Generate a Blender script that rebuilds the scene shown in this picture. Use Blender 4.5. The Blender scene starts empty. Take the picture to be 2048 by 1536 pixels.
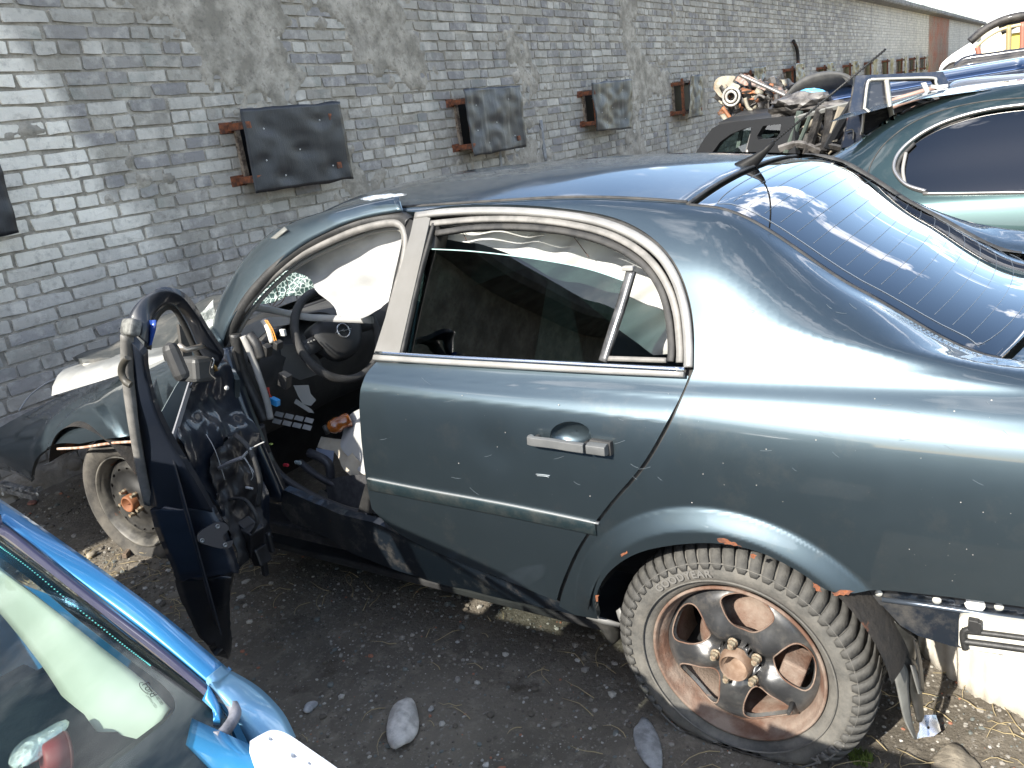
import bpy, bmesh, math, random
from math import sin, cos, pi, radians, sqrt, atan2
from mathutils import Vector, Matrix, noise, geometry
from mathutils.bvhtree import BVHTree
random.seed(7)
SC = bpy.context.scene
COL = SC.collection

# ------------------------------------------------------------------ camera
CP = Vector((-2.55444505, -0.61024358, 1.69387077))
YAW, PIT, ROL, FPX = 0.966902009, 0.311530251, -0.131736927, 1642.29416
CF = Vector((sin(YAW)*cos(PIT), cos(YAW)*cos(PIT), -sin(PIT)))
_r = Vector((cos(YAW), -sin(YAW), 0)); _u = _r.cross(CF)
CR = _r*cos(ROL) + _u*sin(ROL); CU = -_r*sin(ROL) + _u*cos(ROL)
cam_data = bpy.data.cameras.new('camera'); cam = bpy.data.objects.new('camera', cam_data)
COL.objects.link(cam)
cam_data.sensor_width = 36; cam_data.lens = FPX/2048*36
cam_data.clip_start = 0.05; cam_data.clip_end = 2000
cam.matrix_world = Matrix(((CR.x, CU.x, -CF.x, CP.x), (CR.y, CU.y, -CF.y, CP.y), (CR.z, CU.z, -CF.z, CP.z), (0, 0, 0, 1)))
SC.camera = cam

# ------------------------------------------------------------------ light
SUN = Vector((-1, .13, .68)).normalized()
EL = math.asin(SUN.z); AZ = atan2(SUN.x, SUN.y)       # azimuth clockwise from +Y
sd = bpy.data.lights.new('sun', 'SUN'); sd.energy = 5.0; sd.angle = radians(.53); sd.color = (1, .95, .86)
so = bpy.data.objects.new('sun', sd); COL.objects.link(so)
so.rotation_euler = SUN.to_track_quat('Z', 'Y').to_euler(); so.location = SUN*30
W = bpy.data.worlds.new('World'); SC.world = W; W.use_nodes = True
nt = W.node_tree; N = nt.nodes; L = nt.links; N.clear()
out = N.new('ShaderNodeOutputWorld'); bg = N.new('ShaderNodeBackground'); sky = N.new('ShaderNodeTexSky')
sky.sky_type = 'NISHITA'; sky.sun_disc = False; sky.sun_elevation = EL; sky.sun_rotation = AZ
sky.altitude = 100; sky.air_density = 1; sky.dust_density = 1.0; sky.ozone_density = 1.0
tc = N.new('ShaderNodeTexCoord'); mp = N.new('ShaderNodeMapping'); mp.inputs['Scale'].default_value = (1.0, 1.5, 3.6)
mp.inputs['Rotation'].default_value = (0, 0, .5); mp.inputs['Location'].default_value = (.37, .9, .2)
nz = N.new('ShaderNodeTexNoise'); nz.inputs['Scale'].default_value = 2.6; nz.inputs['Detail'].default_value = 9; nz.inputs['Roughness'].default_value = .58
rp = N.new('ShaderNodeValToRGB'); rp.color_ramp.elements[0].position = .555; rp.color_ramp.elements[1].position = .64
mx = N.new('ShaderNodeMix'); mx.data_type = 'RGBA'
mx.inputs[7].default_value = (14, 14, 14.6, 1)
L.new(tc.outputs['Generated'], mp.inputs[0]); L.new(mp.outputs[0], nz.inputs[0]); L.new(nz.outputs[0], rp.inputs[0])
L.new(rp.outputs[0], mx.inputs[0]); L.new(sky.outputs[0], mx.inputs[6]); L.new(mx.outputs[2], bg.inputs[0])
bg.inputs[1].default_value = .15; L.new(bg.outputs[0], out.inputs[0])
SC.view_settings.view_transform = 'Standard'; SC.view_settings.look = 'None'
SC.view_settings.exposure = 1.1; SC.view_settings.gamma = 1
SC.render.engine = 'CYCLES'; SC.cycles.max_bounces = 10; SC.cycles.transparent_max_bounces = 16
SC.cycles.caustics_reflective = True; SC.cycles.sample_clamp_indirect = 6; SC.cycles.blur_glossy = .6; SC.cycles.caustics_refractive = False

# ------------------------------------------------------------------ helpers
def ray(px, py): return CF + CR*((px-1024)/FPX) - CU*((py-768)/FPX)
def onx(px, py, x): d = ray(px, py); return CP + d*((x-CP.x)/d.x)
def ony(px, py, y): d = ray(px, py); return CP + d*((y-CP.y)/d.y)
def onz(px, py, z): d = ray(px, py); return CP + d*((z-CP.z)/d.z)
def topx(P):
    d = Vector(P)-CP; z = d.dot(CF); return (1024+FPX*d.dot(CR)/z, 768-FPX*d.dot(CU)/z)
def cr(pts, n=6, closed=False):
    """Catmull-Rom through points"""
    P = [Vector(p) for p in pts]; m = len(P); res = []
    rng = range(m) if closed else range(m-1)
    for i in rng:
        if closed: p0, p1, p2, p3 = P[(i-1) % m], P[i], P[(i+1) % m], P[(i+2) % m]
        else: p0, p1, p2, p3 = P[max(i-1, 0)], P[i], P[i+1], P[min(i+2, m-1)]
        for k in range(n):
            t = k/n
            res.append(.5*((2*p1)+(p2-p0)*t+(2*p0-5*p1+4*p2-p3)*t*t+(3*p1-p0-3*p2+p3)*t**3))
    if not closed: res.append(P[-1].copy())
    return res
def interp(xs, ys, x):
    """smooth 1D interpolation"""
    if x <= xs[0]: return ys[0]
    if x >= xs[-1]: return ys[-1]
    i = max(k for k in range(len(xs)-1) if xs[k] <= x)
    def sl(k):
        if k == 0: return (ys[1]-ys[0])/(xs[1]-xs[0])
        if k == len(xs)-1: return (ys[-1]-ys[-2])/(xs[-1]-xs[-2])
        a = (ys[k]-ys[k-1])/(xs[k]-xs[k-1]); b = (ys[k+1]-ys[k])/(xs[k+1]-xs[k])
        return 0 if a*b <= 0 else 2*a*b/(a+b)
    h = xs[i+1]-xs[i]; t = (x-xs[i])/h; m0 = sl(i)*h; m1 = sl(i+1)*h
    return (2*t**3-3*t*t+1)*ys[i]+(t**3-2*t*t+t)*m0+(-2*t**3+3*t*t)*ys[i+1]+(t**3-t*t)*m1
def nz1(x, y=0, z=0): return noise.noise(Vector((x, y, z)))

MATS = {}
def pm(name, c, rough=.5, metal=0, c2=None, ns=8, lo=.4, hi=.6, bump=0, bs=60, coat=0, spec=.5, detail=6, rust=None, dust=None, stretch=None, aniso=0, rvar=0, dirtc=(.28, .25, .21)):
    if name in MATS: return MATS[name]
    m = bpy.data.materials.new(name); m.use_nodes = True; MATS[name] = m
    n = m.node_tree.nodes; l = m.node_tree.links; b = n['Principled BSDF']
    b.inputs['Roughness'].default_value = rough; b.inputs['Metallic'].default_value = metal
    b.inputs['Coat Weight'].default_value = coat; b.inputs['Coat Roughness'].default_value = .04
    b.inputs['Specular IOR Level'].default_value = spec
    b.inputs['Base Color'].default_value = (*c, 1)
    t = n.new('ShaderNodeTexCoord'); src = t.outputs['Object']
    if stretch:
        q = n.new('ShaderNodeMapping'); q.inputs['Scale'].default_value = stretch; l.new(src, q.inputs[0]); src = q.outputs[0]
    col = None
    def nzn(scale, det=6, ro=.6):
        q = n.new('ShaderNodeTexNoise'); q.inputs['Scale'].default_value = scale; q.inputs['Detail'].default_value = det
        q.inputs['Roughness'].default_value = ro; l.new(src, q.inputs[0]); return q.outputs[0]
    def ramp(s, a, z):
        q = n.new('ShaderNodeMapRange'); q.inputs[1].default_value = a; q.inputs[2].default_value = z; l.new(s, q.inputs[0]); return q.outputs[0]
    def mix(f, a, z):
        q = n.new('ShaderNodeMix'); q.data_type = 'RGBA'
        l.new(f, q.inputs[0])
        for i, v in ((6, a), (7, z)):
            if isinstance(v, tuple): q.inputs[i].default_value = (*v[:3], 1)
            else: l.new(v, q.inputs[i])
        return q.outputs[2]
    if c2: col = mix(ramp(nzn(ns, detail), lo, hi), c, c2)
    if rust:
        f = ramp(nzn(rust[0], 8, .7), rust[1], rust[1]+.06); rc = mix(nzn(90), (.28, .09, .03), (.12, .05, .03))
        col = mix(f, col or c, rc)
        q = n.new('ShaderNodeMath'); q.operation = 'MULTIPLY_ADD'; q.inputs[1].default_value = .85-rough; q.inputs[2].default_value = rough
        l.new(f, q.inputs[0]); l.new(q.outputs[0], b.inputs['Roughness'])
        q = n.new('ShaderNodeMath'); q.operation = 'MULTIPLY_ADD'; q.inputs[1].default_value = -metal; q.inputs[2].default_value = metal
        l.new(f, q.inputs[0]); l.new(q.outputs[0], b.inputs['Metallic'])
    if dust:
        f = ramp(nzn(dust[0], 10, .75), dust[1], dust[1]+.25)
        q = n.new('ShaderNodeMath'); q.operation = 'MULTIPLY'; q.inputs[1].default_value = dust[2]; l.new(f, q.inputs[0])
        col = mix(q.outputs[0], col or c, dirtc)
        if coat:
            r = n.new('ShaderNodeMath'); r.operation = 'MULTIPLY_ADD'; r.inputs[1].default_value = .3; r.inputs[2].default_value = .04
            l.new(q.outputs[0], r.inputs[0]); l.new(r.outputs[0], b.inputs['Coat Roughness'])
    if col: l.new(col, b.inputs['Base Color'])
    if rvar:
        q = n.new('ShaderNodeMath'); q.operation = 'MULTIPLY_ADD'; q.inputs[1].default_value = rvar; q.inputs[2].default_value = rough-rvar/2
        l.new(nzn(ns*2.3), q.inputs[0]); l.new(q.outputs[0], b.inputs['Roughness'])
    if bump:
        q = n.new('ShaderNodeBump'); q.inputs['Strength'].default_value = bump; q.inputs['Distance'].default_value = .01
        l.new(nzn(bs, 8, .65), q.inputs['Height']); l.new(q.outputs[0], b.inputs['Normal'])
    return m
def glass(name, tint, refl=1.0, ior=1.5, rough=0.0):
    """thin tinted pane: transparent tint + fresnel reflection"""
    if name in MATS: return MATS[name]
    m = bpy.data.materials.new(name); m.use_nodes = True; MATS[name] = m
    n = m.node_tree.nodes; l = m.node_tree.links; n.clear()
    o = n.new('ShaderNodeOutputMaterial'); t = n.new('ShaderNodeBsdfTransparent'); t.inputs[0].default_value = (*tint, 1)
    g = n.new('ShaderNodeBsdfGlossy'); g.inputs['Roughness'].default_value = rough
    f = n.new('ShaderNodeFresnel'); f.inputs[0].default_value = ior; x = n.new('ShaderNodeMixShader')
    k = n.new('ShaderNodeMath'); k.operation = 'MULTIPLY'; k.inputs[1].default_value = refl; k.use_clamp = True
    l.new(f.outputs[0], k.inputs[0]); l.new(k.outputs[0], x.inputs[0]); l.new(t.outputs[0], x.inputs[1]); l.new(g.outputs[0], x.inputs[2])
    l.new(x.outputs[0], o.inputs[0]); return m

def tagit(o, label=None, cat=None, group=None, kind=None):
    if label: o['label'] = label
    if cat: o['category'] = cat
    if group: o['group'] = group
    if kind: o['kind'] = kind
    return o
def empty(name, loc, label=None, cat=None, group=None, parent=None):
    o = bpy.data.objects.new(name, None); COL.objects.link(o); o.location = loc; o.empty_display_size = .1
    tagit(o, label, cat, group)
    return o
def wloc(o):
    p = Vector((0, 0, 0))
    while o: p = p+o.location; o = o.parent
    return p
def link(name, me, parent=None, loc=None):
    """mesh in world coordinates -> object; origin moved to its own centre"""
    o = bpy.data.objects.new(name, me); COL.objects.link(o)
    n = len(me.vertices)
    if loc is None and n:
        a = [min(v.co[i] for v in me.vertices) for i in range(3)]; b = [max(v.co[i] for v in me.vertices) for i in range(3)]
        loc = Vector(((a[0]+b[0])/2, (a[1]+b[1])/2, a[2]))
    loc = loc or Vector((0, 0, 0))
    me.transform(Matrix.Translation(-loc))
    if parent: o.parent = parent; o.location = loc-wloc(parent)
    else: o.location = loc
    return o

class MB:
    def __init__(s): s.v = []; s.f = []; s.sm = []; s.nrm = None
    def add(s, vs, fs, smooth=False):
        k = len(s.v); s.v += [Vector(v) for v in vs]; s.f += [tuple(i+k for i in f) for f in fs]; s.sm += [smooth]*len(fs); return s
    def box(s, c, size, rot=None, taper=1):
        x, y, z = [q/2 for q in size]; M = rot.to_matrix() if rot is not None and hasattr(rot, 'to_matrix') else rot
        vs = []
        for dz in (-1, 1):
            t = taper if dz > 0 else 1
            for dx, dy in ((-1, -1), (1, -1), (1, 1), (-1, 1)):
                p = Vector((dx*x*t, dy*y*t, dz*z)); vs.append((M @ p if M else p)+Vector(c))
        return s.add(vs, [(3, 2, 1, 0), (4, 5, 6, 7), (0, 1, 5, 4), (1, 2, 6, 5), (2, 3, 7, 6), (3, 0, 4, 7)])
    def tube(s, pts, r, n=8, closed=False, cap=True, flat=1.0, up=None, smooth=True):
        P = [Vector(p) for p in pts]; m = len(P)
        R = r if isinstance(r, (list, tuple)) else [r]*m
        k = len(s.v); ref = Vector(up) if up else None; prev = None
        for i, p in enumerate(P):
            if closed: t = P[(i+1) % m]-P[i-1]
            else: t = P[min(i+1, m-1)]-P[max(i-1, 0)]
            t = t.normalized() if t.length > 1e-9 else Vector((0, 0, 1))
            if ref is not None: a = (ref-t*ref.dot(t))
            elif prev is None: a = t.orthogonal()
            else: a = prev-t*prev.dot(t)
            if a.length < 1e-6: a = t.orthogonal()
            a.normalize(); b = t.cross(a); prev = a
            for j in range(n):
                q = 2*pi*j/n; s.v.append(p+a*cos(q)*R[i]*flat+b*sin(q)*R[i])
        rng = m if closed else m-1
        for i in range(rng):
            for j in range(n):
                a0 = k+i*n+j; a1 = k+i*n+(j+1) % n; i2 = (i+1) % m; b0 = k+i2*n+j; b1 = k+i2*n+(j+1) % n
                s.f.append((a0, a1, b1, b0)); s.sm.append(smooth)
        if cap and not closed:
            s.f.append(tuple(k+j for j in range(n))[::-1]); s.sm.append(False)
            s.f.append(tuple(k+(m-1)*n+j for j in range(n))); s.sm.append(False)
        return s
    def strip(s, pts, prof, up, closed=False, smooth=True, cap=True):
        """sweep a 2D profile [(a,b)] (a along side, b along up) along pts; up: vector or list"""
        P = [Vector(p) for p in pts]; m = len(P); n = len(prof); k = len(s.v)
        for i, p in enumerate(P):
            t = (P[(i+1) % m]-P[i-1]) if closed else P[min(i+1, m-1)]-P[max(i-1, 0)]
            t.normalize(); u = Vector(up[i] if isinstance(up, list) else up); u = (u-t*u.dot(t)).normalized(); sd_ = t.cross(u)
            for a, b in prof: s.v.append(p+sd_*a+u*b)
        for i in range(m if closed else m-1):
            i2 = (i+1) % m
            for j in range(n):
                j2 = (j+1) % n; s.f.append((k+i*n+j, k+i*n+j2, k+i2*n+j2, k+i2*n+j)); s.sm.append(smooth)
        if cap and not closed:
            s.f.append(tuple(k+j for j in range(n))[::-1]); s.sm.append(False)
            s.f.append(tuple(k+(m-1)*n+j for j in range(n))); s.sm.append(False)
        return s
    def grid(s, rows, smooth=True, wrap=False):
        k = len(s.v); m = len(rows); n = len(rows[0])
        for r in rows: s.v += [Vector(p) for p in r]
        for i in range(m-1):
            for j in range(n if wrap else n-1):
                j2 = (j+1) % n
                s.f.append((k+i*n+j, k+i*n+j2, k+(i+1)*n+j2, k+(i+1)*n+j)); s.sm.append(smooth)
        return s
    def slab(s, rows, th, smooth=True):
        """grid sheet with thickness th along its normal (closed)"""
        m = len(rows); n = len(rows[0]); R = [[Vector(p) for p in r] for r in rows]
        B = []
        for i in range(m):
            r = []
            for j in range(n):
                du = R[min(i+1, m-1)][j]-R[max(i-1, 0)][j]; dv = R[i][min(j+1, n-1)]-R[i][max(j-1, 0)]
                q = du.cross(dv); q = q.normalized() if q.length > 1e-12 else Vector((0, 0, 1)); r.append(R[i][j]-q*th)
            B.append(r)
        k = len(s.v); s.grid(R, smooth); k2 = len(s.v); s.grid(B, smooth)
        for i in range(m-1):
            for j in (0, n-1):
                a, b = k+i*n+j, k+(i+1)*n+j; c, d = k2+(i+1)*n+j, k2+i*n+j; s.f.append((a, b, c, d)); s.sm.append(False)
        for j in range(n-1):
            for i in (0, m-1):
                a, b = k+i*n+j, k+i*n+j+1; c, d = k2+i*n+j+1, k2+i*n+j; s.f.append((a, b, c, d)); s.sm.append(False)
        return s
    def lathe(s, prof, O, ax, n=48, a0=0, a1=2*pi, smooth=True, f=None):
        """prof: (r, h) around axis ax through O"""
        ax = Vector(ax).normalized(); e = Vector((0, 0, 1)) if abs(ax.z) < .9 else Vector((1, 0, 0))
        e = (e-ax*e.dot(ax)).normalized(); g = ax.cross(e); full = abs(a1-a0-2*pi) < 1e-6
        rows = []
        for (r, h) in prof:
            rr = []
            for j in range(n if full else n+1):
                a = a0+(a1-a0)*j/n; q = f(r, h, a) if f else (r, h); rr.append(Vector(O)+ax*q[1]+(e*cos(a)+g*sin(a))*q[0])
            rows.append(rr)
        return s.grid(rows, smooth, wrap=full)
    def prism(s, poly, d, smooth=False):
        """planar polygon (3D points) extruded by vector d"""
        P = [Vector(p) for p in poly]; n = len(P); d = Vector(d); k = len(s.v); s.v += P+[p+d for p in P]
        s.f.append(tuple(k+i for i in range(n))[::-1]); s.f.append(tuple(k+n+i for i in range(n))); s.sm += [False, False]
        for i in range(n):
            j = (i+1) % n; s.f.append((k+i, k+j, k+n+j, k+n+i)); s.sm.append(smooth)
        return s
    def mesh(s, name, mat):
        me = bpy.data.meshes.new(name); me.from_pydata([tuple(v) for v in s.v], [], s.f)
        me.polygons.foreach_set('use_smooth', s.sm); me.materials.append(mat)
        bm = bmesh.new(); bm.from_mesh(me); bmesh.ops.recalc_face_normals(bm, faces=bm.faces); bm.to_mesh(me); bm.free()
        me.update(); return me
    def build(s, name, mat, parent=None, bevel=0, loc=None, sub=0):
        o = link(name, s.mesh(name, mat), parent, loc)
        if bevel:
            b = o.modifiers.new('b', 'BEVEL'); b.width = bevel; b.segments = 2; b.limit_method = 'ANGLE'; b.angle_limit = radians(35)
        if sub:
            b = o.modifiers.new('s', 'SUBSURF'); b.levels = sub; b.render_levels = sub
        return o

def pip(x, y, poly):
    c = False; n = len(poly); j = n-1
    for i in range(n):
        xi, yi = poly[i][0], poly[i][1]; xj, yj = poly[j][0], poly[j][1]
        if (yi > y) != (yj > y) and x < (xj-xi)*(y-yi)/(yj-yi)+xi: c = not c
        j = i
    return c
def dens(poly, step):
    r = []
    for i in range(len(poly)):
        a = Vector(poly[i][:2]); b = Vector(poly[(i+1) % len(poly)][:2]); m = max(1, int((b-a).length/step))
        for k in range(m): r.append(a.lerp(b, k/m))
    return r
def panel(name, outline, surf, mat, parent=None, step=8, th=.004, holes=(), disp=None, jag=0, lip=0):
    """sheet cut by outline (2D), mapped through surf(u,v)->(P,N); thickness inwards; shading normals from surf"""
    O = dens(outline, step); HS = [dens(h, step) for h in holes]
    if jag: O = [p+Vector((random.uniform(-jag, jag), random.uniform(-jag, jag))) for p in O]
    pts = []; edges = []
    for loop in [O]+HS:
        k = len(pts); pts += [Vector((p.x, p.y)) for p in loop]; edges += [(k+i, k+(i+1) % len(loop)) for i in range(len(loop))]
    nb = len(pts)
    xs = [p.x for p in O]; ys = [p.y for p in O]
    bd = {}
    for p in pts: bd.setdefault((int(p.x/step), int(p.y/step)), []).append(p)
    y = min(ys)+step*.5; row = 0
    while y < max(ys):
        x = min(xs)+(step*.5 if row % 2 else 0)
        while x < max(xs):
            if pip(x, y, O) and not any(pip(x, y, h) for h in HS):
                c = (int(x/step), int(y/step)); ok = True
                for i in (-1, 0, 1):
                    for j in (-1, 0, 1):
                        for q in bd.get((c[0]+i, c[1]+j), ()):
                            if (q-Vector((x, y))).length < step*.55: ok = False
                if ok: pts.append(Vector((x, y)))
            x += step
        y += step*.87; row += 1
    v2, e2, f2, _, _, _ = geometry.delaunay_2d_cdt(pts, edges, [], 0, 1e-6)
    tri = []
    for f in f2:
        cx = sum(v2[i].x for i in f)/len(f); cy = sum(v2[i].y for i in f)/len(f)
        if pip(cx, cy, O) and not any(pip(cx, cy, h) for h in HS): tri.append(tuple(f))
    P = []; NN = []; P0_ = []
    for q in v2:
        a, b = surf(q.x, q.y); P0_.append(a.copy())
        if disp:
            a = a+b*disp(a)
        P.append(a); NN.append(b)
    if disp:                                                     # re-derive normals when displaced
        acc = [Vector((0, 0, 0)) for _ in P]
        for f in tri:
            nn = (P[f[1]]-P[f[0]]).cross(P[f[2]]-P[f[0]])
            if nn.dot(NN[f[0]]) < 0: nn = -nn
            for i in f: acc[i] += nn
        for i, nn in enumerate(acc):
            if nn.length > 0:
                g = nn.normalized(); e = .004; t1 = NN[i].orthogonal().normalized(); t2 = NN[i].cross(t1); p = P0_[i]
                d0 = disp(p); NN[i] = (NN[i]-t1*((disp(p+t1*e)-disp(p-t1*e))/(2*e))-t2*((disp(p+t2*e)-disp(p-t2*e))/(2*e))).normalized()
    used = sorted({i for f in tri for i in f}); mp_ = {i: k for k, i in enumerate(used)}
    n = len(used); vs = [P[i] for i in used]; ns_ = [NN[i] for i in used]
    fs = []
    for f in tri:
        g = (P[f[1]]-P[f[0]]).cross(P[f[2]]-P[f[0]]); g0 = tuple(mp_[i] for i in f)
        fs.append(g0 if g.dot(NN[f[0]]) > 0 else g0[::-1])
    ec = {}
    for f in fs:
        for i in range(3): ec[(f[i], f[(i+1) % 3])] = 1
    bnd = [(a, b) for (a, b) in ec if (b, a) not in ec]
    allv = vs+[v-m*th for v, m in zip(vs, ns_)]; alln = ns_+[-m for m in ns_]
    allf = fs+[tuple(n+i for i in f[::-1]) for f in fs]
    for a, b in bnd:                                             # rim (and optional folded lip)
        k = len(allv); dpt = max(th, lip)
        e = (vs[b]-vs[a]); e = e.normalized() if e.length > 0 else Vector((0, 0, 1)); o_ = e.cross(ns_[a]).normalized()
        allv += [vs[a], vs[b], vs[b]-ns_[b]*dpt, vs[a]-ns_[a]*dpt]; alln += [o_]*4; allf.append((k+3, k+2, k+1, k))
    me = bpy.data.meshes.new(name); me.from_pydata([tuple(v) for v in allv], [], allf); me.materials.append(mat)
    me.polygons.foreach_set('use_smooth', [True]*len(me.polygons)); me.update()
    me.normals_split_custom_set_from_vertices([tuple(v) for v in alln])
    return link(name, me, parent)
def bvh_of(rows):
    m = len(rows); n = len(rows[0]); vs = [p for r in rows for p in r]; fs = []
    for i in range(m-1):
        for j in range(n-1): fs.append((i*n+j, i*n+j+1, (i+1)*n+j+1, (i+1)*n+j))
    acc = [Vector((0, 0, 0)) for _ in vs]
    for f in fs:
        nn = (vs[f[2]]-vs[f[0]]).cross(vs[f[3]]-vs[f[1]])
        for i in f: acc[i] += nn
    nr = [a.normalized() if a.length > 0 else Vector((0, 0, 1)) for a in acc]
    return BVHTree.FromPolygons(vs, fs), vs, fs, nr
def bary_n(B, P, fi):
    T, vs, fs, nr = B; f = fs[fi]; w = []
    for i in f: w.append(1/((vs[i]-P).length**2+1e-9))
    # bilinear-ish weights via quad parameters
    a, b, c, d = [vs[i] for i in f]; e1 = b-a; e2 = d-a; q = P-a
    u = max(0, min(1, q.dot(e1)/max(e1.length_squared, 1e-12))); v = max(0, min(1, q.dot(e2)/max(e2.length_squared, 1e-12)))
    return (nr[f[0]]*(1-u)*(1-v)+nr[f[1]]*u*(1-v)+nr[f[2]]*u*v+nr[f[3]]*(1-u)*v).normalized()
def pxsurf(B):
    """pixel -> point and normal on the surface B seen from the survey camera"""
    def s(px, py):
        d = ray(px, py); h = B[0].ray_cast(CP, d)
        if h[0] is None:
            best = None
            for t in range(30, 90):
                q = CP+d*(t*.06); r = B[0].find_nearest(q)
                if best is None or r[3] < best[3]: best = r
            h = best
        P = h[0]; nn = bary_n(B, P, h[2])
        if nn.dot(CP-P) < 0: nn = -nn
        return P, nn
    return s
def planesurf(O, nrm):
    O = Vector(O); nrm = Vector(nrm).normalized()
    def s(px, py):
        d = ray(px, py); t = (O-CP).dot(nrm)/d.dot(nrm); P = CP+d*t
        return P, (nrm if nrm.dot(CP-P) > 0 else -nrm)
    return s
# ------------------------------------------------------------------ ground
WY = 4.0
def axis_pts(a, b, st, far):
    r = [a+st*i for i in range(int((b-a)/st)+1)]; d = st; x = r[-1]; 
    while x < far: d *= 1.35; x += d; r.append(x)
    d = st; x = r[0]; l_ = []
    while x > -far: d *= 1.35; x -= d; l_.append(x)
    return l_[::-1]+r
gx = axis_pts(-3.2, 1.6, .028, 300); gy = axis_pts(-1.6, 4.0, .028, 300)
def gz(x, y):
    z = .052
    if abs(x) < 12 and abs(y) < 12:
        z += .012*nz1(x*1.7, y*1.7)+.008*nz1(x*6, y*6, 3)+.0035*nz1(x*23, y*23, 5)
        d = sqrt((x+.75)**2+(y-2.55)**2); z += .02*math.exp(-d*d*9)
        z += .02*math.exp(-((y-3.95)**2)*12)
    return z
g = MB(); g.grid([[Vector((x, y, gz(x, y))) for x in gx] for y in gy])
def nodes_of(m): return m.node_tree.nodes, m.node_tree.links
def ground_mat():
    m = pm('dirt', (.10, .082, .062), .95, bump=.9, bs=70); n, l = nodes_of(m); b = n['Principled BSDF']
    geo = n.new('ShaderNodeNewGeometry')
    def nt_(sc, det=8): q = n.new('ShaderNodeTexNoise'); q.inputs['Scale'].default_value = sc; q.inputs['Detail'].default_value = det; q.inputs['Roughness'].default_value = .65; l.new(geo.outputs['Position'], q.inputs[0]); return q.outputs[0]
    def rg(s, a, z): q = n.new('ShaderNodeMapRange'); q.inputs[1].default_value = a; q.inputs[2].default_value = z; l.new(s, q.inputs[0]); return q.outputs[0]
    def mi(f, a, z):
        q = n.new('ShaderNodeMix'); q.data_type = 'RGBA'; l.new(f, q.inputs[0])
        for i, v in ((6, a), (7, z)):
            if isinstance(v, tuple): q.inputs[i].default_value = (*v, 1)
            else: l.new(v, q.inputs[i])
        return q.outputs[2]
    c = mi(rg(nt_(2.2), .38, .62), (.112, .098, .078), (.160, .140, .112))
    c = mi(rg(nt_(14), .52, .66), c, (.20, .175, .14))
    c = mi(rg(nt_(60, 4), .58, .68), c, (.24, .22, .19))
    c = mi(rg(nt_(5), .60, .72), c, (.055, .045, .034))
    l.new(c, b.inputs['Base Color']); b.inputs['Specular IOR Level'].default_value = .2
    return m
tagit(g.build('ground', ground_mat()), kind='structure')

def rock_mesh(name, seed, mat, sub=1):
    bm = bmesh.new(); bmesh.ops.create_icosphere(bm, subdivisions=sub, radius=.5)
    for v in bm.verts:
        q = v.co.copy(); v.co = q*(1+.5*nz1(q.x*1.6+seed*7, q.y*1.6, q.z*1.6)); v.co.z *= .62
    me = bpy.data.meshes.new(name); bm.to_mesh(me); bm.free(); me.materials.append(mat)
    if sub > 1: me.polygons.foreach_set('use_smooth', [False]*len(me.polygons))
    return me
def pebble_mat():
    m = pm('pebble', (.2, .19, .17), .9, bump=.3, bs=200); n, l = nodes_of(m); b = n['Principled BSDF']
    geo = n.new('ShaderNodeNewGeometry'); r = n.new('ShaderNodeValToRGB'); r.color_ramp.interpolation = 'CONSTANT'
    for i, (p, c) in enumerate([(0, (.10, .085, .066)), (.35, (.17, .15, .12)), (.55, (.25, .23, .2)), (.72, (.13, .14, .13)), (.85, (.36, .34, .30)), (.955, (.30, .13, .08)), (.985, (.42, .40, .37))]):
        e = r.color_ramp.elements[i] if i < 2 else r.color_ramp.elements.new(p); e.position = p; e.color = (*c, 1)
    l.new(geo.outputs['Random Per Island'], r.inputs[0]); l.new(r.outputs[0], b.inputs['Base Color']); return m
PEB = pebble_mat()
# loose gravel and grit
rv = [rock_mesh('r', i, PEB, 1) for i in range(5)]
rvd = [([v.co.copy() for v in m.vertices], [tuple(p.vertices) for p in m.polygons]) for m in rv]
ico = None
gv = []; gf = []
rr = random.Random(3)
def scatter(cnt, x0, x1, y0, y1, s0, s1, pw=3):
    for _ in range(cnt):
        x = rr.uniform(x0, x1); y = rr.uniform(y0, y1); s = s0+(s1-s0)*rr.random()**pw
        if nz1(x*2.1, y*2.1, 9) < -.15 and rr.random() < .6: continue
        vs, fs = rvd[rr.randrange(5)]; a = rr.uniform(0, 6.28); ca, sa = cos(a)*s, sin(a)*s; zz = gz(x, y)+s*.12; k = len(gv); st = rr.uniform(.7, 1.4)
        for v in vs: gv.append((x+(v.x*ca*st-v.y*sa), y+(v.x*sa*st+v.y*ca), zz+v.z*s))
        for f in fs: gf.append((f[0]+k, f[1]+k, f[2]+k))
for m in rv:
    pass
# cheap pebbles: 12-vertex icosahedron
def _ico(seed):
    bm = bmesh.new(); bmesh.ops.create_icosphere(bm, subdivisions=1, radius=.5)
    v = [q.co*(1+.35*nz1(q.co.x*3+seed, q.co.y*3, q.co.z*3)) for q in bm.verts]; f = [tuple(x.index for x in p.verts) for p in bm.faces]; bm.free()
    return [Vector((a.x, a.y, a.z*.6)) for a in v], f
rvd = [_ico(i*5.1) for i in range(5)]
scatter(13000, -1.75, -.1, -.75, 2.9, .003, .012, 2)
scatter(1500, -1.7, -.2, -.7, 2.9, .01, .028, 3)
scatter(1600, -.9, .2, -.9, -.2, .003, .014, 2)
scatter(1200, -1.3, -.4, 2.0, 3.9, .006, .03, 2)
me = bpy.data.meshes.new('gravel'); me.from_pydata(gv, [], gf); me.materials.append(PEB); me.update()
o = bpy.data.objects.new('gravel', me); COL.objects.link(o); tagit(o, 'loose grit and small gravel scattered over the dark dirt', 'gravel', kind='stuff')
for m in rv: bpy.data.meshes.remove(m)
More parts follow.
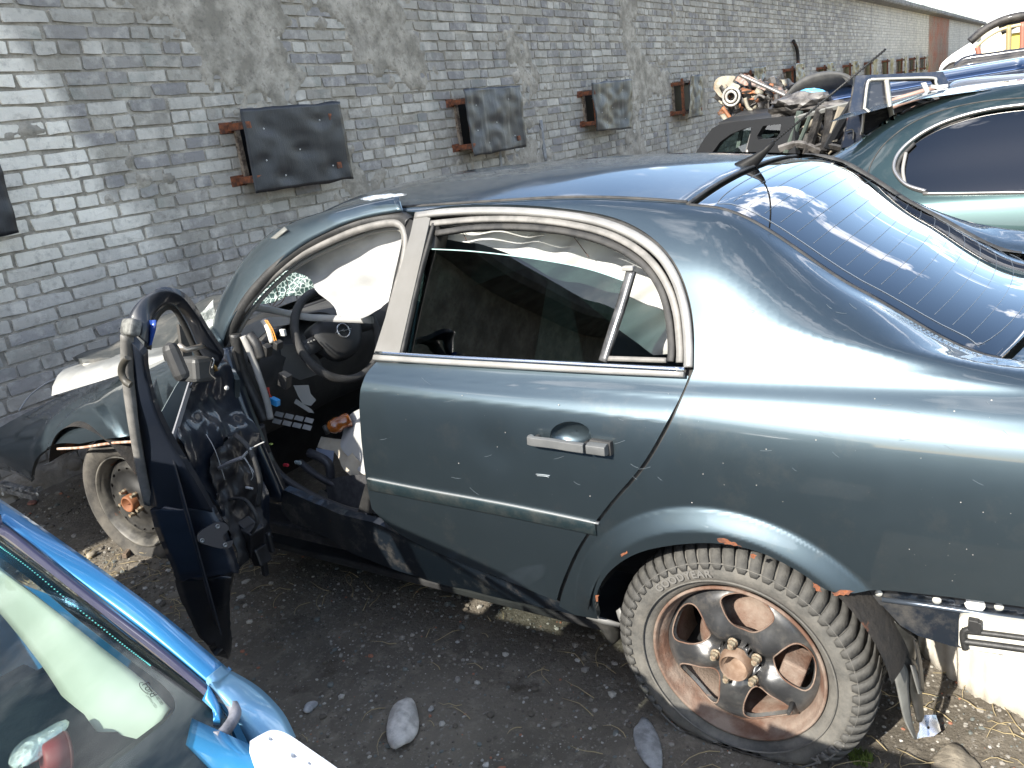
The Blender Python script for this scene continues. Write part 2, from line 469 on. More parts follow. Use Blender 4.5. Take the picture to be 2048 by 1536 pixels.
# straw and twigs
tw = MB()
for i in range(330):
    if i < 150: x = rr.uniform(-1.3, -.55); y = rr.uniform(2.0, 3.0)
    elif i < 220: x = rr.uniform(-.85, -.2); y = rr.uniform(-.8, -.25)
    else: x = rr.uniform(-1.6, -.5); y = rr.uniform(-.3, 2.3)
    a = rr.uniform(0, 3.14); ln = rr.uniform(.03, .13); cur = rr.uniform(-.8, .8)
    P = []
    for k in range(5):
        t = k/4; b = a+cur*t; P.append(Vector((x+ln*t*cos(b), y+ln*t*sin(b), gz(x, y)+.006+.012*sin(3*t)*rr.random())))
    tw.tube(P, [.0014, .0014, .0012, .001, .0006], 4)
tagit(tw.build('dry_straw', pm('straw', (.34, .27, .15), .8)), 'dry straw and thin twigs lying on the dirt', 'straw', kind='stuff')

def rock(px, py, size, label, col=(.30, .29, .27), seed=1, rz=.5, z=None, flat=1):
    P = onz(px, py, .06); me = rock_mesh('rock', seed, pm('rock%d' % int(col[0]*100), col, .9, c2=tuple(c*.6 for c in col), ns=25, bump=.6, bs=60), 3)
    me.transform(Matrix.Rotation(rz, 4, 'Z') @ Matrix.Diagonal((size[0], size[1], size[2], 1)))
    o = bpy.data.objects.new('rock', me); COL.objects.link(o); o.location = (P.x, P.y, gz(P.x, P.y)+size[2]*.2)
    me.polygons.foreach_set('use_smooth', [True]*len(me.polygons))
    tagit(o, label, 'rock'); return o
rock(808, 1456, (.19, .085, .10), 'largest pale grey stone on the shaded dirt below the sedan', (.58, .55, .51), 2, .62)
rock(619, 1410, (.045, .04, .035), 'small round grey stone left of the largest pale stone', (.40, .41, .42), 5, .3)
rock(1915, 1540, (.15, .10, .05), 'sunlit flat stone at the bottom right behind the rear tyre', (.30, .26, .2), 8, .2)
rock(862, 1417, (.02, .018, .016), 'tiny pale pebble just right of the largest pale stone', (.36, .35, .33), 3)
rock(1300, 1495, (.2, .06, .022), 'flat pale concrete fragment half buried in front of the rear wheel', (.34, .345, .34), 11, .7)
rock(1335, 1400, (.12, .07, .022), 'flat dusty concrete shard close to the rear rim', (.16, .155, .15), 13, 1.2)
rock(185, 1225-110, (.05, .04, .04), 'rusty brick lump beside the front tyre', (.30, .15, .10), 15, .2)
rock(68, 1012, (.05, .05, .03), 'broken reddish brick piece under the front fender', (.26, .12, .09), 17, .2)
# green moss tuft by the tyre
ms = MB(); Q = onz(1722, 1512, .06)
for i in range(260):
    a = rr.uniform(0, 6.28); r = .028*sqrt(rr.random()); x = Q.x+r*cos(a); y = Q.y+r*sin(a); h = rr.uniform(.008, .022); b = rr.uniform(0, 6.28)
    d = Vector((cos(b), sin(b), 0))*.0022; t = Vector((rr.uniform(-.008, .008), rr.uniform(-.008, .008), h)); p = Vector((x, y, gz(x, y)))
    ms.add([p-d, p+d, p+t], [(0, 1, 2)])
tagit(ms.build('moss', pm('moss', (.10, .14, .025), .9)), 'small green moss tuft at the foot of the rear tyre', 'moss', kind='stuff')

# ------------------------------------------------------------------ brick wall
def wall_mat(name, mortar=False):
    m = pm(name, (.3, .3, .3), .93, bump=.5, bs=55); n, l = nodes_of(m); b = n['Principled BSDF']; b.inputs['Specular IOR Level'].default_value = .15
    geo = n.new('ShaderNodeNewGeometry'); oi = n.new('ShaderNodeObjectInfo'); sx = n.new('ShaderNodeSeparateXYZ'); l.new(geo.outputs['Position'], sx.inputs[0])
    def mt(op, a, z):
        q = n.new('ShaderNodeMath'); q.operation = op
        for i, v in enumerate((a, z)):
            if isinstance(v, (int, float)): q.inputs[i].default_value = v
            else: l.new(v, q.inputs[i])
        return q.outputs[0]
    def nt_(sc, det=6, st=None):
        q = n.new('ShaderNodeTexNoise'); q.inputs['Scale'].default_value = sc; q.inputs['Detail'].default_value = det; q.inputs['Roughness'].default_value = .65
        if st:
            k = n.new('ShaderNodeMapping'); k.inputs['Scale'].default_value = st; l.new(geo.outputs['Position'], k.inputs[0]); l.new(k.outputs[0], q.inputs[0])
        else: l.new(geo.outputs['Position'], q.inputs[0])
        return q.outputs[0]
    def rg(s, a, z): q = n.new('ShaderNodeMapRange'); q.inputs[1].default_value = a; q.inputs[2].default_value = z; l.new(s, q.inputs[0]); return q.outputs[0]
    def mi(f, a, z):
        q = n.new('ShaderNodeMix'); q.data_type = 'RGBA'
        if isinstance(f, (int, float)): q.inputs[0].default_value = f
        else: l.new(f, q.inputs[0])
        for i, v in ((6, a), (7, z)):
            if isinstance(v, tuple): q.inputs[i].default_value = (*v, 1)
            else: l.new(v, q.inputs[i])
        return q.outputs[2]
    def gain(c):
        q = n.new('ShaderNodeMix'); q.data_type = 'RGBA'; q.blend_type = 'MULTIPLY'; q.inputs[0].default_value = 1; l.new(c, q.inputs[6]); q.inputs[7].default_value = (1.34, 1.27, 1.14, 1); return q.outputs[2]
    X = mt('ADD', sx.outputs['X'], mt('MULTIPLY', nt_(1.3), .5)); Z = sx.outputs['Z']
    if not mortar:
        rnd = mt('FRACT', mt('ADD', geo.outputs['Random Per Island'], oi.outputs['Random']), 0)
        r = n.new('ShaderNodeValToRGB')
        for i, (p, c) in enumerate([(0, (.22, .22, .235)), (.3, (.27, .265, .265)), (.5, (.30, .29, .27)), (.75, (.335, .33, .32)), (1, (.44, .435, .42))]):
            e = r.color_ramp.elements[i] if i < 2 else r.color_ramp.elements.new(p); e.position = p; e.color = (*c, 1)
        l.new(rnd, r.inputs[0]); c = r.outputs[0]
        c = mi(mt('MULTIPLY', rg(nt_(7, 9), .50, .68), .6), c, (.56, .55, .53))        # lime bloom
        c = mi(mt('MULTIPLY', rg(nt_(3, 4), .56, .66), .35), c, (.16, .19, .185))        # greenish cast
        wz = mt('MULTIPLY', rg(mt('ADD', X, mt('MULTIPLY', mt('SUBTRACT', 1.4, Z), -.4)), .72, .6), rg(Z, .8, 1.5))  # white silicate zone at the left
        c = mi(mt('MULTIPLY', wz, mt('ADD', .72, mt('MULTIPLY', rnd, .25))), c, (.70, .69, .66))
        far = mt('MULTIPLY', rg(X, 20, 26), rg(Z, 1.6, 2.2)); c = mi(mt('MULTIPLY', far, .55), c, (.60, .59, .57))
    else:
        c = mi(rg(nt_(5), .4, .62), (.21, .20, .18), (.40, .38, .35))
        c = mi(mt('MULTIPLY', rg(nt_(30, 3), .55, .7), .6), c, (.13, .12, .11))
    red = mt('MULTIPLY', rg(X, 36.0, 36.4), rg(X, 43.4, 43)); red = mt('MULTIPLY', red, 1)
    c = mi(red, c, mi(rg(nt_(.9), .4, .6), (.30, .14, .10), (.25, .20, .17)))
    streak = rg(nt_(1.0, 5, (2.2, 1, .25)), .52, .72); c = mi(mt('MULTIPLY', streak, .42), c, (.10, .10, .105))
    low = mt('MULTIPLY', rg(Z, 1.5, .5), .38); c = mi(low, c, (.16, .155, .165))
    gr = mt('MULTIPLY', rg(nt_(2.6, 7), .52, .72), .28); c = mi(gr, c, (.13, .125, .12))
    tb = mt('MULTIPLY', rg(nt_(22, 8), .52, .70), .42); c = mi(tb, c, (.11, .105, .10))
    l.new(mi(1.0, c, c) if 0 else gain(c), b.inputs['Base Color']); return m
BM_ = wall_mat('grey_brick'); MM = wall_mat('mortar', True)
wall = empty('brick_wall', (2, WY, 0), 'long weathered grey brick wall behind the wrecked cars', 'wall')
windows = []
for i in range(-1, 13): windows.append(1.30+2.7*i)
def in_win(x, z): return any(w+.12 < x < w+1.0 and 1.46 < z < 1.92 for w in windows[:7])
def plast(x, z):
    """height of smeared mortar above the mortar bed"""
    n1 = nz1(x*1.1+4, z*1.3, 2)+(.10 if z > 1.7 and x > .9 else 0); n2 = nz1(x*9, z*9, 7); n3 = nz1(x*34, z*34, 1)
    zone = .0
    if 1.05 < x < 3.4 and z > 1.95: zone = .36*min(1, (x-1.05)*4)*min(1, (3.4-x)*2)*min(1, (z-1.95)*3)
    h = .0025*n2+.003*n3
    v = n1*.9+n2*.35+zone
    if v > .30: h += min(.019, (v-.30)*.45)
    return h
rows = []
for zi in range(0, 174):
    z = .02+zi*.02
    rows.append([Vector((x, WY-.001-plast(x, z), z)) for x in [-2.5+.02*k for k in range(590)]])
mo = MB(); mo.grid(rows); xm = rows[0][-1].x
mo.add([(xm, WY, 0), (61, WY, 0), (61, WY, 3.48), (xm, WY, 3.48)], [(0, 1, 2, 3)])
mo.add([(-2.5, WY+.004, 0), (-40, WY+.004, 0), (-40, WY+.004, 3.48), (-2.5, WY+.004, 3.48)], [(0, 1, 2, 3)])
mo.add([(61, WY, 0), (61, WY+8, 0), (61, WY+8, 3.48), (61, WY, 3.48)], [(0, 1, 2, 3)])
mo.build('mortar', MM, wall)
def brick_geo(ln, h, sd, n=10, d=.012):
    """front outline ring + chamfer ring + back ring; local x,z centred, y=0 mortar plane, -d proud"""
    q = random.Random(sd); vs = []; pts = []
    hx, hz = ln/2, h/2; c = .007
    base = [(-hx+c, -hz), (0, -hz), (hx-c, -hz), (hx, -hz+c), (hx, hz-c), (hx-c, hz), (0, hz), (-hx+c, hz), (-hx, hz-c), (-hx, -hz+c)]
    chip = q.randrange(14)
    for i, (x, z) in enumerate(base):
        j = .0035; x += q.uniform(-j, j); z += q.uniform(-j, j)*.8
        if i == chip or i == (chip+1) % 10: x *= .93; z *= .85
        pts.append((x, z))
    tilt = q.uniform(-.03, .03); tz = q.uniform(-.05, .05)
    for s_, dy in ((.965, -d), (1.0, -d+.005), (1.0, .02)):
        for x, z in pts:
            ex = x-math.copysign(min(abs(x), ln*(1-s_)*.25 if s_ < 1 else 0), x); ez = z*(s_ if s_ < 1 else 1)
            vs.append((ex, dy+(x*tilt+z*tz)*(1 if dy < 0 else 0)+(q.uniform(-.0012, .0012) if s_ < 1 else 0), ez))
    vs.append((q.uniform(-.02, .02), -d-q.uniform(-.001, .002), 0)); fs = []
    for i in range(10):
        j = (i+1) % 10; fs.append((30, i, j)); fs.append((i, 10+i, 10+j, j)); fs.append((10+i, 20+i, 20+j, 10+j))
    return vs, fs
VAR = {}
for kind, ln in (('s', .247), ('h', .119)):
    VAR[kind] = [brick_geo(ln, .067, i*3+ord(kind)) for i in range(14)]
BME = {}
for k, l_ in VAR.items():
    BME[k] = []
    for vs, fs in l_:
        me = bpy.data.meshes.new('brick'); me.from_pydata(vs, [], fs); me.materials.append(BM_); me.update(); BME[k].append(me)
rb = random.Random(11); cand = []
sil = [(-100, 870), (0, 830), (120, 740), (430, 590), (560, 450), (740, 390), (960, 330), (1400, 300), (1450, 130), (2100, 60)]
for k in range(43):
    z = .05+.0405+k*.081; x = -2.4-rb.random()*.26; bond = k % 5
    while x < 61:
        if bond == 3 and rb.random() < .9: kd, ln = 'h', .119
        elif rb.random() < .13: kd, ln = 'h', .119
        else: kd, ln = 's', .247
        cx = x+ln/2; x += ln+.014
        if in_win(cx, z): continue
        cand.append((cx, z+rb.uniform(-.003, .003), kd, rb.randrange(14)))
vis = []
for i, (x, z, kd, v) in enumerate(cand):
    if x > 9: continue
    a, b = topx((x, WY, z))
    if -30 < a < 2060 and -20 < b:
        lim = [s for s in range(len(sil)-1) if sil[s][0] <= a <= sil[s+1][0]]
        if lim:
            s = lim[0]; t = (a-sil[s][0])/(sil[s+1][0]-sil[s][0]); 
            if b < sil[s][1]*(1-t)+sil[s+1][1]*t: vis.append(((Vector((x, WY, z))-CP).length*(1 if kd == 's' else 1.25), i))
vis.sort(); single = {i for _, i in vis[:300]}
sv = []; sf = []
for i, (x, z, kd, v) in enumerate(cand):
    if i in single:
        o = bpy.data.objects.new('brick', BME[kd][v]); COL.objects.link(o); o.parent = wall; o.location = (x-2, rb.uniform(-.002, .003), z)
        o.rotation_euler = (0, rb.uniform(-.012, .012), 0)
    else:
        vs, fs = VAR[kd][v]; k = len(sv); dy = rb.uniform(-.002, .003)
        if x < 16:
            for p in vs: sv.append((p[0]+x, p[1]+WY+dy, p[2]+z))
            for f in fs: sf.append(tuple(q+k for q in f))
        else:
            hl = (.247 if kd == 's' else .119)/2
            for a, b, c in ((-1, 0, -1), (1, 0, -1), (1, 0, 1), (-1, 0, 1)): sv.append((x+a*hl, WY-.011+dy, z+c*.0335))
            for a, b, c in ((-1, 0, -1), (1, 0, -1), (1, 0, 1), (-1, 0, 1)): sv.append((x+a*(hl+.003), WY+.01, z+c*.037))
            sf += [(k, k+1, k+2, k+3), (k, k+4, k+5, k+1), (k+1, k+5, k+6, k+2), (k+2, k+6, k+7, k+3), (k+3, k+7, k+4, k)]
me = bpy.data.meshes.new('bricks'); me.from_pydata(sv, [], sf); me.materials.append(BM_); me.update()
tagit(link('bricks', me, wall), kind='stuff')
# concrete coping with ragged lower lip
rows = []
cop = MB(); P0 = []
xs = [-10+.5*i for i in range(24)]+[2+1.0*i for i in range(60)]
prof = lambda x: [(-.0, 3.42), (-.27+.03*nz1(x*.7), 3.455+.02*nz1(x, 4)), (-.30+.02*nz1(x*1.3, 8), 3.50), (-.29, 3.60+.02*nz1(x*.8, 2)), (.6, 3.66)]
cop.grid([[Vector((x, WY+a, b)) for a, b in prof(x)] for x in xs], smooth=False)
cop.build('coping', pm('coping_concrete', (.30, .29, .27), .95, c2=(.17, .165, .155), ns=6, bump=.7, bs=20), wall)
# mortar repairs: vertical cement runs
for (px0, py0, px1, py1, w) in ((1082, 240, 1092, 322, .07), (1000, 300, 1003, 335, .05), (1335, 245, 1338, 305, .10)):
    a = ony(px0, py0, WY-.02); b = ony(px1, py1, WY-.02); m_ = MB(); rws = []
    for i in range(9):
        t = i/8; c = a.lerp(b, t); ww = w*(.8+.4*nz1(i*.9, px0)); rws.append([c+Vector((s*ww/2, -.006*(1-s*s), 0)) for s in (-1, -.5, 0, .5, 1)])
    m_.slab(rws, .02); m_.build('cement_patch', pm('cement', (.34, .34, .335), .95, c2=(.24, .24, .235), ns=20, bump=.5), wall)

# ------------------------------------------------------------------ metal covers over the wall's windows
RUST = pm('rusty_iron', (.26, .085, .035), .85, c2=(.10, .045, .028), ns=35, bump=.6, bs=80)
def sheet_mat(k):
    cs = [(.012, .012, .015), (.038, .038, .040), (.032, .033, .034)]
    return pm('cover_sheet%d' % k, cs[k], .42, .0, c2=(.13, .13, .115) if k else (.022, .022, .025), ns=3.0, lo=.5, hi=.72, bump=.25, bs=26, spec=.6, stretch=(5, 1, .8), rvar=.2)
names = ['black dented sheet cover at the left edge of the photo, cut by the frame', 'darkest sheet cover on the wall, nearest whole one, six pale nail heads', 'grey dented sheet cover with a pale brown stain, second whole one from the left', 'rippled grey sheet cover with rusty iron frame, third whole one from the left', 'narrow pale streaked sheet cover just left of the burnt wreck lump', 'sheet cover behind the burnt wreck lump by the black wall pipe']
far_names = ['first of the small distant sheet covers right of the black pipe', 'second small distant sheet cover, just left of the antenna whip', 'third small distant sheet cover, behind the tip of the whip antenna', 'fourth small distant sheet cover counting right from the black pipe', 'fifth small distant sheet cover counting right from the black pipe', 'sixth small distant sheet cover, by the red brick patch', 'seventh distant sheet cover beyond the red brick patch', 'last and farthest sheet cover on the wall']
corners = {0: ((480, 218), (680, 203), (707, 358), (512, 387)), 1: ((926, 178), (1040, 170), (1054, 293), (948, 313)), 2: ((1184, 166), (1264, 157), (1262, 257), (1194, 262)), 3: ((1375, 150), (1406, 149), (1406, 232), (1368, 238))}
for i, wx in enumerate(windows):
    k = i-1; YS = WY-.20
    lab = names[i] if i < len(names) else far_names[i-len(names)]
    w_ = empty('window_cover', (wx+.5, WY, 1.4), lab, 'window cover', 'sheet covers over the wall windows')
    if k in corners:
        tl, tr, br, bl = [ony(a, b, YS) for a, b in corners[k]]
    else:
        rj = random.Random(i); x0 = wx-.08; zt = 1.97+rj.uniform(-.03, .03); zb = 1.41+rj.uniform(-.03, .03)
        tl, tr, br, bl = Vector((x0, YS, zt)), Vector((x0+.93, YS, zt+.01)), Vector((x0+.92, YS, zb)), Vector((x0+.02, YS, zb-.02))
        if k == -1:
            br = ony(39, 465, YS); tr = ony(-8, 300, YS); tl = tr+Vector((-.9, 0, .02)); bl = br+Vector((-.9, 0, .02))
    m_ = MB(); rws = []
    amp = .012 if k <= 0 else .022
    for b in range(25):
        v = b/24; r = []
        for a in range(33):
            u = a/32; p = tl.lerp(tr, u).lerp(bl.lerp(br, u), v)
            dn = amp*(nz1(u*3+i*5, v*2.2, i)+.5*nz1(u*7, v*6, i*3))
            dn += (.02*sin(u*9+i)*(.3+v*.7) if k >= 2 else 0)
            if k >= 3 or k == 2: dn += -.05*(1-u)**2 if k != 2 else 0
            for (nu, nv) in ((.2, .25), (.75, .22), (.15, .62), (.5, .55), (.3, .85), (.8, .8)): dn += .012*math.exp(-((u-nu)**2+(v-nv)**2)*160)
            edge = .014*nz1(u*5, i, 3)*(1 if b in (0, 24) else 0)+.010*nz1(v*5, i, 9)*(1 if a in (0, 32) else 0)
            r.append(p+Vector((edge*.3, dn, edge)))
        rws.append(r)
    m_.slab(rws, .003); m_.build('sheet', sheet_mat(0 if k <= 0 else (1 if k % 2 else 2)), w_)
    if k < 6:
        for (nu, nv) in ((.2, .25), (.75, .22), (.15, .62), (.5, .55), (.3, .85), (.8, .8)):
            c = rws[round(nv*24)][round(nu*32)]; MB().lathe([(0, .006), (.004, .005), (.0065, 0)], c+Vector((0, -.001, 0)), (0, -1, 0), 8).build('nail_head', pm('nail', (.5, .5, .47), .5), w_)
    xl = min(tl.x, bl.x)+.06
    for z in (tl.z-.10, bl.z+.09):
        for x in (xl, tr.x-.12):
            m2 = MB(); m2.box((x, WY-.10, z), (.045, .20, .045)); m2.box((x-.03, WY-.014, z), (.11, .01, .07)); m2.build('bracket', RUST, w_, .003)
    m2 = MB(); m2.box((xl+.035, WY-.165, (tl.z+bl.z)/2), (.02, .035, tl.z-bl.z-.08)); m2.build('iron_bar', RUST, w_)
    m2 = MB(); X0, X1, Z0, Z1 = xl+.04, tr.x-.05, bl.z+.07, tl.z-.08
    for c, s in (((X0, (Z0+Z1)/2), (.035, Z1-Z0)), ((X1, (Z0+Z1)/2), (.035, Z1-Z0)), (((X0+X1)/2, Z0), (X1-X0+.035, .035)), (((X0+X1)/2, Z1), (X1-X0+.035, .035))):
        m2.box((c[0], WY-.022, c[1]), (s[0], .03, s[1]))
    m2.build('window_frame', pm('old_frame', (.10, .07, .05), .8, c2=(.3, .24, .18), ns=30), w_)
    MB().box(((X0+X1)/2, WY-.018, (Z0+Z1)/2), (X1-X0, .008, Z1-Z0)).build('window_pane', pm('dark_pane', (.01, .01, .012), .5, spec=.1), w_)
# hooked black pipe on the wall
a = ony(1597, 165, WY-.06)
pp = [ony(x, y, WY-.06) for x, y in ((1597, 170), (1596, 140), (1596, 115), (1594, 98), (1590, 88), (1587, 82))]
m_ = MB().tube(cr(pp, 4), .035, 10); m_.add([], []); o = m_.build('wall_pipe', pm('black_iron', (.02, .018, .016), .6, rust=(6, .55))); tagit(o, 'black hooked iron pipe standing up the brick wall', 'pipe')
m_ = MB().box(ony(1596, 140, WY-.05), (.16, .10, .75)); 
# ------------------------------------------------------------------ the wrecked sedan: body surface
YS_ = [-1.15, -.85, -.55, -.25, .1, .6, 1.2, 1.8, 2.2, 2.6, 3.0, 3.35, 3.7]
def tab(*v): return list(v)
# half width, height of each feature line at the stations above (left side is -x)
FEAT = [
 (tab(.78,.83,.845,.85,.85,.85,.85,.85,.85,.85,.83,.76,.56), tab(.30,.30,.30,.30,.30,.30,.30,.30,.30,.30,.30,.30,.30)),
 (tab(.81,.855,.868,.872,.872,.868,.868,.868,.868,.865,.85,.79,.60), tab(.42,.42,.42,.42,.42,.40,.40,.40,.40,.40,.40,.38,.37)),
 (tab(.83,.872,.888,.893,.894,.892,.892,.892,.890,.885,.865,.81,.63), tab(.62,.62,.62,.62,.62,.62,.62,.62,.58,.55,.50,.46,.44)),
 (tab(.835,.878,.893,.899,.900,.899,.899,.895,.888,.880,.855,.80,.64), tab(.84,.84,.84,.84,.84,.84,.84,.82,.75,.68,.60,.53,.49)),
 (tab(.825,.865,.882,.890,.893,.893,.890,.882,.870,.850,.815,.75,.60), tab(.97,.965,.965,.965,.97,.975,.985,.97,.86,.775,.68,.60,.54)),
 (tab(.80,.835,.852,.862,.868,.868,.865,.85,.83,.80,.76,.68,.55), tab(1.02,1.02,1.025,1.03,1.03,1.025,1.03,1.035,.925,.83,.725,.64,.57)),
 (tab(.76,.79,.812,.826,.836,.836,.832,.81,.775,.74,.69,.60,.48), tab(1.045,1.055,1.065,1.072,1.068,1.06,1.06,1.085,.965,.865,.755,.665,.59)),
 (tab(.72,.745,.792,.806,.808,.798,.79,.765,.70,.66,.61,.53,.40), tab(1.05,1.066,1.088,1.115,1.13,1.12,1.12,1.14,.99,.885,.775,.685,.60)),
 (tab(.66,.685,.752,.784,.766,.742,.73,.71,.62,.58,.53,.45,.32), tab(1.055,1.070,1.102,1.160,1.22,1.22,1.22,1.20,1.01,.90,.79,.70,.61)),
 (tab(.61,.63,.680,.724,.712,.677,.665,.66,.52,.48,.43,.35,.22), tab(1.058,1.070,1.090,1.194,1.32,1.345,1.345,1.26,1.02,.91,.80,.71,.62)),
 (tab(.58,.59,.612,.645,.630,.610,.605,.62,.40,.36,.32,.25,.12), tab(1.058,1.068,1.078,1.212,1.398,1.435,1.435,1.31,1.03,.92,.81,.72,.63)),
 (tab(.55,.56,.56,.565,.565,.565,.570,.58,.28,.24,.2,.15,.06), tab(1.058,1.066,1.062,1.212,1.425,1.468,1.470,1.345,1.04,.93,.82,.72,.63)),
]
for k_ in (9, 10, 11, 12):
    FEAT[4][0][k_] *= .985; FEAT[5][0][k_] *= .97; FEAT[6][0][k_] *= .96
for f in FEAT:
    f[0][10] *= 1.02; f[0][11] *= 1.09; f[0][12] *= 1.38
YS_.append(3.97)
for f in FEAT: f[0].append(f[0][12]*.97); f[1].append(f[1][12]-.01)
def _ins(y, over):
    k = sum(1 for q in YS_ if q < y); vals = [(interp(YS_, f[0], y), interp(YS_, f[1], y)) for f in FEAT]; YS_.insert(k, y)
    for i, f in enumerate(FEAT):
        w, z = over.get(i, vals[i]); f[0].insert(k, w); f[1].insert(k, z)
_ins(1.5, {8: (.73, 1.22), 9: (.67, 1.33), 10: (.615, 1.42), 11: (.585, 1.452)})
_ins(1.93, {6: (.80, 1.065), 7: (.775, 1.085), 8: (.755, 1.10), 9: (.735, 1.115), 10: (.715, 1.13), 11: (.69, 1.14)})
k18 = YS_.index(1.8)
for i, (w, z) in {8: (.735, 1.18), 9: (.70, 1.215), 10: (.675, 1.245), 11: (.645, 1.265)}.items(): FEAT[i][0][k18] = w; FEAT[i][1][k18] = z
FEAT.append(([w-.10 for w in FEAT[11][0]], [z+.02 for z in FEAT[11][1]]))
def side_pt(y, u):
    """u in [0,12] along features; returns point on left side"""
    ws = [interp(YS_, f[0], y) for f in FEAT]; zs = [interp(YS_, f[1], y) for f in FEAT]
    i = min(int(u), len(FEAT)-2); t = u-i
    def c4(a):
        p0 = a[max(i-1, 0)]; p1 = a[i]; p2 = a[i+1]; p3 = a[min(i+2, len(a)-1)]
        return .5*((2*p1)+(p2-p0)*t+(2*p0-5*p1+4*p2-p3)*t*t+(3*p1-p0-3*p2+p3)*t**3)
    return Vector((-c4(ws), y, c4(zs)))
SY = [-1.15+5.12*i/212 for i in range(213)]; SU = [12*i/120 for i in range(121)]
side_rows = [[side_pt(y, u) for u in SU] for y in SY]
SIDE = bvh_of(side_rows); sside = pxsurf(SIDE)
# roof crown and rear glass
def rail(y): return Vector((-interp(YS_, FEAT[11][0], y), y, interp(YS_, FEAT[11][1], y)))
def roof_pt(y, t):
    """t -1..1 across"""
    p = side_pt(y, 11); w = -p.x; z = p.z; c = .030+.026*min(1, max(0, (y-.165)/.6))
    cz = z+c*(1-abs(t)**2.3); return Vector((w*t, y-.0*(1-t*t), cz))
PAINT = pm('teal_paint', (.076, .104, .122), .42, .9, coat=1, dust=(7, .56, .22), bump=.012, bs=900, rvar=.06)
PAINT.node_tree.nodes['Principled BSDF'].inputs['Coat Roughness'].default_value = .09
DARKP = pm('navy_paint', (.008, .013, .022), .38, .5, coat=.8, dust=(9, .6, .18))
BLACK = pm('black_plastic', (.018, .018, .018), .5, c2=(.035, .034, .032), ns=14, bump=.15, bs=150)
RUBBER = pm('black_rubber', (.020, .020, .020), .7, c2=(.045, .043, .04), ns=20)
GREYT = pm('grey_trim', (.20, .195, .185), .42, .2, c2=(.27, .265, .25), ns=6, stretch=(1, 1, 1), coat=.2)
CHROME = pm('bright_trim', (.62, .64, .66), .18, 1)
SEAL = pm('seal_grey', (.13, .125, .115), .55, c2=(.20, .19, .175), ns=18)
LGREY = pm('light_grey_plastic', (.24, .235, .22), .55, c2=(.3, .29, .27), ns=12)
car = empty('wrecked_sedan', (0, 1.3, .05), 'dark teal sedan wreck with its bare front door hanging open and a rusty rear rim', 'car')
def crv(pts, n=5): return [(p.x, p.y) for p in cr([(a, b, 0) for a, b in pts], n)]
def mirror_obj(o):
    me = o.data.copy(); me.transform(Matrix.Translation((wloc(o)-wloc(o)*0)))
    return me
WR = Vector((-.86, 0, .31)); WF = Vector((-.86, 2.70, .31))
def flare(P):
    d = sqrt((P.y-WR.y)**2+(P.z-.335)**2)
    if d > .445 or P.z < .34: return 0
    t = min(1, (.445-d)/.062); h = .024*(t if t > .1 else t*t*5+.05) if t < .9 else .024
    h = .024*(t*t*(3-2*t)*.35+.65*min(1, t*1.06))*min(1, t*5)
    return h*min(1, (P.z-.34)*10)
    # small crease below the belt, running back from the shut line
# rear quarter with C-pillar and roof rail, in one sheet
arch = crv([(1183, 1232), (1178, 1180), (1205, 1115), (1262, 1075), (1345, 1052), (1440, 1052), (1545, 1078), (1625, 1120), (1690, 1160), (1745, 1180)])
arch = crv([(1197, 1236), (1199, 1185), (1222, 1138), (1270, 1102), (1335, 1083), (1430, 1076), (1520, 1092), (1600, 1130), (1655, 1166), (1712, 1180)])
q_out = crv([(1118, 1212), (1130, 1170), (1165, 1092), (1225, 1010), (1290, 935), (1340, 850), (1373, 775), (1388, 738)])+\
        crv([(1388, 738), (1388, 660), (1378, 595), (1355, 535), (1318, 487), (1265, 450), (1200, 428), (1100, 414), (1000, 409), (900, 412), (835, 424)])+[(790, 421), (790, 395)]+crv([(790, 395), (840, 386), (930, 381)])+\
        [topx(side_pt(.82-.655*k/8, 10.95)) for k in range(9)]+[topx(side_pt(.155-.685*k/30, 10.95)) for k in range(31)]+[topx(side_pt(-.54-.06*k, 10.95)) for k in range(10)]+\
        [topx(side_pt(-1.1, 2.3)), (2048, 1214), (1900, 1194), (1780, 1181)]+arch[::-1]+[(1150, 1230)]
quarter = panel('rear_quarter_panel', q_out, sside, PAINT, car, step=5.5, th=.0012, disp=flare, lip=.02)
quarter['label'] = 'dark teal rear quarter with the rear pillar and roof rail'
# ---------------- roof, rear glass, boot
ys = [.165+1.33*i/40 for i in range(41)]; ts = [-1+2*j/48 for j in range(49)]
def wheader(y, t): return y
roof_rows = [[roof_pt(y if i < 40 else y, t) for t in ts] for i, y in enumerate(ys)]
ROOFN = pm('roof_paint', (.05, .075, .095), .35, .8, coat=1, dust=(5, .5, .35), bump=.01, bs=700)
m_ = MB(); m_.slab(roof_rows[::-1], .012); roof = m_.build('roof', ROOFN, car)
for s in (-1, 1):                                                  # roof ditch seals
    m_ = MB(); m_.tube([roof_pt(y, s*.985)+Vector((0, 0, .002)) for y in ys], .005, 6); m_.build('roof_seal', RUBBER, car)
m_ = MB(); m_.tube([roof_pt(.165, t)+Vector((0, -.004, -.001)) for t in ts], .0045, 6); m_.build('roof_seam_seal', RUBBER, car)
def rg_pt(v, t):
    y = .155-.685*v; p = side_pt(y, 11); w = -p.x; z = p.z
    return Vector((w*t, y-.09*v*(1-t*t)-.0, z+(.030-.004*v)*(1-abs(t)**2.3)-.004))
rg_rows = [[rg_pt(i/40, -1+2*j/60) for j in range(61)] for i in range(41)]
RGLASS = glass('rear_glass', (.12, .15, .17), 2.6, 1.55)
m_ = MB(); m_.slab(rg_rows, .004); rgl = m_.build('rear_window', RGLASS, car)
FRIT = pm('frit', (.012, .014, .018), .25, coat=.4)
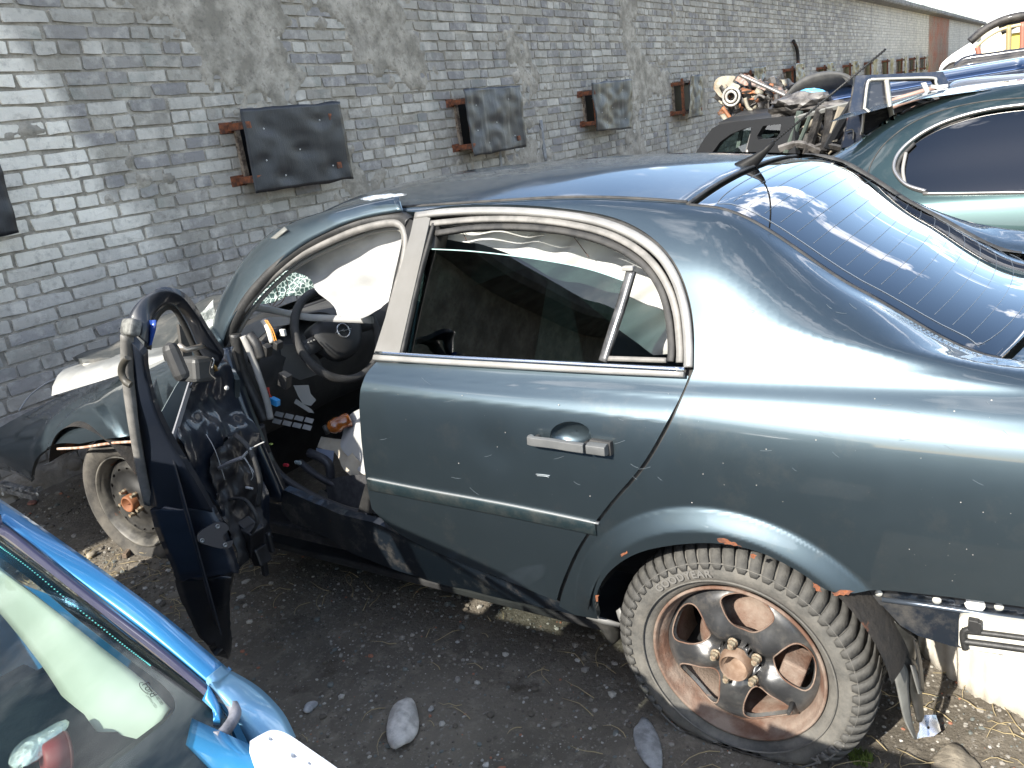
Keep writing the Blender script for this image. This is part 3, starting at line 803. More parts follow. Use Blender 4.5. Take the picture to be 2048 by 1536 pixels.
def rgo(v, t, h=.002):
    p = rg_pt(v, t); a = rg_pt(v+.01, t)-p; b = rg_pt(v, t+.01)-p; n_ = a.cross(b).normalized(); n_ = n_ if n_.z > 0 else -n_; return p+n_*h
wire = pm('heater_wire', (.14, .16, .18), .5)
for k in range(15):                                                 # printed heating wires run across the glass
    v = .12+.76*k/14; m_ = MB(); m_.tube([rgo(v, -.86+1.72*j/40, .0012) for j in range(41)], .00045, 4); m_.build('heating_wire', wire, rgl)
c_ = []
for (v, t) in [(.07, -.85), (.06, 0), (.07, .85), (.15, .9), (.85, .9), (.93, .85), (.94, 0), (.93, -.85), (.85, -.9), (.5, -.91), (.15, -.9)]: c_.append((v, t, 0))
m_ = MB(); m_.tube([rgo(p.x, p.y, .0012) for p in cr(c_, 6, True)], .0007, 4, closed=True); m_.build('printed_border', wire, rgl)
m_ = MB()                                                           # opaque border band under the glass
bd_ = [(0, -1), (0, 1), (1, 1), (1, -1)]
for side in range(4):
    r0 = []; r1 = []
    for k in range(31):
        q = k/30
        if side == 0: a, b = (.0, -1+2*q), (.075, (-1+2*q)*.9)
        elif side == 1: a, b = (q, .998), (.06+.88*q, .905)
        elif side == 2: a, b = (1, 1-2*q), (.93, (1-2*q)*.9)
        else: a, b = (1-q, -.998), (.94-.88*q, -.905)
        r0.append(rgo(a[0], a[1], -.006)); r1.append(rgo(b[0], b[1], -.006))
    m_.grid([r0, r1])
m_.build('glass_border', FRIT, rgl)
for s in (-1, 1):
    m_ = MB(); m_.tube([rgo(i/30, s*(1.0 if s < 0 else 1.01), -.001) for i in range(31)], .0075 if s < 0 else .015, 8); m_.build('glass_seal', RUBBER, car)
# boot lid and tail
bl = []
for i in range(14):
    y = -.545-.045*i
    bl.append([Vector((.585*t, y-.09*(1-t*t)*(1 if i < 12 else 1), 1.058+.028*(1-t*t)-(0 if i < 11 else (i-10)**2*.02))) for t in [-1+j/12 for j in range(25)]])
m_ = MB(); m_.slab(bl, .01); m_.build('boot_lid', PAINT, car)
m_ = MB(); m_.tube([Vector((-.60, -.535, 1.060)), Vector((-.60, -.8, 1.062)), Vector((-.59, -1.1, 1.052))], .004, 6); m_.build('boot_seal', RUBBER, car)
tl_ = MB(); tl_.box((0, -1.19, .66), (1.4, .05, .72)); tl_.build('tail_panel', PAINT, car, .01)
# right-hand side: mirror of the outer skin, simpler
rs = [[Vector((-p.x, p.y, p.z)) for p in r[::3]] for r in side_rows[::4]]
def keep(P):
    if P.z > 1.10 and .12 < P.y < 1.80 and P.z < 1.40-.9*max(0, P.y-1.35)**1.0: return False
    for w in (WR, WF):
        if (P.y-w.y)**2+(P.z-.33)**2 < .37**2: return False
    return True
m_ = MB(); n_ = len(rs[0])
for r in rs: m_.v += r
for i in range(len(rs)-1):
    for j in range(n_-2):
        c = (rs[i][j]+rs[i+1][j+1])/2
        if keep(c): k = i*n_+j; m_.f.append((k, k+1, k+n_+1, k+n_)); m_.sm.append(True)
m_.build('far_side_body', PAINT, car)
# ---------------- antenna
an = empty('antenna', (0, 0, 0)); an.parent = car; an.location = Vector((0, .19, 1.45))-wloc(car); an.name = 'antenna'
A0 = Vector((0, .185, 1.452)); A1 = onx(1548, 284, -.0); A2 = onx(1772, 98, .0)
sb = MB()
ad = (A2-A1).normalized()
b0 = A0+Vector((0, .015, -.008)); sb.tube([b0+Vector((0, 0, 0)), b0+Vector((0, 0, .012)), A0.lerp(A1, .35)+Vector((0, 0, .004)), A0.lerp(A1, .7), A1], [.034, .030, .018, .010, .007], 14, flat=.75)
sb.build('antenna_foot', pm('antenna_rubber', (.010, .010, .010), .5, spec=.2), an)
st_ = MB(); st_.tube([A1, A2], .0028, 6)
L_ = (A2-A1).length; n_ = 46
sp = []; e1 = ad.orthogonal().normalized(); e2 = ad.cross(e1)
for i in range(n_*8):
    a = 2*pi*i/8; sp.append(A1+ad*(L_*i/(n_*8))+e1*cos(a)*.0034+e2*sin(a)*.0034)
st_.tube(sp, .0011, 4); st_.build('antenna_whip', pm('whip', (.015, .015, .015), .5), an)

# ---------------- rear door
def crease(P):
    h = 0
    if P.y > .02:
        zc = .988+.01*(P.y-.6)
        d = P.z-zc; h += -.010*max(0, min(1, (d+.004)/.05)) if d > -.004 else 0
    h += .0012*nz1(P.y*3, P.z*3, 1)
    # soft dent
    h -= .004*math.exp(-((P.y-.62)**2+(P.z-.86)**2)*260)
    return h
rd = empty('rear_door', (0, 0, 0)); rd.parent = car; rd.location = Vector((-.85, .6, .4))-wloc(car)
d_out = [(748, 722)]+crv([(748, 722), (728, 748), (719, 800), (721, 860), (728, 930), (737, 985), (744, 1018)])+crv([(744, 1018), (800, 1068), (900, 1116), (1010, 1160), (1113, 1202)])+\
        crv([(1113, 1202), (1126, 1160), (1160, 1088), (1218, 1008), (1280, 935), (1328, 855), (1360, 785), (1374, 752)])+[(1372, 750), (1060, 738)]
cupo = [(1141+41*cos(k*pi/12), 872+27*sin(k*pi/12)-(2 if k > 12 else 0)) for k in range(24)]
skin = panel('door_skin', d_out, sside, PAINT, rd, step=7, th=.0012, disp=crease, lip=.02, holes=[cupo])
SIN = lambda dd: (lambda px, py: (lambda a: (a[0]-a[1]*dd, a[1]))(sside(px, py)))
# mouldings and trims follow the skin: swept along pixel-surveyed lines lying on the body surface
def surfline(pts, off=0, n=6, closed=False):
    r = []; nn = []
    for a, b in [(p.x, p.y) for p in cr([(x, y, 0) for x, y in pts], n, closed)]:
        P, N_ = sside(a, b); r.append(P+N_*off); nn.append(N_)
    return r, nn
def band(name, pts, w, h, mat, parent, off=0, closed=False, rnd=True, n=6):
    P, NN = surfline(pts, off, n, closed); prof = [(-w/2, -h), (-w/2, h*.5), (-w*.38, h), (w*.38, h), (w/2, h*.5), (w/2, -h)]
    m_ = MB(); m_.strip(P, prof, NN, closed=closed); return m_.build(name, mat, parent)
band('door_moulding', [(738, 968), (850, 990), (1000, 1018), (1100, 1038), (1193, 1057)], .042, .006, pm('moulding', (.030, .052, .060), .45, .7, coat=.6, dust=(8, .45, .3)), rd, 0)
band('moulding_groove', [(737, 956), (850, 978), (1000, 1005), (1100, 1025), (1199, 1046)], .004, .0065, pm('groove', (.25, .26, .26), .4, .3), rd, 0)
band('belt_chrome', [(755, 708), (900, 717), (1060, 725), (1200, 732), (1372, 740)], .012, .007, CHROME, rd, .006)
band('belt_trim', [(750, 716), (900, 725), (1060, 734), (1200, 741), (1370, 748)], .017, .006, GREYT, rd, .004)
# window frame: broad matt trim (B pillar and arched rail) plus inner rubber
bp = panel('pillar_trim', [(750, 706), (800, 709), (862, 437), (831, 430), (822, 470), (790, 580)], SIN(-.004), pm('pillar_grey', (.135, .13, .118), .42, c2=(.16, .155, .145), ns=5, coat=.15), rd, step=8, th=.006)
band('window_frame', [(832, 432), (900, 424), (1000, 422), (1100, 428), (1190, 442), (1262, 468), (1316, 506), (1350, 556), (1370, 620), (1377, 690), (1377, 735)], .022, .008, GREYT, rd, .000)
band('window_frame', [(855, 446), (950, 437), (1050, 437), (1140, 447), (1220, 468), (1286, 507), (1328, 560), (1350, 620), (1358, 690), (1358, 725)], .018, .006, SEAL, rd, -.006)
band('window_rubber', [(866, 462), (950, 450), (1040, 449), (1130, 458), (1210, 480), (1268, 513), (1308, 560), (1330, 620), (1338, 690), (1336, 722)], .018, .006, RUBBER, rd, -.016)
band('window_rubber', [(802, 706), (835, 560), (866, 446)], .010, .007, RUBBER, rd, -.006)
GLS = glass('door_glass', (.20, .27, .25), 1.35, 1.52)
def gsurf(px, py):
    P = SIN(.022)(px, py)[0]; e = radians(interp([846, 876, 962, 1080, 1158, 1205, 1260], [21.5, 21.0, 20.4, 19.1, 18.3, 17.6, 17.2], px)); return P, Vector((-cos(e), 0, sin(e)))
gl = panel('window_glass', [(806, 706)]+crv([(846, 493), (930, 497), (1020, 507), (1110, 521), (1180, 537), (1250, 562)])+[(1205, 722), (1000, 714)], gsurf, GLS, rd, step=12, th=.004)
MB().tube([SIN(.020)(x, y)[0] for x, y in crv([(846, 493), (930, 497), (1020, 507), (1110, 521), (1180, 537), (1250, 562)])], .0018, 5).build('glass_edge', pm('glass_edge_m', (.35, .5, .48), .2), rd)
dv = MB(); P, NN = surfline([(1259, 540), (1240, 605), (1222, 660), (1203, 722)], -.008); dv.strip(P, [(-.012, -.008), (-.012, .003), (-.006, .006), (.006, .006), (.012, .003), (.012, -.008)], NN); dv.build('glass_divider', pm('divider_black', (.03, .03, .03), .28, coat=.5, c2=(.08, .08, .08), ns=30), rd)
dc = MB(); a = sside(1256, 540)[0]; dc.box(a+Vector((.004, 0, .004)), (.018, .03, .012)); dc.build('divider_cap', LGREY, rd, .003)
qb = MB(); P, NN = surfline([(1212, 716), (1270, 718), (1330, 720)], -.012); qb.strip(P, [(-.006, -.004), (-.006, .006), (.006, .006), (.006, -.004)], NN); qb.build('quarter_rail', SEAL, rd)
# shut line: dark gap behind the door's rear edge
gp = MB(); P, NN = surfline([(1388, 735), (1374, 778), (1334, 856), (1284, 936), (1222, 1009), (1163, 1090), (1128, 1165), (1116, 1210)], -.018); gp.strip(P, [(-.022, -.006), (-.022, .004), (.022, .004), (.022, -.006)], NN); gp.build('door_gap_seal', RUBBER, car)
gp = MB(); P, NN = surfline([(832, 424), (900, 412), (1000, 410), (1100, 415), (1200, 429), (1262, 452), (1316, 489), (1354, 537), (1378, 597), (1387, 660), (1387, 735)], -.012); gp.strip(P, [(-.012, -.006), (-.012, .004), (.012, .004), (.012, -.006)], NN); gp.build('frame_gap_seal', RUBBER, car)
rws = []                                                             # finger pocket pressed into the skin behind the handle
for k, (s, dp) in enumerate(((1.05, .0), (1.0, .002), (.96, .008), (.86, .020), (.65, .028), (.35, .031), (.02, .032))):
    rr_ = []
    for j in range(24):
        q = sside(1141+(cupo[j][0]-1141)*s, 872+(cupo[j][1]-872)*s); rr_.append(q[0]-q[1]*(dp+.0012))
    rws.append(rr_)
m_ = MB(); m_.grid(rws, wrap=True); m_.build('handle_cup', PAINT, rd)
# handle: bar, end cap, bowl edge
hd = MB(); P, NN = surfline([(1070, 873), (1085, 875), (1120, 879), (1150, 884), (1180, 888)], .030, 4)
hd.strip([p-n_*(.012 if i in (0,) else 0) for i, (p, n_) in enumerate(zip(P, NN))], [(-.011, -.008), (-.014, 0), (-.011, .008), (.010, .009), (.014, 0), (.011, -.008)], NN)
hn = hd.build('door_handle', pm('handle_grey', (.085, .088, .088), .45, c2=(.11, .112, .11), ns=12), rd, .002, sub=1)
hd = MB(); P, NN = surfline([(1184, 889), (1200, 891), (1222, 894)], .022, 4); hd.strip(P, [(-.013, -.018), (-.015, 0), (-.011, .014), (.011, .014), (.015, 0), (.013, -.018)], NN); hd.build('handle_cap', pm('handle_grey', (0, 0, 0)), rd, .002)
hd = MB(); P, NN = surfline([(1184, 889), (1204, 892), (1226, 895)], .008, 4); hd.strip(P, [(-.018, -.01), (-.018, .006), (.018, .006), (.018, -.01)], NN); hd.build('handle_gasket', RUBBER, rd, .002)
for a, b in ((1077, 874), (1176, 887)):
    P = sside(a, b); MB().tube([P[0]-P[1]*.01, P[0]+P[1]*.026], .008, 8).build('handle_post', RUBBER, rd)
# scratches: bare bright scrapes standing a hair above the paint
SCR = pm('scratch', (.40, .44, .46), .5, .3)
for pts in ([(1072, 948), (1085, 949), (1100, 951)], [(1074, 951), (1090, 952), (1098, 954)]):
    P, NN = surfline(pts, .0008, 3); MB().tube(P, .0009, 4).build('scratch', SCR, rd)
# sill under the doors
sill = empty('sill', (0, 0, 0)); sill.parent = car; sill.location = Vector((-.85, 1.1, .32))-wloc(car)
def sills(P): return -.006*max(0, nz1(P.y*9, P.z*9, 2))-.02*max(0, nz1(P.y*3.1, 4, 2))
so_ = [(560, 985)]+crv([(560, 985), (640, 1022), (740, 1050), (800, 1076), (900, 1124), (1010, 1168), (1116, 1210), (1172, 1243)])+crv([(1172, 1243), (1090, 1224), (1000, 1203), (850, 1166), (700, 1112), (640, 1080), (580, 1052), (556, 1020)])
panel('sill_skin', so_, SIN(.012), pm('sill_paint', (.010, .016, .024), .4, .5, coat=.6, rust=(9, .68), dust=(14, .52, .45)), sill, step=8, th=.002, disp=sills, lip=.03)
# ---------------- windshield pillar (near side), dented
Ipx = [(436, 735), (452, 665), (486, 605), (538, 545), (600, 494), (660, 461), (722, 437), (805, 422)]
Opx = [(420, 712), (427, 640), (449, 580), (489, 515), (545, 463), (612, 434), (690, 412), (800, 389)]
XI = [-.79, -.78, -.745, -.705, -.67, -.645, -.622, -.60]
I3 = cr([onx(a, b, x) for (a, b), x in zip(Ipx, XI)], 6); O3 = cr([onx(a, b, x+.055) for (a, b), x in zip(Opx, XI)], 6)
def pil(off=0):
    rows = []
    for i, (a, b) in enumerate(zip(I3, O3)):
        t = I3[min(i+1, len(I3)-1)]-I3[max(i-1, 0)]; n_ = t.cross(b-a).normalized(); n_ = n_ if n_.x < 0 else -n_
        r = []
        for k in range(9):
            u = k/8; r.append(a.lerp(b, u)+n_*(.014*(1-(2*u-1)**2)+off+.002*nz1(i*.35, k*.6, 3)))
        rows.append(r)
    return rows
m_ = MB(); m_.slab(pil(), .006); m_.build('windshield_pillar', PAINT, car)
def curve3(px, xs, n=6): return cr([onx(a, b, x) for (a, b), x in zip(px, xs)], n)
# black gap, weather seal round the front door opening
m_ = MB(); m_.tube(curve3([(447, 700), (466, 650), (500, 594), (552, 536), (612, 491), (672, 462), (740, 442), (800, 436), (822, 448)], [-.755, -.75, -.72, -.68, -.645, -.62, -.595, -.585, -.60]), .022, 10); m_.build('pillar_recess', BLACK, car)
SP = [(448, 720), (462, 668), (488, 620), (528, 572), (585, 522), (645, 489), (710, 462), (770, 447), (800, 450), (812, 475), (808, 520), (790, 590), (772, 660)]
SX = [-.76, -.755, -.735, -.70, -.665, -.64, -.62, -.61, -.61, -.62, -.65, -.70, -.75]
m_ = MB(); m_.tube(curve3(SP, SX), .0115, 10); m_.build('door_opening_seal', SEAL, car)
m_ = MB(); m_.tube(curve3([(x+(10 if i < 7 else (-4 if i > 8 else 2)), y+10) for i, (x, y) in enumerate(SP)], [x+.025 for x in SX]), .008, 8); m_.build('inner_seal', pm('inner_trim', (.17, .165, .15), .7), car)
# scraped bare metal and tape on the pillar
m_ = MB(); rws = []
for i in range(9):
    t = i/8; a = onx(730+92*t, 413-11*t, -.60); b = onx(736+90*t, 402-8*t, -.585); c = (a+b)/2; w = (.7+.5*nz1(i*1.7, 3))*min(1, 4*(1-t)+.15)*min(1, t*5+.2)
    rws.append([c+(a-b)*(s*w)+Vector((-.022, 0, .016+.004*nz1(i, s*3))) for s in (-.6, -.2, .2, .6)])
m_.slab(rws, .004); m_.build('scraped_metal', pm('bare_metal', (.22, .26, .32), .5, .3, c2=(.5, .54, .58), ns=40, bump=.8), car)
m_ = MB(); m_.slab([[onx(522+k*12, 494-k*10, -.64), onx(528+k*12, 500-k*10, -.65)] for k in range(5)], .003); m_.build('loose_trim_strip', pm('pale_strip', (.15, .15, .135), .6), car)

# ---------------- front fender and bonnet
ff_out = crv([(424, 652), (380, 690), (300, 728), (210, 756), (105, 800), (0, 855), (-60, 905)])+[(-60, 968), (20, 968), (62, 966)]+\
         crv([(62, 966), (66, 935), (85, 905), (125, 886), (170, 885)])[:-1]+crv([(170, 885), (230, 874), (290, 872), (350, 885), (400, 915)])+[(470, 960), (470, 760)]
def flaref(P):
    d = sqrt((P.y-2.68)**2+(P.z-.33)**2); h = 0
    if d < .47: h = .022*(1 if d < .43 else .5+.5*cos(pi*(d-.43)/.04))
    h += .010*math.exp(-((d-.56)/.03)**2)*.5
    return h*min(1, max(0, (P.z-.30)*6))
panel('front_fender', ff_out, sside, PAINT, car, step=6, th=.0012, disp=flaref, lip=.02)
m_ = MB()
lp = [sside(x, y)[0]+Vector((-.012, 0, -.006)) for x, y in crv([(120, 893), (170, 890), (230, 881), (290, 879), (350, 890)])]
m_.tube(lp, .006, 6); m_.build('rusty_arch_lip', pm('rusty_lip', (.35, .17, .10), .7, c2=(.5, .42, .36), ns=30), car)
# bonnet lying loose and buckled, grey side towards us
bp_ = [(150, 722), (240, 688), (330, 640), (430, 598), (470, 590)]; bq = [(165, 728), (262, 722), (340, 706), (380, 660), (460, 640)]
m_ = MB(); rws = []
for i in range(25):
    t = i/24; k = t*4; j = min(3, int(k)); u = k-j
    a = ony(bp_[j][0]*(1-u)+bp_[j+1][0]*u, bp_[j][1]*(1-u)+bp_[j+1][1]*u, 3.35-t*.6); b = ony(bq[j][0]*(1-u)+bq[j+1][0]*u, bq[j][1]*(1-u)+bq[j+1][1]*u, 3.1-t*.75)
    rws.append([a.lerp(b, s/8)+Vector((0, 0, .012*nz1(i*.3, s*.5))) for s in range(9)])
m_.slab(rws, .02); m_.build('buckled_bonnet', pm('bonnet_grey', (.045, .05, .05), .5, .1, c2=(.075, .078, .075), ns=7, dust=(9, .5, .5)), car)
m_ = MB(); m_.tube([r[-1]+Vector((0, -.005, -.004)) for r in rws[:14]], .007, 6); m_.build('bonnet_edge', pm('bonnet_lip', (.4, .39, .34), .6), car)
# head lamp: smooth milky housing in the front corner
m_ = MB(); rws = []
for i in range(13):
    t = i/12; c0 = ony(103+t*235, 792-t*72, 3.1-.75*t); c1 = ony(128+t*205, 738-t*30, 3.2-.75*t); w = Vector((.16, .05, .0))
    rws.append([c0, c0.lerp(c1, .35)+Vector((-.03, -.03, .012)), c0.lerp(c1, .7)+Vector((-.02, -.02, .015)), c1, c1+w])
m_.grid(rws); m_.build('headlamp', pm('milky_lamp', (.42, .42, .40), .3, c2=(.22, .22, .21), ns=3, coat=.5), car)
m_ = MB(); m_.tube(cr([ony(38, 822, 3.35), ony(58, 793, 3.35), ony(90, 768, 3.3), ony(125, 752, 3.25), ony(150, 742, 3.2)], 5), .004, 6); m_.build('loose_cable', pm('cable_grey', (.25, .25, .25), .6), car)
# bits under the fender: bumper bracket, liner
m_ = MB(); m_.box(onx(38, 985, -.80), (.03, .30, .028)); m_.box(onx(40, 975, -.80), (.035, .34, .01)); 
for k in range(5): m_.box(onx(10+17*k, 978, -.82), (.02, .02, .022))
m_.build('bumper_bracket', pm('bracket_grey', (.10, .10, .098), .6, c2=(.3, .29, .27), ns=30), car, .002)
for px_ in (75, 6):
    P = onx(px_, 988, -.818); MB().lathe([(.004, .004), (.009, .004), (.010, 0)], P, (-1, 0, 0), 10).build('clip', pm('clip_white', (.5, .5, .46), .5), car)
for (c, y0) in ((WR, 0), (WF, 2.70)):                               # wheel housings
    m_ = MB(); m_.lathe([(.385, .05), (.40, -.02), (.40, -.34), (.0, -.36)], (-.86, y0, .33), (-1, 0, 0), 40, radians(-78) if y0 == 0 else radians(-80), radians(78) if y0 == 0 else radians(62))
    m_.build('wheel_housing', pm('housing', (.012, .012, .012), .9, c2=(.03, .026, .022), ns=12, bump=.5, rust=(5, .62)), car)
# ---------------- wheels
TYRE = pm('tyre_rubber', (.055, .054, .050), .85, c2=(.10, .097, .088), ns=10, bump=.25, bs=120, dust=(6, .42, .7), dirtc=(.20, .185, .16))
TREAD = pm('tread_rubber', (.045, .044, .041), .85, c2=(.085, .082, .075), ns=22, bump=.3, bs=160)
def wheel(name, C, steer, yw):
    w = empty(name, (0, 0, 0)); w.parent = car; w.location = C-wloc(car); w.rotation_euler = (0, 0, 0)
    return w
rwh = wheel('rear_wheel', Vector((-.85, 0, .31)), 0, 0)
RC = Vector((-.84, -.005, .31)); AX = Vector((-1, 0, 0))
def flat(r, h, a):
    """weight flattens the tyre where it stands"""
    return (r, h)
def tyre_prof(R, rb, wd, ys=0):
    return [(rb-.006, -.012), (rb+.004, .004), (rb+.014, .012), (rb+.034, .022), (R-.052, .026), (R-.036, .020), (R-.018, .008), (R-.010, -.010), (R-.009, -.05), (R-.009, -wd+.05), (R-.012, -wd+.008), (R-.05, -wd-.02), (rb, -wd+.01)]
def sag(C, ground=.062):
    def f(r, h, a):
        z = C.z+r*cos(a); 
        if z < ground: return ((ground-C.z)/cos(a), h+.02*min(1, (ground-z)*12))
        return (r, h)
    return f
m_ = MB(); m_.lathe(tyre_prof(.328, .222, .20), RC, AX, 120, f=sag(RC)); ty = m_.build('tyre', TYRE, rwh)
# raised ring lines on the sidewall
for rr_ in (.248, .297):
    m_ = MB(); m_.lathe([(rr_-.002, .024), (rr_-.001, .0275), (rr_+.001, .0275), (rr_+.002, .024)], RC, AX, 120, f=sag(RC)); m_.build('sidewall_ring', TYRE, rwh)
def lug_mesh():
    m_ = MB(); prof = [(.0, .024, -.004), (.0, .030, .010)]
    pts = [(-.046, .0225), (-.034, .0225), (-.02, .0125), (-.008, -.001), (-.003, -.02), (-.002, -.045), (-.002, -.064)]  # (radial below R, axial)
    for (a0, a1, off) in ((-.040, .020, 0),):
        rows = []
        for (dr, h) in pts:
            wv = .0128*(.55 if dr < -.04 else 1); sk = .0
            rows.append([Vector((-(h+.0), -wv+(-h+.02)*.28, .328+dr)), Vector((-(h+.0), wv+(-h+.02)*.28, .328+dr))])
        m_.slab(rows, -.006)
    return m_.mesh('tread_block', TREAD)
LM = lug_mesh()
NL = 60
def ring_objs(me, name, n, parent, C, filt=None, phase=0):
    for i in range(n):
        a = 2*pi*(i+phase)/n; 
        if C.z+.328*cos(a) < .075: continue
        if filt and not filt(a): continue
        o = bpy.data.objects.new(name, me); COL.objects.link(o); o.parent = parent; o.location = C-wloc(parent); o.rotation_euler = (-a, 0, 0)
ring_objs(LM, 'tread_block', NL, rwh, RC)
# inner ribs: joined small blocks with sipes
m_ = MB(); q = random.Random(5)
for row, (h0, h1) in enumerate(((-.070, -.098), (-.104, -.132), (-.138, -.196))):
    nb = 78
    for i in range(nb):
        a = 2*pi*(i+.3*row)/nb; 
        if RC.z+.328*cos(a) < .07: continue
        vs = []
        for (da, hh, dr) in ((-.4, h0, 0), (.38, h0, 0), (.38, h1, 0), (-.4, h1, 0)):
            aa = a+da*2*pi/nb+(hh+.1)*1.2
            for R_ in (.317, .328): vs.append(RC+Vector((-hh, sin(aa)*R_, cos(aa)*R_)))
        m_.add(vs, [(1, 3, 5, 7), (0, 1, 7, 6), (0, 2, 3, 1), (2, 4, 5, 3), (4, 6, 7, 5)])
tagit(m_.build('tread_blocks', TREAD, rwh), kind='stuff')
m_ = MB()
for i in range(NL):
    a = 2*pi*i/NL
    if i % 2 == 0 and RC.z+.33*cos(a) > .09:
        for hh in (-.03,) if i % 4 else (-.052, -.016):
            aa = a+(.02-hh)*.28/.328*(1); rr_ = .3275 if hh < -.02 else .3245
            c = RC+Vector((-hh, sin(aa)*rr_, cos(aa)*rr_)); m_.lathe([(0, .0035), (.0022, .003), (.003, 0)], c, (c-RC-Vector(((c-RC).x, 0, 0))), 7)
tagit(m_.build('studs', pm('stud', (.7, .7, .68), .3, .8), rwh), kind='stuff')
# moulded lettering on the sidewall
def arc_text(txt, C, R0, size, amid, parent, mat, x, flip=False, yscale=1):
    fc = bpy.data.curves.new('t', 'FONT'); fc.body = txt; fc.size = size; fc.align_x = 'CENTER'; fc.extrude = .0012; fc.space_character = 1.12; fc.resolution_u = 3; fc.offset = .0008
    to = bpy.data.objects.new('t', fc); COL.objects.link(to); bpy.context.view_layer.update()
    me = bpy.data.meshes.new_from_object(to.evaluated_get(bpy.context.evaluated_depsgraph_get())); bpy.data.objects.remove(to); bpy.data.curves.remove(fc)
    bm = bmesh.new(); bm.from_mesh(me); bmesh.ops.subdivide_edges(bm, edges=[e for e in bm.edges if e.calc_length() > .01], cuts=2); bm.to_mesh(me); bm.free()
    for v in me.vertices:
        r = R0+v.co.y*yscale; a = amid+(-v.co.x if not flip else v.co.x)/R0*1
        if flip: r = R0-v.co.y
        v.co = C+Vector((x-v.co.z, sin(a)*r, cos(a)*r))
    me.materials.clear(); me.materials.append(mat); return link('lettering', me, parent)
LET = pm('letter_rubber', (.135, .13, .12), .8)
# clockwise from our side means towards -y at the top
arc_text('GOODYEAR', RC, .259, .028, radians(28), rwh, LET, -.0265)
arc_text('ULTRA', RC, .280, .030, radians(-128), rwh, LET, -.0265)
# rim: five spoke pressed steel, rusted edges
RIMB = pm('rim_black', (.045, .046, .048), .36, .35, c2=(.14, .14, .135), ns=6, lo=.45, hi=.7, coat=.3, rust=(8, .64), dust=(16, .5, .4))
RIMR = pm('rim_rust', (.12, .062, .040), .85, c2=(.22, .17, .135), ns=9, bump=.4, bs=120)
m_ = MB(); m_.lathe([(.2235, .006), (.2235, .012), (.219, .014), (.215, .010), (.2145, -.002), (.207, -.008), (.200, -.020), (.196, -.045), (.186, -.06), (.186, -.19), (.222, -.205)], RC, AX, 96); m_.build('rim_barrel', RIMR, rwh)
w1 = onx(1487, 1222, -.86); ph = atan2(w1.y-RC.y, w1.z-RC.z)
def disc_h(r, a):
    k = cos(5*(a-ph))                       # +1 on a window axis, -1 on a spoke axis
    if r < .036: return -.022
    base = -.020+.018*math.exp(-((r-.095)/.045)**2)*(1-k)*.5+.004*(1-k)
    base += -.016*max(0, (r-.165)/.03)**2 - .012*max(0, min(1, (.075-r)/.03))*(-1 if r < .05 else 1)
    return base-.010*max(0, k)*min(1, max(0, (r-.06)/.06))
def disc_s(u, v):
    y, z = u/1000, v/1000; r = sqrt(y*y+z*z); a = atan2(y, z); e = .003
    def pt(y, z): r = sqrt(y*y+z*z); return RC+Vector((-disc_h(r, atan2(y, z))*1.0, y, z))
    P = pt(y, z); n_ = (pt(y+e, z)-P).cross(pt(y, z+e)-P).normalized(); return P, (n_ if n_.x < 0 else -n_)
wins = []
for i in range(5):
    a0 = ph+2*pi*i/5; L_ = []
    for (r, da) in ((.088, 0), (.094, -.18), (.115, -.32), (.145, -.40), (.172, -.40), (.184, -.27), (.187, 0), (.184, .27), (.172, .40), (.145, .40), (.115, .32), (.094, .18)):
        L_.append((1000*r*sin(a0+da), 1000*r*cos(a0+da), 0))
    wins.append([(p.x, p.y) for p in cr(L_, 3, True)])
hub = [(33*sin(a*pi/12), 33*cos(a*pi/12)) for a in range(24)]
panel('rim_disc', [(197*sin(a*pi/48), 197*cos(a*pi/48)) for a in range(96)], disc_s, RIMB, rwh, step=7, th=.004, holes=wins+[hub], lip=.012)
for i, wv in enumerate(wins):                                       # rusty pressed edges of the windows
    m_ = MB(); m_.tube([disc_s(a, b)[0]+Vector((-.0005, 0, 0)) for a, b in wv], .0022, 5, closed=True); m_.build('window_edge', RIMR, rwh)
m_ = MB(); m_.lathe([(.036, .028), (.040, .020), (.044, -.002)], RC, AX, 32); m_.lathe([(.036, .028), (.032, .024), (.0305, -.02), (.0, -.03)], RC, AX, 32); m_.build('hub_ring', pm('hub_rust', (.16, .10, .065), .7, c2=(.26, .19, .14), ns=20), rwh)
NUT = pm('nut', (.34, .30, .22), .55, .4, c2=(.20, .11, .06), ns=60)
for i in range(5):
    a = ph+2*pi*(i+.5)/5-.3; c = RC+Vector((.004, .057*sin(a), .057*cos(a))); m_ = MB(); m_.lathe([(.0115, 0), (.0115, .010), (.0105, .013), (.009, .013), (.0085, .024), (.005, .028), (0, .028)], c, AX, 6, smooth=False); m_.lathe([(.013, 0), (.013, .004), (.009, .005)], c, AX, 14); m_.build('wheel_nut', NUT, rwh)
# brake drum / caliper seen through the windows
m_ = MB(); m_.lathe([(0, -.075), (.11, -.075), (.13, -.09), (.13, -.15)], RC, AX, 40); m_.build('brake_disc', RIMR, rwh)
m_ = MB(); m_.box(RC+Vector((.06, -.125, -.03)), (.08, .06, .10), Matrix.Rotation(.3, 3, 'X')); m_.box(RC+Vector((.05, -.10, -.075)), (.05, .035, .05)); m_.build('brake_caliper', RIMR, rwh, .006)
m_ = MB(); v0 = RC+Vector((-.002, .162*sin(ph+2*pi*3.42/5), .162*cos(ph+2*pi*3.42/5))); m_.tube([v0+Vector((.02, 0, 0)), v0+Vector((-.012, 0, 0)), v0+Vector((-.03, 0, .002))], [.007, .006, .0045], 10); m_.build('valve', RUBBER, rwh)
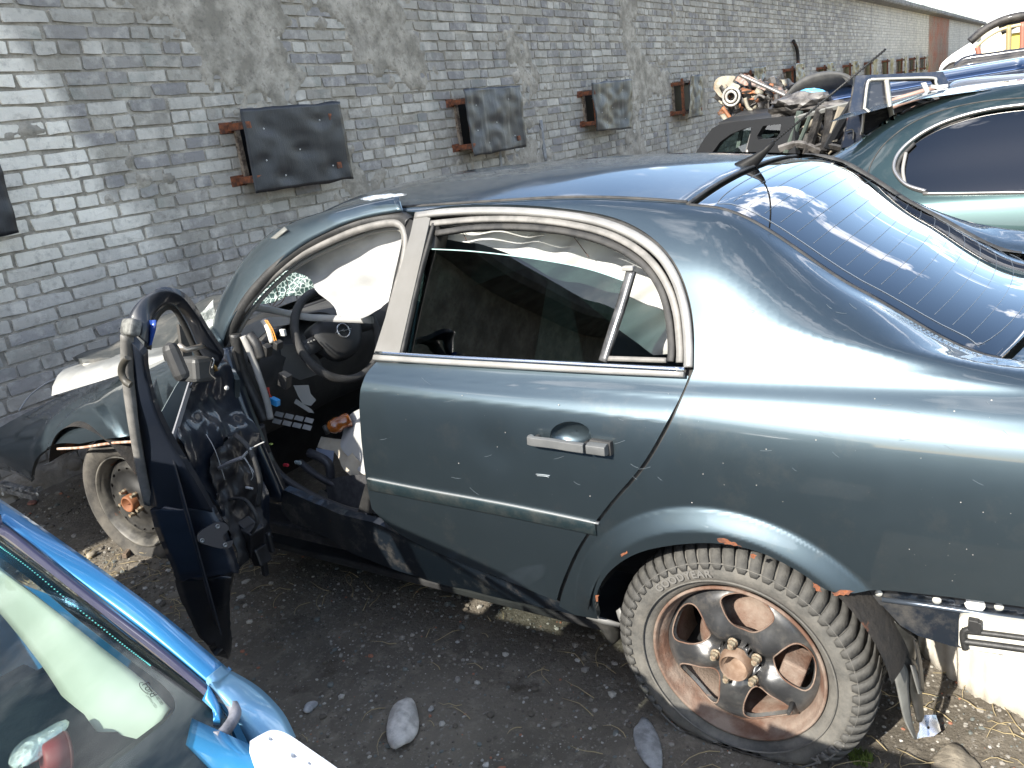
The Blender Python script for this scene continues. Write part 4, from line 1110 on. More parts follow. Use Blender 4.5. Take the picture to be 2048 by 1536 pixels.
# front wheel: pressed steel with a ring of round holes
fwh = empty('front_wheel', (0, 0, 0)); fwh.parent = car; FC = Vector((-.80, 2.665, .325)); fwh.location = FC-wloc(car)
FA = Vector((-1, -.10, .0)).normalized()
m_ = MB(); m_.lathe(tyre_prof(.315, .214, .19), FC, FA, 96, f=sag(FC, .05)); m_.build('tyre', pm('dusty_tyre', (.04, .038, .035), .9, c2=(.11, .10, .085), ns=7, bump=.3, bs=60), fwh)
m_ = MB(); m_.lathe([(.216, .004), (.215, .010), (.209, .008), (.206, -.004), (.197, -.012), (.191, -.03), (.189, -.16)], FC, FA, 80); m_.build('rim_barrel', pm('steel_black', (.02, .02, .02), .5, c2=(.15, .14, .12), ns=6, rust=(9, .62)), fwh)
e1 = Vector((0, 0, 1)); e2 = FA.cross(e1).normalized()
def fd(u, v):
    y, z = u/1000, v/1000; e = .003
    def hh(r): return -.030+.030*math.exp(-((r-.055)/.05)**2)-.02*max(0, (r-.16)/.03)+.010*math.exp(-((r-.150)/.02)**2)
    def pt(y, z): return FC+e2*y+e1*z+FA*hh(sqrt(y*y+z*z))
    P = pt(y, z); n_ = (pt(y+e, z)-P).cross(pt(y, z+e)-P).normalized(); return P, (n_ if n_.dot(FA) > 0 else -n_)
hl = []
for i in range(16):
    a = 2*pi*i/16; hl.append([(147*sin(a)+11*cos(q*pi/5)*cos(a)+6.5*sin(q*pi/5)*sin(a), 147*cos(a)-11*cos(q*pi/5)*sin(a)+6.5*sin(q*pi/5)*cos(a)) for q in range(10)])
panel('rim_disc', [(198*sin(a*pi/40), 198*cos(a*pi/40)) for a in range(80)], fd, pm('dusty_steel', (.022, .022, .022), .45, .3, c2=(.10, .095, .085), ns=5, lo=.4, hi=.65, rust=(10, .66)), fwh, step=8, th=.004, holes=hl, lip=.012)
m_ = MB(); m_.lathe([(.0, -.012), (.026, -.008), (.028, .030), (.033, .032), (.037, .026), (.038, -.004)], FC, FA, 28); m_.build('hub_ring', pm('hub_orange', (.22, .085, .035), .7, c2=(.22, .09, .04), ns=20), fwh)
for i in range(5):
    a = 2*pi*i/5+.5; c = FC+e2*(.056*sin(a))+e1*(.056*cos(a))+FA*.0; m_ = MB(); m_.lathe([(.0115, -.004), (.0115, .010), (.009, .016), (.0085, .028), (0, .03)], c, FA, 6, smooth=False); m_.build('wheel_nut', NUT, fwh)
# ---------------- interior
CLOTH = pm('airbag_cloth', (.40, .40, .39), .9, c2=(.33, .33, .32), ns=4, bump=.2, bs=14)
def folds(ax, f, amp, sd): return lambda P: amp*(sin((P.y*ax[0]+P.z*ax[1])*f+2*nz1(P.y*4, P.z*4, sd))+.9*nz1(P.y*11, P.z*11, sd))
c1 = [(552, 528), (600, 500), (660, 474), (730, 452), (790, 440)]
cur = crv(c1)+crv([(800, 446), (815, 500), (800, 575), (768, 618)])+crv([(768, 618), (742, 632), (715, 641), (690, 634), (668, 628), (650, 596), (612, 556), (575, 540), (552, 528)])[:-1]
panel('airbag_curtain', cur, planesurf((-.56, 1.4, 1.3), (-.93, .10, .36)), CLOTH, car, step=6, th=.003, disp=folds((3, 9), 4.6, .020, 3))
m_ = MB(); bnd_ = cr([onx(478, 626, -.66), onx(510, 616, -.62), onx(560, 624, -.55), onx(610, 634, -.48), onx(660, 637, -.44), onx(745, 640, -.50)], 6)
m_.strip(bnd_, [(-.004, -.012), (-.006, 0), (-.004, .013), (.004, .013), (.006, 0), (.004, -.012)], [Vector((0, -.3+.3*sin(i*.4), 1)) for i in range(len(bnd_))]); m_.build('airbag_band', CLOTH, car)
cur2 = crv([(880, 470), (960, 456), (1060, 455), (1160, 468), (1250, 497), (1310, 545), (1345, 630), (1350, 706)])+[(1310, 712)]+crv([(1310, 712), (1250, 668), (1170, 604), (1090, 548), (1020, 508), (950, 487), (880, 478)])[:-1]
panel('airbag_curtain', cur2, planesurf((-.50, .45, 1.25), (-.90, -.15, .42)), pm('grey_cloth', (.42, .43, .41), .9, c2=(.50, .50, .48), ns=3, bump=.2, bs=14), car, step=7, th=.003, disp=folds((8, 13), 4.5, .012, 8))
for pts in ([(928, 458), (936, 470), (940, 480)], [(1152, 470), (1166, 488), (1184, 512)], [(740, 560), (752, 558), (760, 552)]):
    P = [planesurf((-.53, .6 if pts[0][0] > 800 else 1.3, 1.27), (-.92, -.1 if pts[0][0] > 800 else .1, .4))(a, b)[0]+Vector((-.018, 0, 0)) for a, b in pts]; MB().tube(cr(P, 4), .0012, 4).build('stitch', pm('brown_thread', (.12, .06, .04), .8), car)
IN = pm('interior_dark', (.014, .014, .015), .8, c2=(.03, .03, .03), ns=9)
DASH = pm('dash_grey', (.045, .044, .042), .6, c2=(.07, .068, .062), ns=10, bump=.3, bs=220)
def boxp(name, c, s, mat, par=None, rot=None, bev=.008): m_ = MB(); m_.box(c, s, rot); return m_.build(name, mat, par or car, bev)
boxp('floor_pan', (0, 1.0, .24), (1.50, 2.0, .03), IN); boxp('bulkhead', (0, 2.32, .62), (1.38, .04, .72), IN)
boxp('rear_shelf', (0, -.22, .93), (1.25, .60, .03), IN); boxp('rear_bench', (0, .30, .50), (1.30, .52, .28), IN, None, None, .04)
boxp('bench_back', (0, .02, .80), (1.30, .14, .58), IN, None, Matrix.Rotation(.25, 3, 'X'), .04)
boxp('centre_tunnel', (0, 1.3, .38), (.24, 1.6, .26), IN, None, None, .03)
boxp('headlining', (0, .82, 1.40), (1.0, 1.0, .01), pm('headliner', (.35, .34, .31), .9))
boxp('engine_block', (.05, 2.85, .55), (.95, .62, .38), pm('engine_grime', (.05, .05, .048), .7, c2=(.14, .12, .10), ns=14, bump=.5), None, None, .03)
# front seat
seat = empty('driver_seat', (0, 0, 0)); seat.parent = car; seat.location = Vector((-.36, 1.15, .3))-wloc(car)
sr = []
for i in range(15):
    t = i/14; y = 1.62-.55*t; sr.append([Vector((-.36+.27*s, y, .50-.02*t+.05*abs(s)**3-.02*cos(t*pi*2)*.5+(-.05*(1-t)**6))) for s in [-1+k/6 for k in range(13)]])
m_ = MB(); m_.slab(sr, .13); m_.build('seat_cushion', pm('seat_cloth', (.020, .020, .023), .9, c2=(.04, .04, .042), ns=30), seat)
br_ = []
for i in range(15):
    t = i/14; br_.append([Vector((-.36+(.26-.04*t)*s, 1.10-.22*t-.03*abs(s)**3, .52+.62*t)) for s in [-1+k/6 for k in range(13)]])
m_ = MB(); m_.slab(br_, -.12); m_.build('seat_back', MATS['seat_cloth'], seat)
m_ = MB(); m_.tube(cr([onx(600, 925, -.62), onx(640, 955, -.62), onx(700, 985, -.62), onx(745, 1010, -.62), onx(790, 1030, -.62)], 5), .028, 10, flat=.5); m_.build('seat_side_trim', pm('seat_trim', (.03, .031, .036), .45, c2=(.05, .05, .055), ns=20), seat)
m_ = MB(); m_.tube(cr([onx(618, 905, -.60), onx(655, 925, -.60), onx(662, 960, -.60), onx(668, 990, -.61)], 5), .017, 8); m_.build('seat_lever', MATS['seat_trim'], seat)
m_ = MB(); m_.tube([onx(640, 985, -.63), onx(700, 1020, -.63)], .013, 6); m_.build('seat_rail', pm('steel_rail', (.22, .22, .20), .4, .7, rust=(12, .6)), seat)
# burst side airbag and its cream lining on the seat
panel('side_airbag', crv([(724, 812), (700, 828), (684, 852), (682, 882), (694, 912), (712, 936), (732, 950)])+[(760, 940), (760, 815)], planesurf((-.50, 1.22, .62), (-.85, -.1, .5)), CLOTH, seat, step=6, th=.004, disp=folds((8, 7), 5, .012, 12))
panel('torn_lining', [(640, 872), (668, 878), (690, 880), (704, 905), (742, 950), (742, 975), (712, 965), (690, 940), (668, 905), (636, 895)], planesurf((-.54, 1.3, .56), (-.8, -.1, .6)), pm('cream_lining', (.45, .40, .31), .8, c2=(.36, .31, .24), ns=12), seat, step=7, th=.003, disp=folds((6, 9), 5, .008, 17))
panel('blue_grey_flap', [(632, 896), (668, 902), (664, 930), (655, 930), (634, 915)], planesurf((-.57, 1.33, .52), (-.9, -.1, .4)), pm('blue_cloth', (.20, .23, .30), .7), seat, step=6, th=.003)
# amber bottle on the seat: rests there, so it is a thing of its own
bt = empty('bottle', onx(668, 852, -.56), 'crumpled amber plastic bottle with a dark cap lying on the torn front seat', 'bottle')
A = onx(700, 838, -.50); B = onx(651, 860, -.58); d_ = (B-A).normalized(); Ln = (B-A).length
e1 = d_.orthogonal().normalized(); e2 = d_.cross(e1); rws = []
for i, (t, r) in enumerate(((0, .002), (0, .026), (.06, .030), (.2, .029), (.32, .025), (.45, .030), (.62, .029), (.72, .024), (.80, .014), (.84, .013))):
    rws.append([A+d_*(Ln*t/.9)+(e1*cos(a)+e2*sin(a))*(r*(1+.18*nz1(cos(a)*2, sin(a)*2, t*6))) for a in [2*pi*k/20 for k in range(20)]])
am = pm('amber_plastic', (.30, .09, .015), .12, c2=(.16, .04, .01), ns=20, coat=1); MB().grid(rws, wrap=True).build('bottle_body', am, bt)
m_ = MB(); m_.tube([A+d_*(Ln*.90), A+d_*(Ln*.93), A+d_*(Ln*1.06)], [.017, .019, .018], 16); m_.build('bottle_cap', pm('cap_dark', (.03, .028, .025), .5), bt)
# dashboard and its torn end
ds = []
for i in range(21):
    x = -.70+1.40*i/20; ds.append([Vector((x, y+.03*nz1(x*3, y*4), z)) for y, z in ((2.28, .96), (2.10, 1.00), (1.98, 1.005), (1.90, .985), (1.86, .93), (1.88, .84), (1.92, .74), (1.98, .64), (2.1, .6))])
m_ = MB(); m_.slab(ds, .02); m_.build('dashboard', DASH, car)
# instrument cowl
m_ = MB(); rws = []
for i in range(13):
    a = pi*i/12; rws.append([Vector((-.38-.17*cos(a), y, .985+(.075-.02*(2.0-y))*sin(a))) for y in (2.06, 1.98, 1.90, 1.84)])
m_.slab(rws, .008); m_.build('instrument_cowl', BLACK, car)
# end frame of the dash (curved ribs)
for pts, r, mt in (([(470, 668), (478, 720), (492, 765), (512, 805), (530, 842)], .020, BLACK), ([(486, 672), (505, 716), (520, 760), (533, 800), (541, 838)], .012, LGREY), ([(462, 700), (476, 742), (492, 780), (508, 800)], .009, LGREY), ([(498, 668), (514, 690), (522, 716)], .016, BLACK)):
    m_ = MB(); m_.tube(cr([onx(a, b, -.76) for a, b in pts], 5), r, 8, flat=.6); m_.build('dash_end_frame', mt, car)
panel('dash_end_cover', crv([(462, 672), (500, 648), (540, 634), (584, 636)])+[(578, 648), (540, 656), (512, 680), (500, 672), (476, 690)], planesurf((-.70, 1.9, 1.0), (-.7, -.5, .5)), LGREY, car, step=8, th=.008)
for c, w in (((534, 700), .03), ((556, 690), .022), ((508, 716), .03), ((570, 760), .04)):
    P = onx(c[0], c[1], -.70); m_ = MB(); m_.box(P, (.03, w, w*1.3), Matrix.Rotation(.4, 3, 'X')); m_.build('dash_module', BLACK, car, .003)
m_ = MB(); m_.tube(cr([onx(526, 640, -.66), onx(536, 655, -.66), onx(545, 685, -.66)], 4), .012, 6, flat=.5); m_.build('airbag_cord', pm('white_strip', (.6, .58, .52), .6), car)
for k in range(2):
    m_ = MB(); m_.tube(cr([onx(530+4*k, 640, -.69), onx(542+4*k, 660, -.69), onx(550+4*k, 685, -.69)], 4), .002, 5); m_.build('orange_wire', pm('orange', (.75, .30, .04), .5), car)
MB().box(onx(566, 665, -.66), (.012, .022, .024)).build('white_clip', pm('clip_white', (.5, .5, .46), .5), car, .002)
panel('column_cover', [(560, 690), (612, 688), (640, 720), (650, 745), (600, 760), (566, 745)], planesurf((-.56, 1.85, .88), (-.5, -.8, .1)), pm('col_cover', (.07, .068, .064), .5, c2=(.09, .088, .08), ns=8), car, step=8, th=.01)
panel('broken_trim', [(587, 771), (617, 770), (621, 788), (632, 800), (622, 812), (606, 808), (596, 792)], planesurf((-.60, 1.75, .75), (-.8, -.5, .2)), pm('grey_broken', (.30, .29, .26), .6), car, step=8, th=.004)
panel('broken_trim', [(592, 798), (622, 818), (628, 826), (618, 825), (588, 806)], planesurf((-.60, 1.75, .75), (-.8, -.5, .2)), MATS['grey_broken'], car, step=8, th=.004)
for r in range(2):
    for k in range(4):
        a, b = 552+20*k-r*4, 822+4*k+14*r; panel('vent_slat', [(a, b), (a+16, b+4), (a+12, b+13), (a-4, b+9)], planesurf((-.64, 1.7, .66), (-.7, -.4, .6)), LGREY, car, step=8, th=.004)
m_ = MB(); m_.box(onx(550, 803, -.72), (.02, .036, .026), Matrix.Rotation(.3, 3, 'X')); m_.build('blue_connector', pm('blue_plastic', (.04, .30, .65), .4), car, .003)
for k in range(2):
    m_ = MB(); m_.tube(cr([onx(534+3*k, 775, -.72), onx(536+3*k, 788, -.725), onx(543+2*k, 797, -.72)], 4), .0028, 5); m_.build('red_wire', pm('red_ins', (.55, .06, .04), .5), car)
# steering wheel
sw = empty('steering_wheel', (0, 0, 0)); sw.parent = car; SWC = onx(676, 668, -.38); sw.location = SWC-wloc(car)
sn = Vector((-.10, -.90, .40)).normalized(); s1 = Vector((1, 0, 0)); s1 = (s1-sn*s1.dot(sn)).normalized(); s2 = sn.cross(s1)*-1; s2 = s2 if s2.z > 0 else -s2
def SWp(x, y, h=0): return SWC+s1*x+s2*y+sn*h
m_ = MB(); m_.tube([SWp(.182*cos(a), .182*sin(a)) for a in [2*pi*k/56 for k in range(56)]], .0165, 12, closed=True); m_.build('wheel_rim', pm('wheel_leather', (.035, .034, .033), .5, c2=(.05, .049, .047), ns=30, bump=.5, bs=400), sw)
m_ = MB(); hb = [(-.115, .035), (-.095, .065), (0, .078), (.095, .065), (.115, .035), (.10, -.03), (.055, -.085), (0, -.10), (-.055, -.085), (-.10, -.03)]
hbc = [(p.x, p.y) for p in cr([(a, b, 0) for a, b in hb], 4, True)]
rws = [[SWp(a*s, b*s, h) for a, b in hbc] for s, h in ((1, -.035), (1, .0), (.95, .018), (.75, .030), (.4, .036), (.02, .038))]
m_.grid(rws, wrap=True); m_.build('wheel_boss', pm('boss', (.03, .03, .03), .5, bump=.2, bs=300), sw)
for s in (-1, 1):
    m_ = MB(); m_.strip([SWp(s*.10, .0, .004), SWp(s*.14, -.004, 0), SWp(s*.176, -.006, -.002)], [(-.028, -.008), (-.03, 0), (-.028, .008), (.028, .008), (.03, 0), (.028, -.008)], sn); m_.build('wheel_spoke', MATS['boss'], sw)
    for k in range(3): MB().tube([SWp(s*(.118+.014*k), .012, .010), SWp(s*(.118+.014*k), .012, .0145)], .003, 6).build('button', pm('button_grey', (.25, .25, .24), .5), sw)
em = pm('emblem_silver', (.75, .75, .74), .25, .9)
m_ = MB(); m_.tube([SWp(.027*cos(a), .027*sin(a), .040) for a in [2*pi*k/32 for k in range(32)]], .0028, 8, closed=True); m_.build('emblem_ring', em, sw)
bz = [(-.030, .002), (-.004, .0045), (.002, -.001), (-.004, -.0005), (.030, .002), (.030, -.001), (.004, -.0045), (-.002, .001), (.004, .0008), (-.030, -.001)]
bz = [(-.040, .0035), (.005, .005), (-.001, -.001), (.040, -.0022), (.040, -.0035), (-.005, -.005), (.001, .001), (-.040, .0022)]
m_ = MB(); m_.prism([SWp(a, b, .040) for a, b in bz], sn*.003); m_.build('emblem_bolt', em, sw)
m_ = MB(); m_.tube([SWC-sn*.03, SWC-sn*.25], .045, 14); m_.build('steering_column', BLACK, sw)
# windscreen remains: crazed green laminated sheet sagging in the opening
def crazed():
    m = pm('crazed_glass', (.16, .22, .20), .25, bump=.6, bs=60); n, l = nodes_of(m); b = n['Principled BSDF']
    v = n.new('ShaderNodeTexVoronoi'); v.feature = 'DISTANCE_TO_EDGE'; v.inputs['Scale'].default_value = 55; t = n.new('ShaderNodeTexCoord'); l.new(t.outputs['Object'], v.inputs[0])
    q = n.new('ShaderNodeMapRange'); q.inputs[1].default_value = .02; q.inputs[2].default_value = .12; l.new(v.outputs[0], q.inputs[0])
    x = n.new('ShaderNodeMix'); x.data_type = 'RGBA'; x.inputs[6].default_value = (.55, .65, .60, 1); x.inputs[7].default_value = (.05, .09, .08, 1); l.new(q.outputs[0], x.inputs[0]); l.new(x.outputs[2], b.inputs['Base Color'])
    b.inputs['Alpha'].default_value = .93; b.inputs['Coat Weight'].default_value = .6; return m
CG = crazed()
panel('broken_windscreen', [(575, 527), (600, 540), (640, 575), (625, 583), (560, 598), (500, 612), (508, 590), (545, 562), (560, 545)], planesurf((-.40, 2.0, 1.15), (-.6, -.45, .7)), CG, car, step=6, th=.005, disp=folds((9, 9), 6, .012, 21))
panel('broken_windscreen', crv([(428, 600), (412, 622), (395, 640), (405, 668), (424, 690)])+[(432, 660), (430, 630)], planesurf((-.70, 2.0, 1.1), (-.7, -.5, .5)), pm('milky_shards', (.5, .52, .48), .4, c2=(.2, .22, .2), ns=30, bump=.8), car, step=6, th=.004, disp=folds((9, 9), 6, .012, 31))
m_ = MB(); m_.tube(cr([onx(545, 545, -.58), onx(552, 575, -.57), onx(556, 595, -.56), onx(545, 612, -.56)], 4), .0022, 5); m_.tube(cr([onx(556, 548, -.58), onx(574, 562, -.57), onx(571, 590, -.56), onx(562, 606, -.56), onx(548, 614, -.56)], 4), .0018, 5); m_.build('dangling_wire', pm('wire_pale', (.30, .22, .18), .6), car)
# sill step, kick area, seat belt stub
boxp('door_sill_step', (-.76, 1.45, .375), (.13, .95, .05), pm('sill_black', (.015, .015, .017), .5, c2=(.03, .03, .032), ns=12, dust=(10, .5, .4)), None, None, .012)
m_ = MB(); m_.tube(cr([onx(520, 850, -.80), onx(532, 900, -.80), onx(560, 950, -.79), onx(620, 990, -.79), onx(690, 1020, -.79), onx(740, 1030, -.79)], 6), .016, 8); m_.build('lower_door_seal', pm('seal_dark', (.022, .022, .024), .5), car)
m_ = MB(); m_.strip(cr([onx(440, 700, -.84), onx(470, 800, -.86), onx(510, 900, -.86), onx(555, 1000, -.85)], 5), [(-.05, -.02), (-.05, .02), (.05, .02), (.05, -.02)], Vector((-1, 0, 0))); m_.build('hinge_pillar', DARKP, car)
bpil = MB(); bpil.strip([Vector((-.76, 1.14, .42)), Vector((-.76, 1.10, .9)), Vector((-.66, 1.03, 1.2)), Vector((-.58, .98, 1.42))], [(-.06, -.03), (-.06, .03), (.06, .03), (.06, -.03)], Vector((-1, 0, 0))); bpil.build('centre_pillar', BLACK, car)
panel('pillar_cap_panel', [(740, 985), (744, 1018), (735, 1034), (708, 1030), (712, 1012), (722, 975)], SIN(.02), BLACK, car, step=6, th=.01)
for (a, b, c, s) in ((572, 930, (.5, .03, .05), .010), (596, 925, (.25, .3, .3), .012), (542, 888, (.5, .6, .15), .006)):
    m_ = MB(); m_.box(onx(a, b, -.74), (.01, s*2.4, s)); m_.build('plastic_bit', pm('bit%d' % a, c, .4), car, .002)

# ---------------- front door, torn and hanging open (seen along its edge)
fdr = empty('front_door', (0, 0, 0)); fdr.parent = car; fdr.location = Vector((-.86, 2.05, .4))-wloc(car); fdr['label'] = 'bare navy driver door hanging open and bent outward'
DK = .93
def ladder(name, Lp, Rp, xl, xr, mat, th=.02, rows=5, bulge=.0, par=fdr, n=5, noisea=0, ydeep=0):
    """surface between two surveyed edges, each with its own depth"""
    if par is fdr: xl = [x*DK for x in xl]; xr = [x*DK for x in xr]
    A = cr([onx(a, b, x) for (a, b), x in zip(Lp, xl)], n); B = cr([onx(a, b, x) for (a, b), x in zip(Rp, xr)], n); R = []
    for i, (a, b) in enumerate(zip(A, B)):
        r = []
        for k in range(rows):
            u = k/(rows-1); p = a.lerp(b, u); tc_ = (CP-p).normalized(); r.append(p+tc_*(bulge*(1-(2*u-1)**2)+noisea*nz1(i*.7, k*1.3, len(name))))
        R.append(r)
    m_ = MB(); m_.slab(R[::-1], th) ; o = m_.build(name, mat, par); return o
NAVY = pm('door_navy', (.006, .009, .016), .5, .0, coat=.45, dust=(11, .56, .3), c2=(.010, .013, .020), ns=4, dirtc=(.05, .05, .05))
ladder('frame_post', [(252, 650), (258, 720), (270, 800), (284, 880), (298, 950), (312, 1012)], [(296, 700), (300, 745), (318, 810), (352, 880), (395, 950), (430, 1015)], [-1.52, -1.50, -1.48, -1.45, -1.43, -1.42], [-1.50, -1.48, -1.46, -1.42, -1.38, -1.34], NAVY, .02, 7, .009)
ladder('frame_channel', [(249, 660), (252, 740), (264, 830), (280, 930), (296, 1000)], [(258, 665), (263, 745), (276, 835), (292, 930), (306, 1004)], [-1.54, -1.52, -1.50, -1.46, -1.43], [-1.53, -1.51, -1.49, -1.45, -1.42], SEAL, .02, 3, .004)
ladder('frame_top', [(252, 652), (262, 622), (290, 592), (325, 580), (362, 592), (392, 628), (420, 672), (448, 712)], [(296, 690), (300, 652), (312, 625), (332, 608), (352, 614), (375, 650), (398, 700), (430, 745)], [-1.52, -1.50, -1.46, -1.42, -1.36, -1.30, -1.22, -1.15], [-1.50, -1.48, -1.44, -1.40, -1.34, -1.27, -1.19, -1.12], NAVY, .018, 7, .007)
ladder('frame_inner_lip', [(298, 695), (302, 655), (314, 628), (333, 611), (352, 617), (373, 652), (396, 702), (426, 748)], [(303, 700), (308, 662), (318, 637), (334, 621), (348, 626), (366, 660), (388, 708), (415, 755)], [-1.49, -1.47, -1.43, -1.39, -1.33, -1.26, -1.18, -1.11], [-1.47, -1.45, -1.41, -1.37, -1.31, -1.24, -1.16, -1.09], pm('lip_dark', (.025, .024, .022), .6), .012, 3)
m_ = MB(); m_.box(onx(262, 655, -1.423), (.035, .05, .045), Matrix.Rotation(.5, 3, 'Y')); m_.build('frame_corner_rubber', pm('worn_rubber', (.07, .07, .065), .6, c2=(.2, .2, .18), ns=40), fdr, .01, sub=1)
m_ = MB(); m_.slab([[onx(298, 640, -1.372), onx(312, 640, -1.372)], [onx(294, 665, -1.381), onx(310, 660, -1.376)], [onx(296, 692, -1.386), onx(301, 690, -1.386)]], .003); m_.build('blue_strip', pm('blue_strip_m', (.02, .06, .28), .3, .3, coat=1), fdr)  # narrow glossy blue strip along the inner edge of the frame's top corner
ladder('shut_face', [(312, 1008), (322, 1045), (340, 1090), (358, 1130), (364, 1152)], [(430, 1010), (450, 1050), (462, 1085), (474, 1120), (480, 1138)], [-1.42]*5, [-1.33]*5, NAVY, .03, 9, .012, noisea=.004)
ladder('shut_face_lower', [(362, 1148), (372, 1185), (388, 1222), (404, 1265), (420, 1298), (430, 1312)], [(470, 1140), (464, 1170), (458, 1205), (453, 1250), (447, 1290), (440, 1312)], [-1.41]*6, [-1.34]*6, pm('door_black', (.008, .009, .012), .4, coat=.5, dust=(9, .55, .3)), .03, 7, .010, noisea=.003)
# latch plate with its three screws and claw
ltp = [(396, 1072), (404, 1060), (432, 1045), (450, 1046), (458, 1058), (446, 1072), (452, 1084), (466, 1080), (462, 1094), (440, 1097), (414, 1090), (398, 1084)]
lsf = planesurf((-1.285, 1.34, .76), (-.25, -.95, .2))
panel('door_latch', [(p.x, p.y) for p in cr([(a, b, 0) for a, b in ltp], 2, True)], lsf, pm('latch_steel', (.02, .024, .036), .3, .6, coat=.5), fdr, step=5, th=.008)
for a, b in ((404, 1081), (435, 1053), (450, 1090)):
    P, N_ = lsf(a, b); MB().lathe([(.007, -.001), (.007, .003), (.004, .004), (.003, .001), (0, .001)], P, N_, 12).build('latch_screw', pm('screw', (.22, .22, .21), .4, .7), fdr)
# outer skin going back to the hinge
m_ = MB(); rws = []
for i in range(10):
    t = i/9; rws.append([Vector((-1.33, 1.40, .34+.62*k/6)).lerp(Vector((-.90, 2.08, .36+.60*k/6)), t)+Vector((-.05*sin(pi*t)*.8, 0, 0)) for k in range(7)])
m_.slab(rws, .004); m_.build('door_skin', NAVY, fdr)
# bare inner skeleton facing the cabin, with holes and pressings
isf = planesurf((-1.10, 1.56, .8), (.35, -.90, .15))
hl1 = [crv([(432, 880), (448, 868), (462, 900), (470, 950), (455, 960), (440, 930)])[:-1]+[(432, 880)]]
inner_o = [(402, 692), (440, 708), (462, 752), (486, 800), (508, 860), (524, 930), (532, 990), (542, 1048), (540, 1095), (505, 1104), (480, 1100), (462, 1080), (432, 1015), (396, 950), (350, 876)]
def crum(P): return .012*nz1(P.x*9, P.y*5, P.z*7)+.006*nz1(P.x*22, P.y*22, P.z*20)+.010*sin(P.z*28+P.x*9)
panel('inner_skeleton', inner_o, isf, pm('skeleton_navy', (.010, .015, .026), .4, .3, coat=.6, dust=(10, .5, .4), dirtc=(.10, .10, .10)), fdr, step=6, th=.004, disp=crum, holes=[[(438, 880), (452, 872), (462, 905), (466, 945), (452, 955), (442, 925)]], jag=.5)
panel('belt_reinforcement', [(402, 690), (408, 694), (352, 880), (345, 872)], isf, pm('bare_edge', (.30, .30, .31), .4, .5), fdr, step=6, th=.006)
panel('outer_belt_panel', [(352, 772), (398, 706), (372, 792), (342, 868), (322, 826)], planesurf((-1.2, 1.72, .95), (.2, -.95, .2)), pm('inner_grey_green', (.10, .125, .13), .5, c2=(.13, .15, .15), ns=8, coat=.3), fdr, step=6, th=.004)
panel('quarter_post', [(358, 648), (372, 662), (392, 735), (400, 775), (388, 772), (366, 712)], planesurf((-1.12, 1.75, 1.1), (.2, -.95, .2)), pm('post_dark', (.03, .027, .022), .6), fdr, step=6, th=.012)
# crumpled hanging trim, lock module and wiring
RAG = pm('torn_plastic', (.008, .008, .009), .45, coat=.2, c2=(.018, .018, .02), ns=18)
panel('torn_membrane', [(430, 905), (470, 860), (505, 905), (520, 965), (528, 1030), (540, 1060), (535, 1120), (505, 1108), (480, 1135), (466, 1080), (440, 1010), (424, 950)], planesurf((-1.12, 1.52, .75), (.30, -.93, .15)), RAG, fdr, step=5, th=.003, disp=lambda P: .022*nz1(P.x*13, P.y*13, P.z*11)+.010*nz1(P.x*31, P.y*31, P.z*29), jag=1.5)
for (c, s, r) in (((505, 1080), (.06, .05, .10), .3), ((520, 1110), (.05, .04, .06), -.2), ((528, 1130), (.02, .02, .08), .1), ((488, 1060), (.05, .04, .08), .6), ((540, 1085), (.015, .02, .07), .0)):
    m_ = MB(); m_.box(onx(c[0], c[1], -1.097), s, Matrix.Rotation(r, 3, 'X')); m_.build('lock_module', RAG, fdr, .006)
WH = pm('pale_wire', (.36, .36, .35), .5); 
for pts, r, mt in (([(438, 937), (460, 925), (485, 915)], .0065, pm('sleeve', (.22, .21, .21), .6)), ([(485, 915), (494, 905), (502, 897)], .0045, WH), ([(500, 898), (515, 890), (528, 884)], .002, WH), ([(488, 912), (498, 930), (506, 950), (502, 960)], .0013, WH), ([(488, 916), (502, 935), (508, 945)], .0012, WH), ([(438, 937), (424, 960), (428, 990)], .0025, RUBBER), ([(400, 940), (412, 952), (420, 955)], .0025, WH), ([(392, 872), (398, 895), (400, 908)], .0015, WH), ([(412, 868), (430, 900), (450, 960)], .0013, WH), ([(395, 905), (405, 908), (410, 908)], .0012, WH), ([(425, 716), (428, 722), (424, 736)], .002, WH), ([(492, 975), (505, 977)], .004, WH), ([(440, 995), (456, 1010), (470, 1060)], .0014, WH), ([(424, 720), (420, 745), (432, 758)], .0022, RUBBER), ([(450, 1000), (490, 1000), (515, 1040), (500, 1070)], .006, RUBBER), ([(470, 870), (500, 900), (520, 960), (515, 1010)], .008, RUBBER)):
    m_ = MB(); m_.tube(cr([onx(a, b, -1.116) for a, b in pts], 5), r, 6); m_.build('loose_wire', mt, fdr)
for a, b, r, mt in ((423, 696, .006, pm('white_plug', (.7, .7, .68), .4)), (453, 776, .007, pm('grey_plug', (.45, .43, .40), .5))):
    P = onx(a, b, -1.079); MB().lathe([(r, 0), (r, .003), (0, .004)], P, (-.2, -.9, .2), 12).build('grommet', mt, fdr)
m_ = MB(); m_.tube([onx(426, 722, -1.060), onx(433, 742, -1.060)], [.007, .005], 8); m_.build('brass_plug', pm('brass', (.35, .22, .08), .4, .6), fdr)
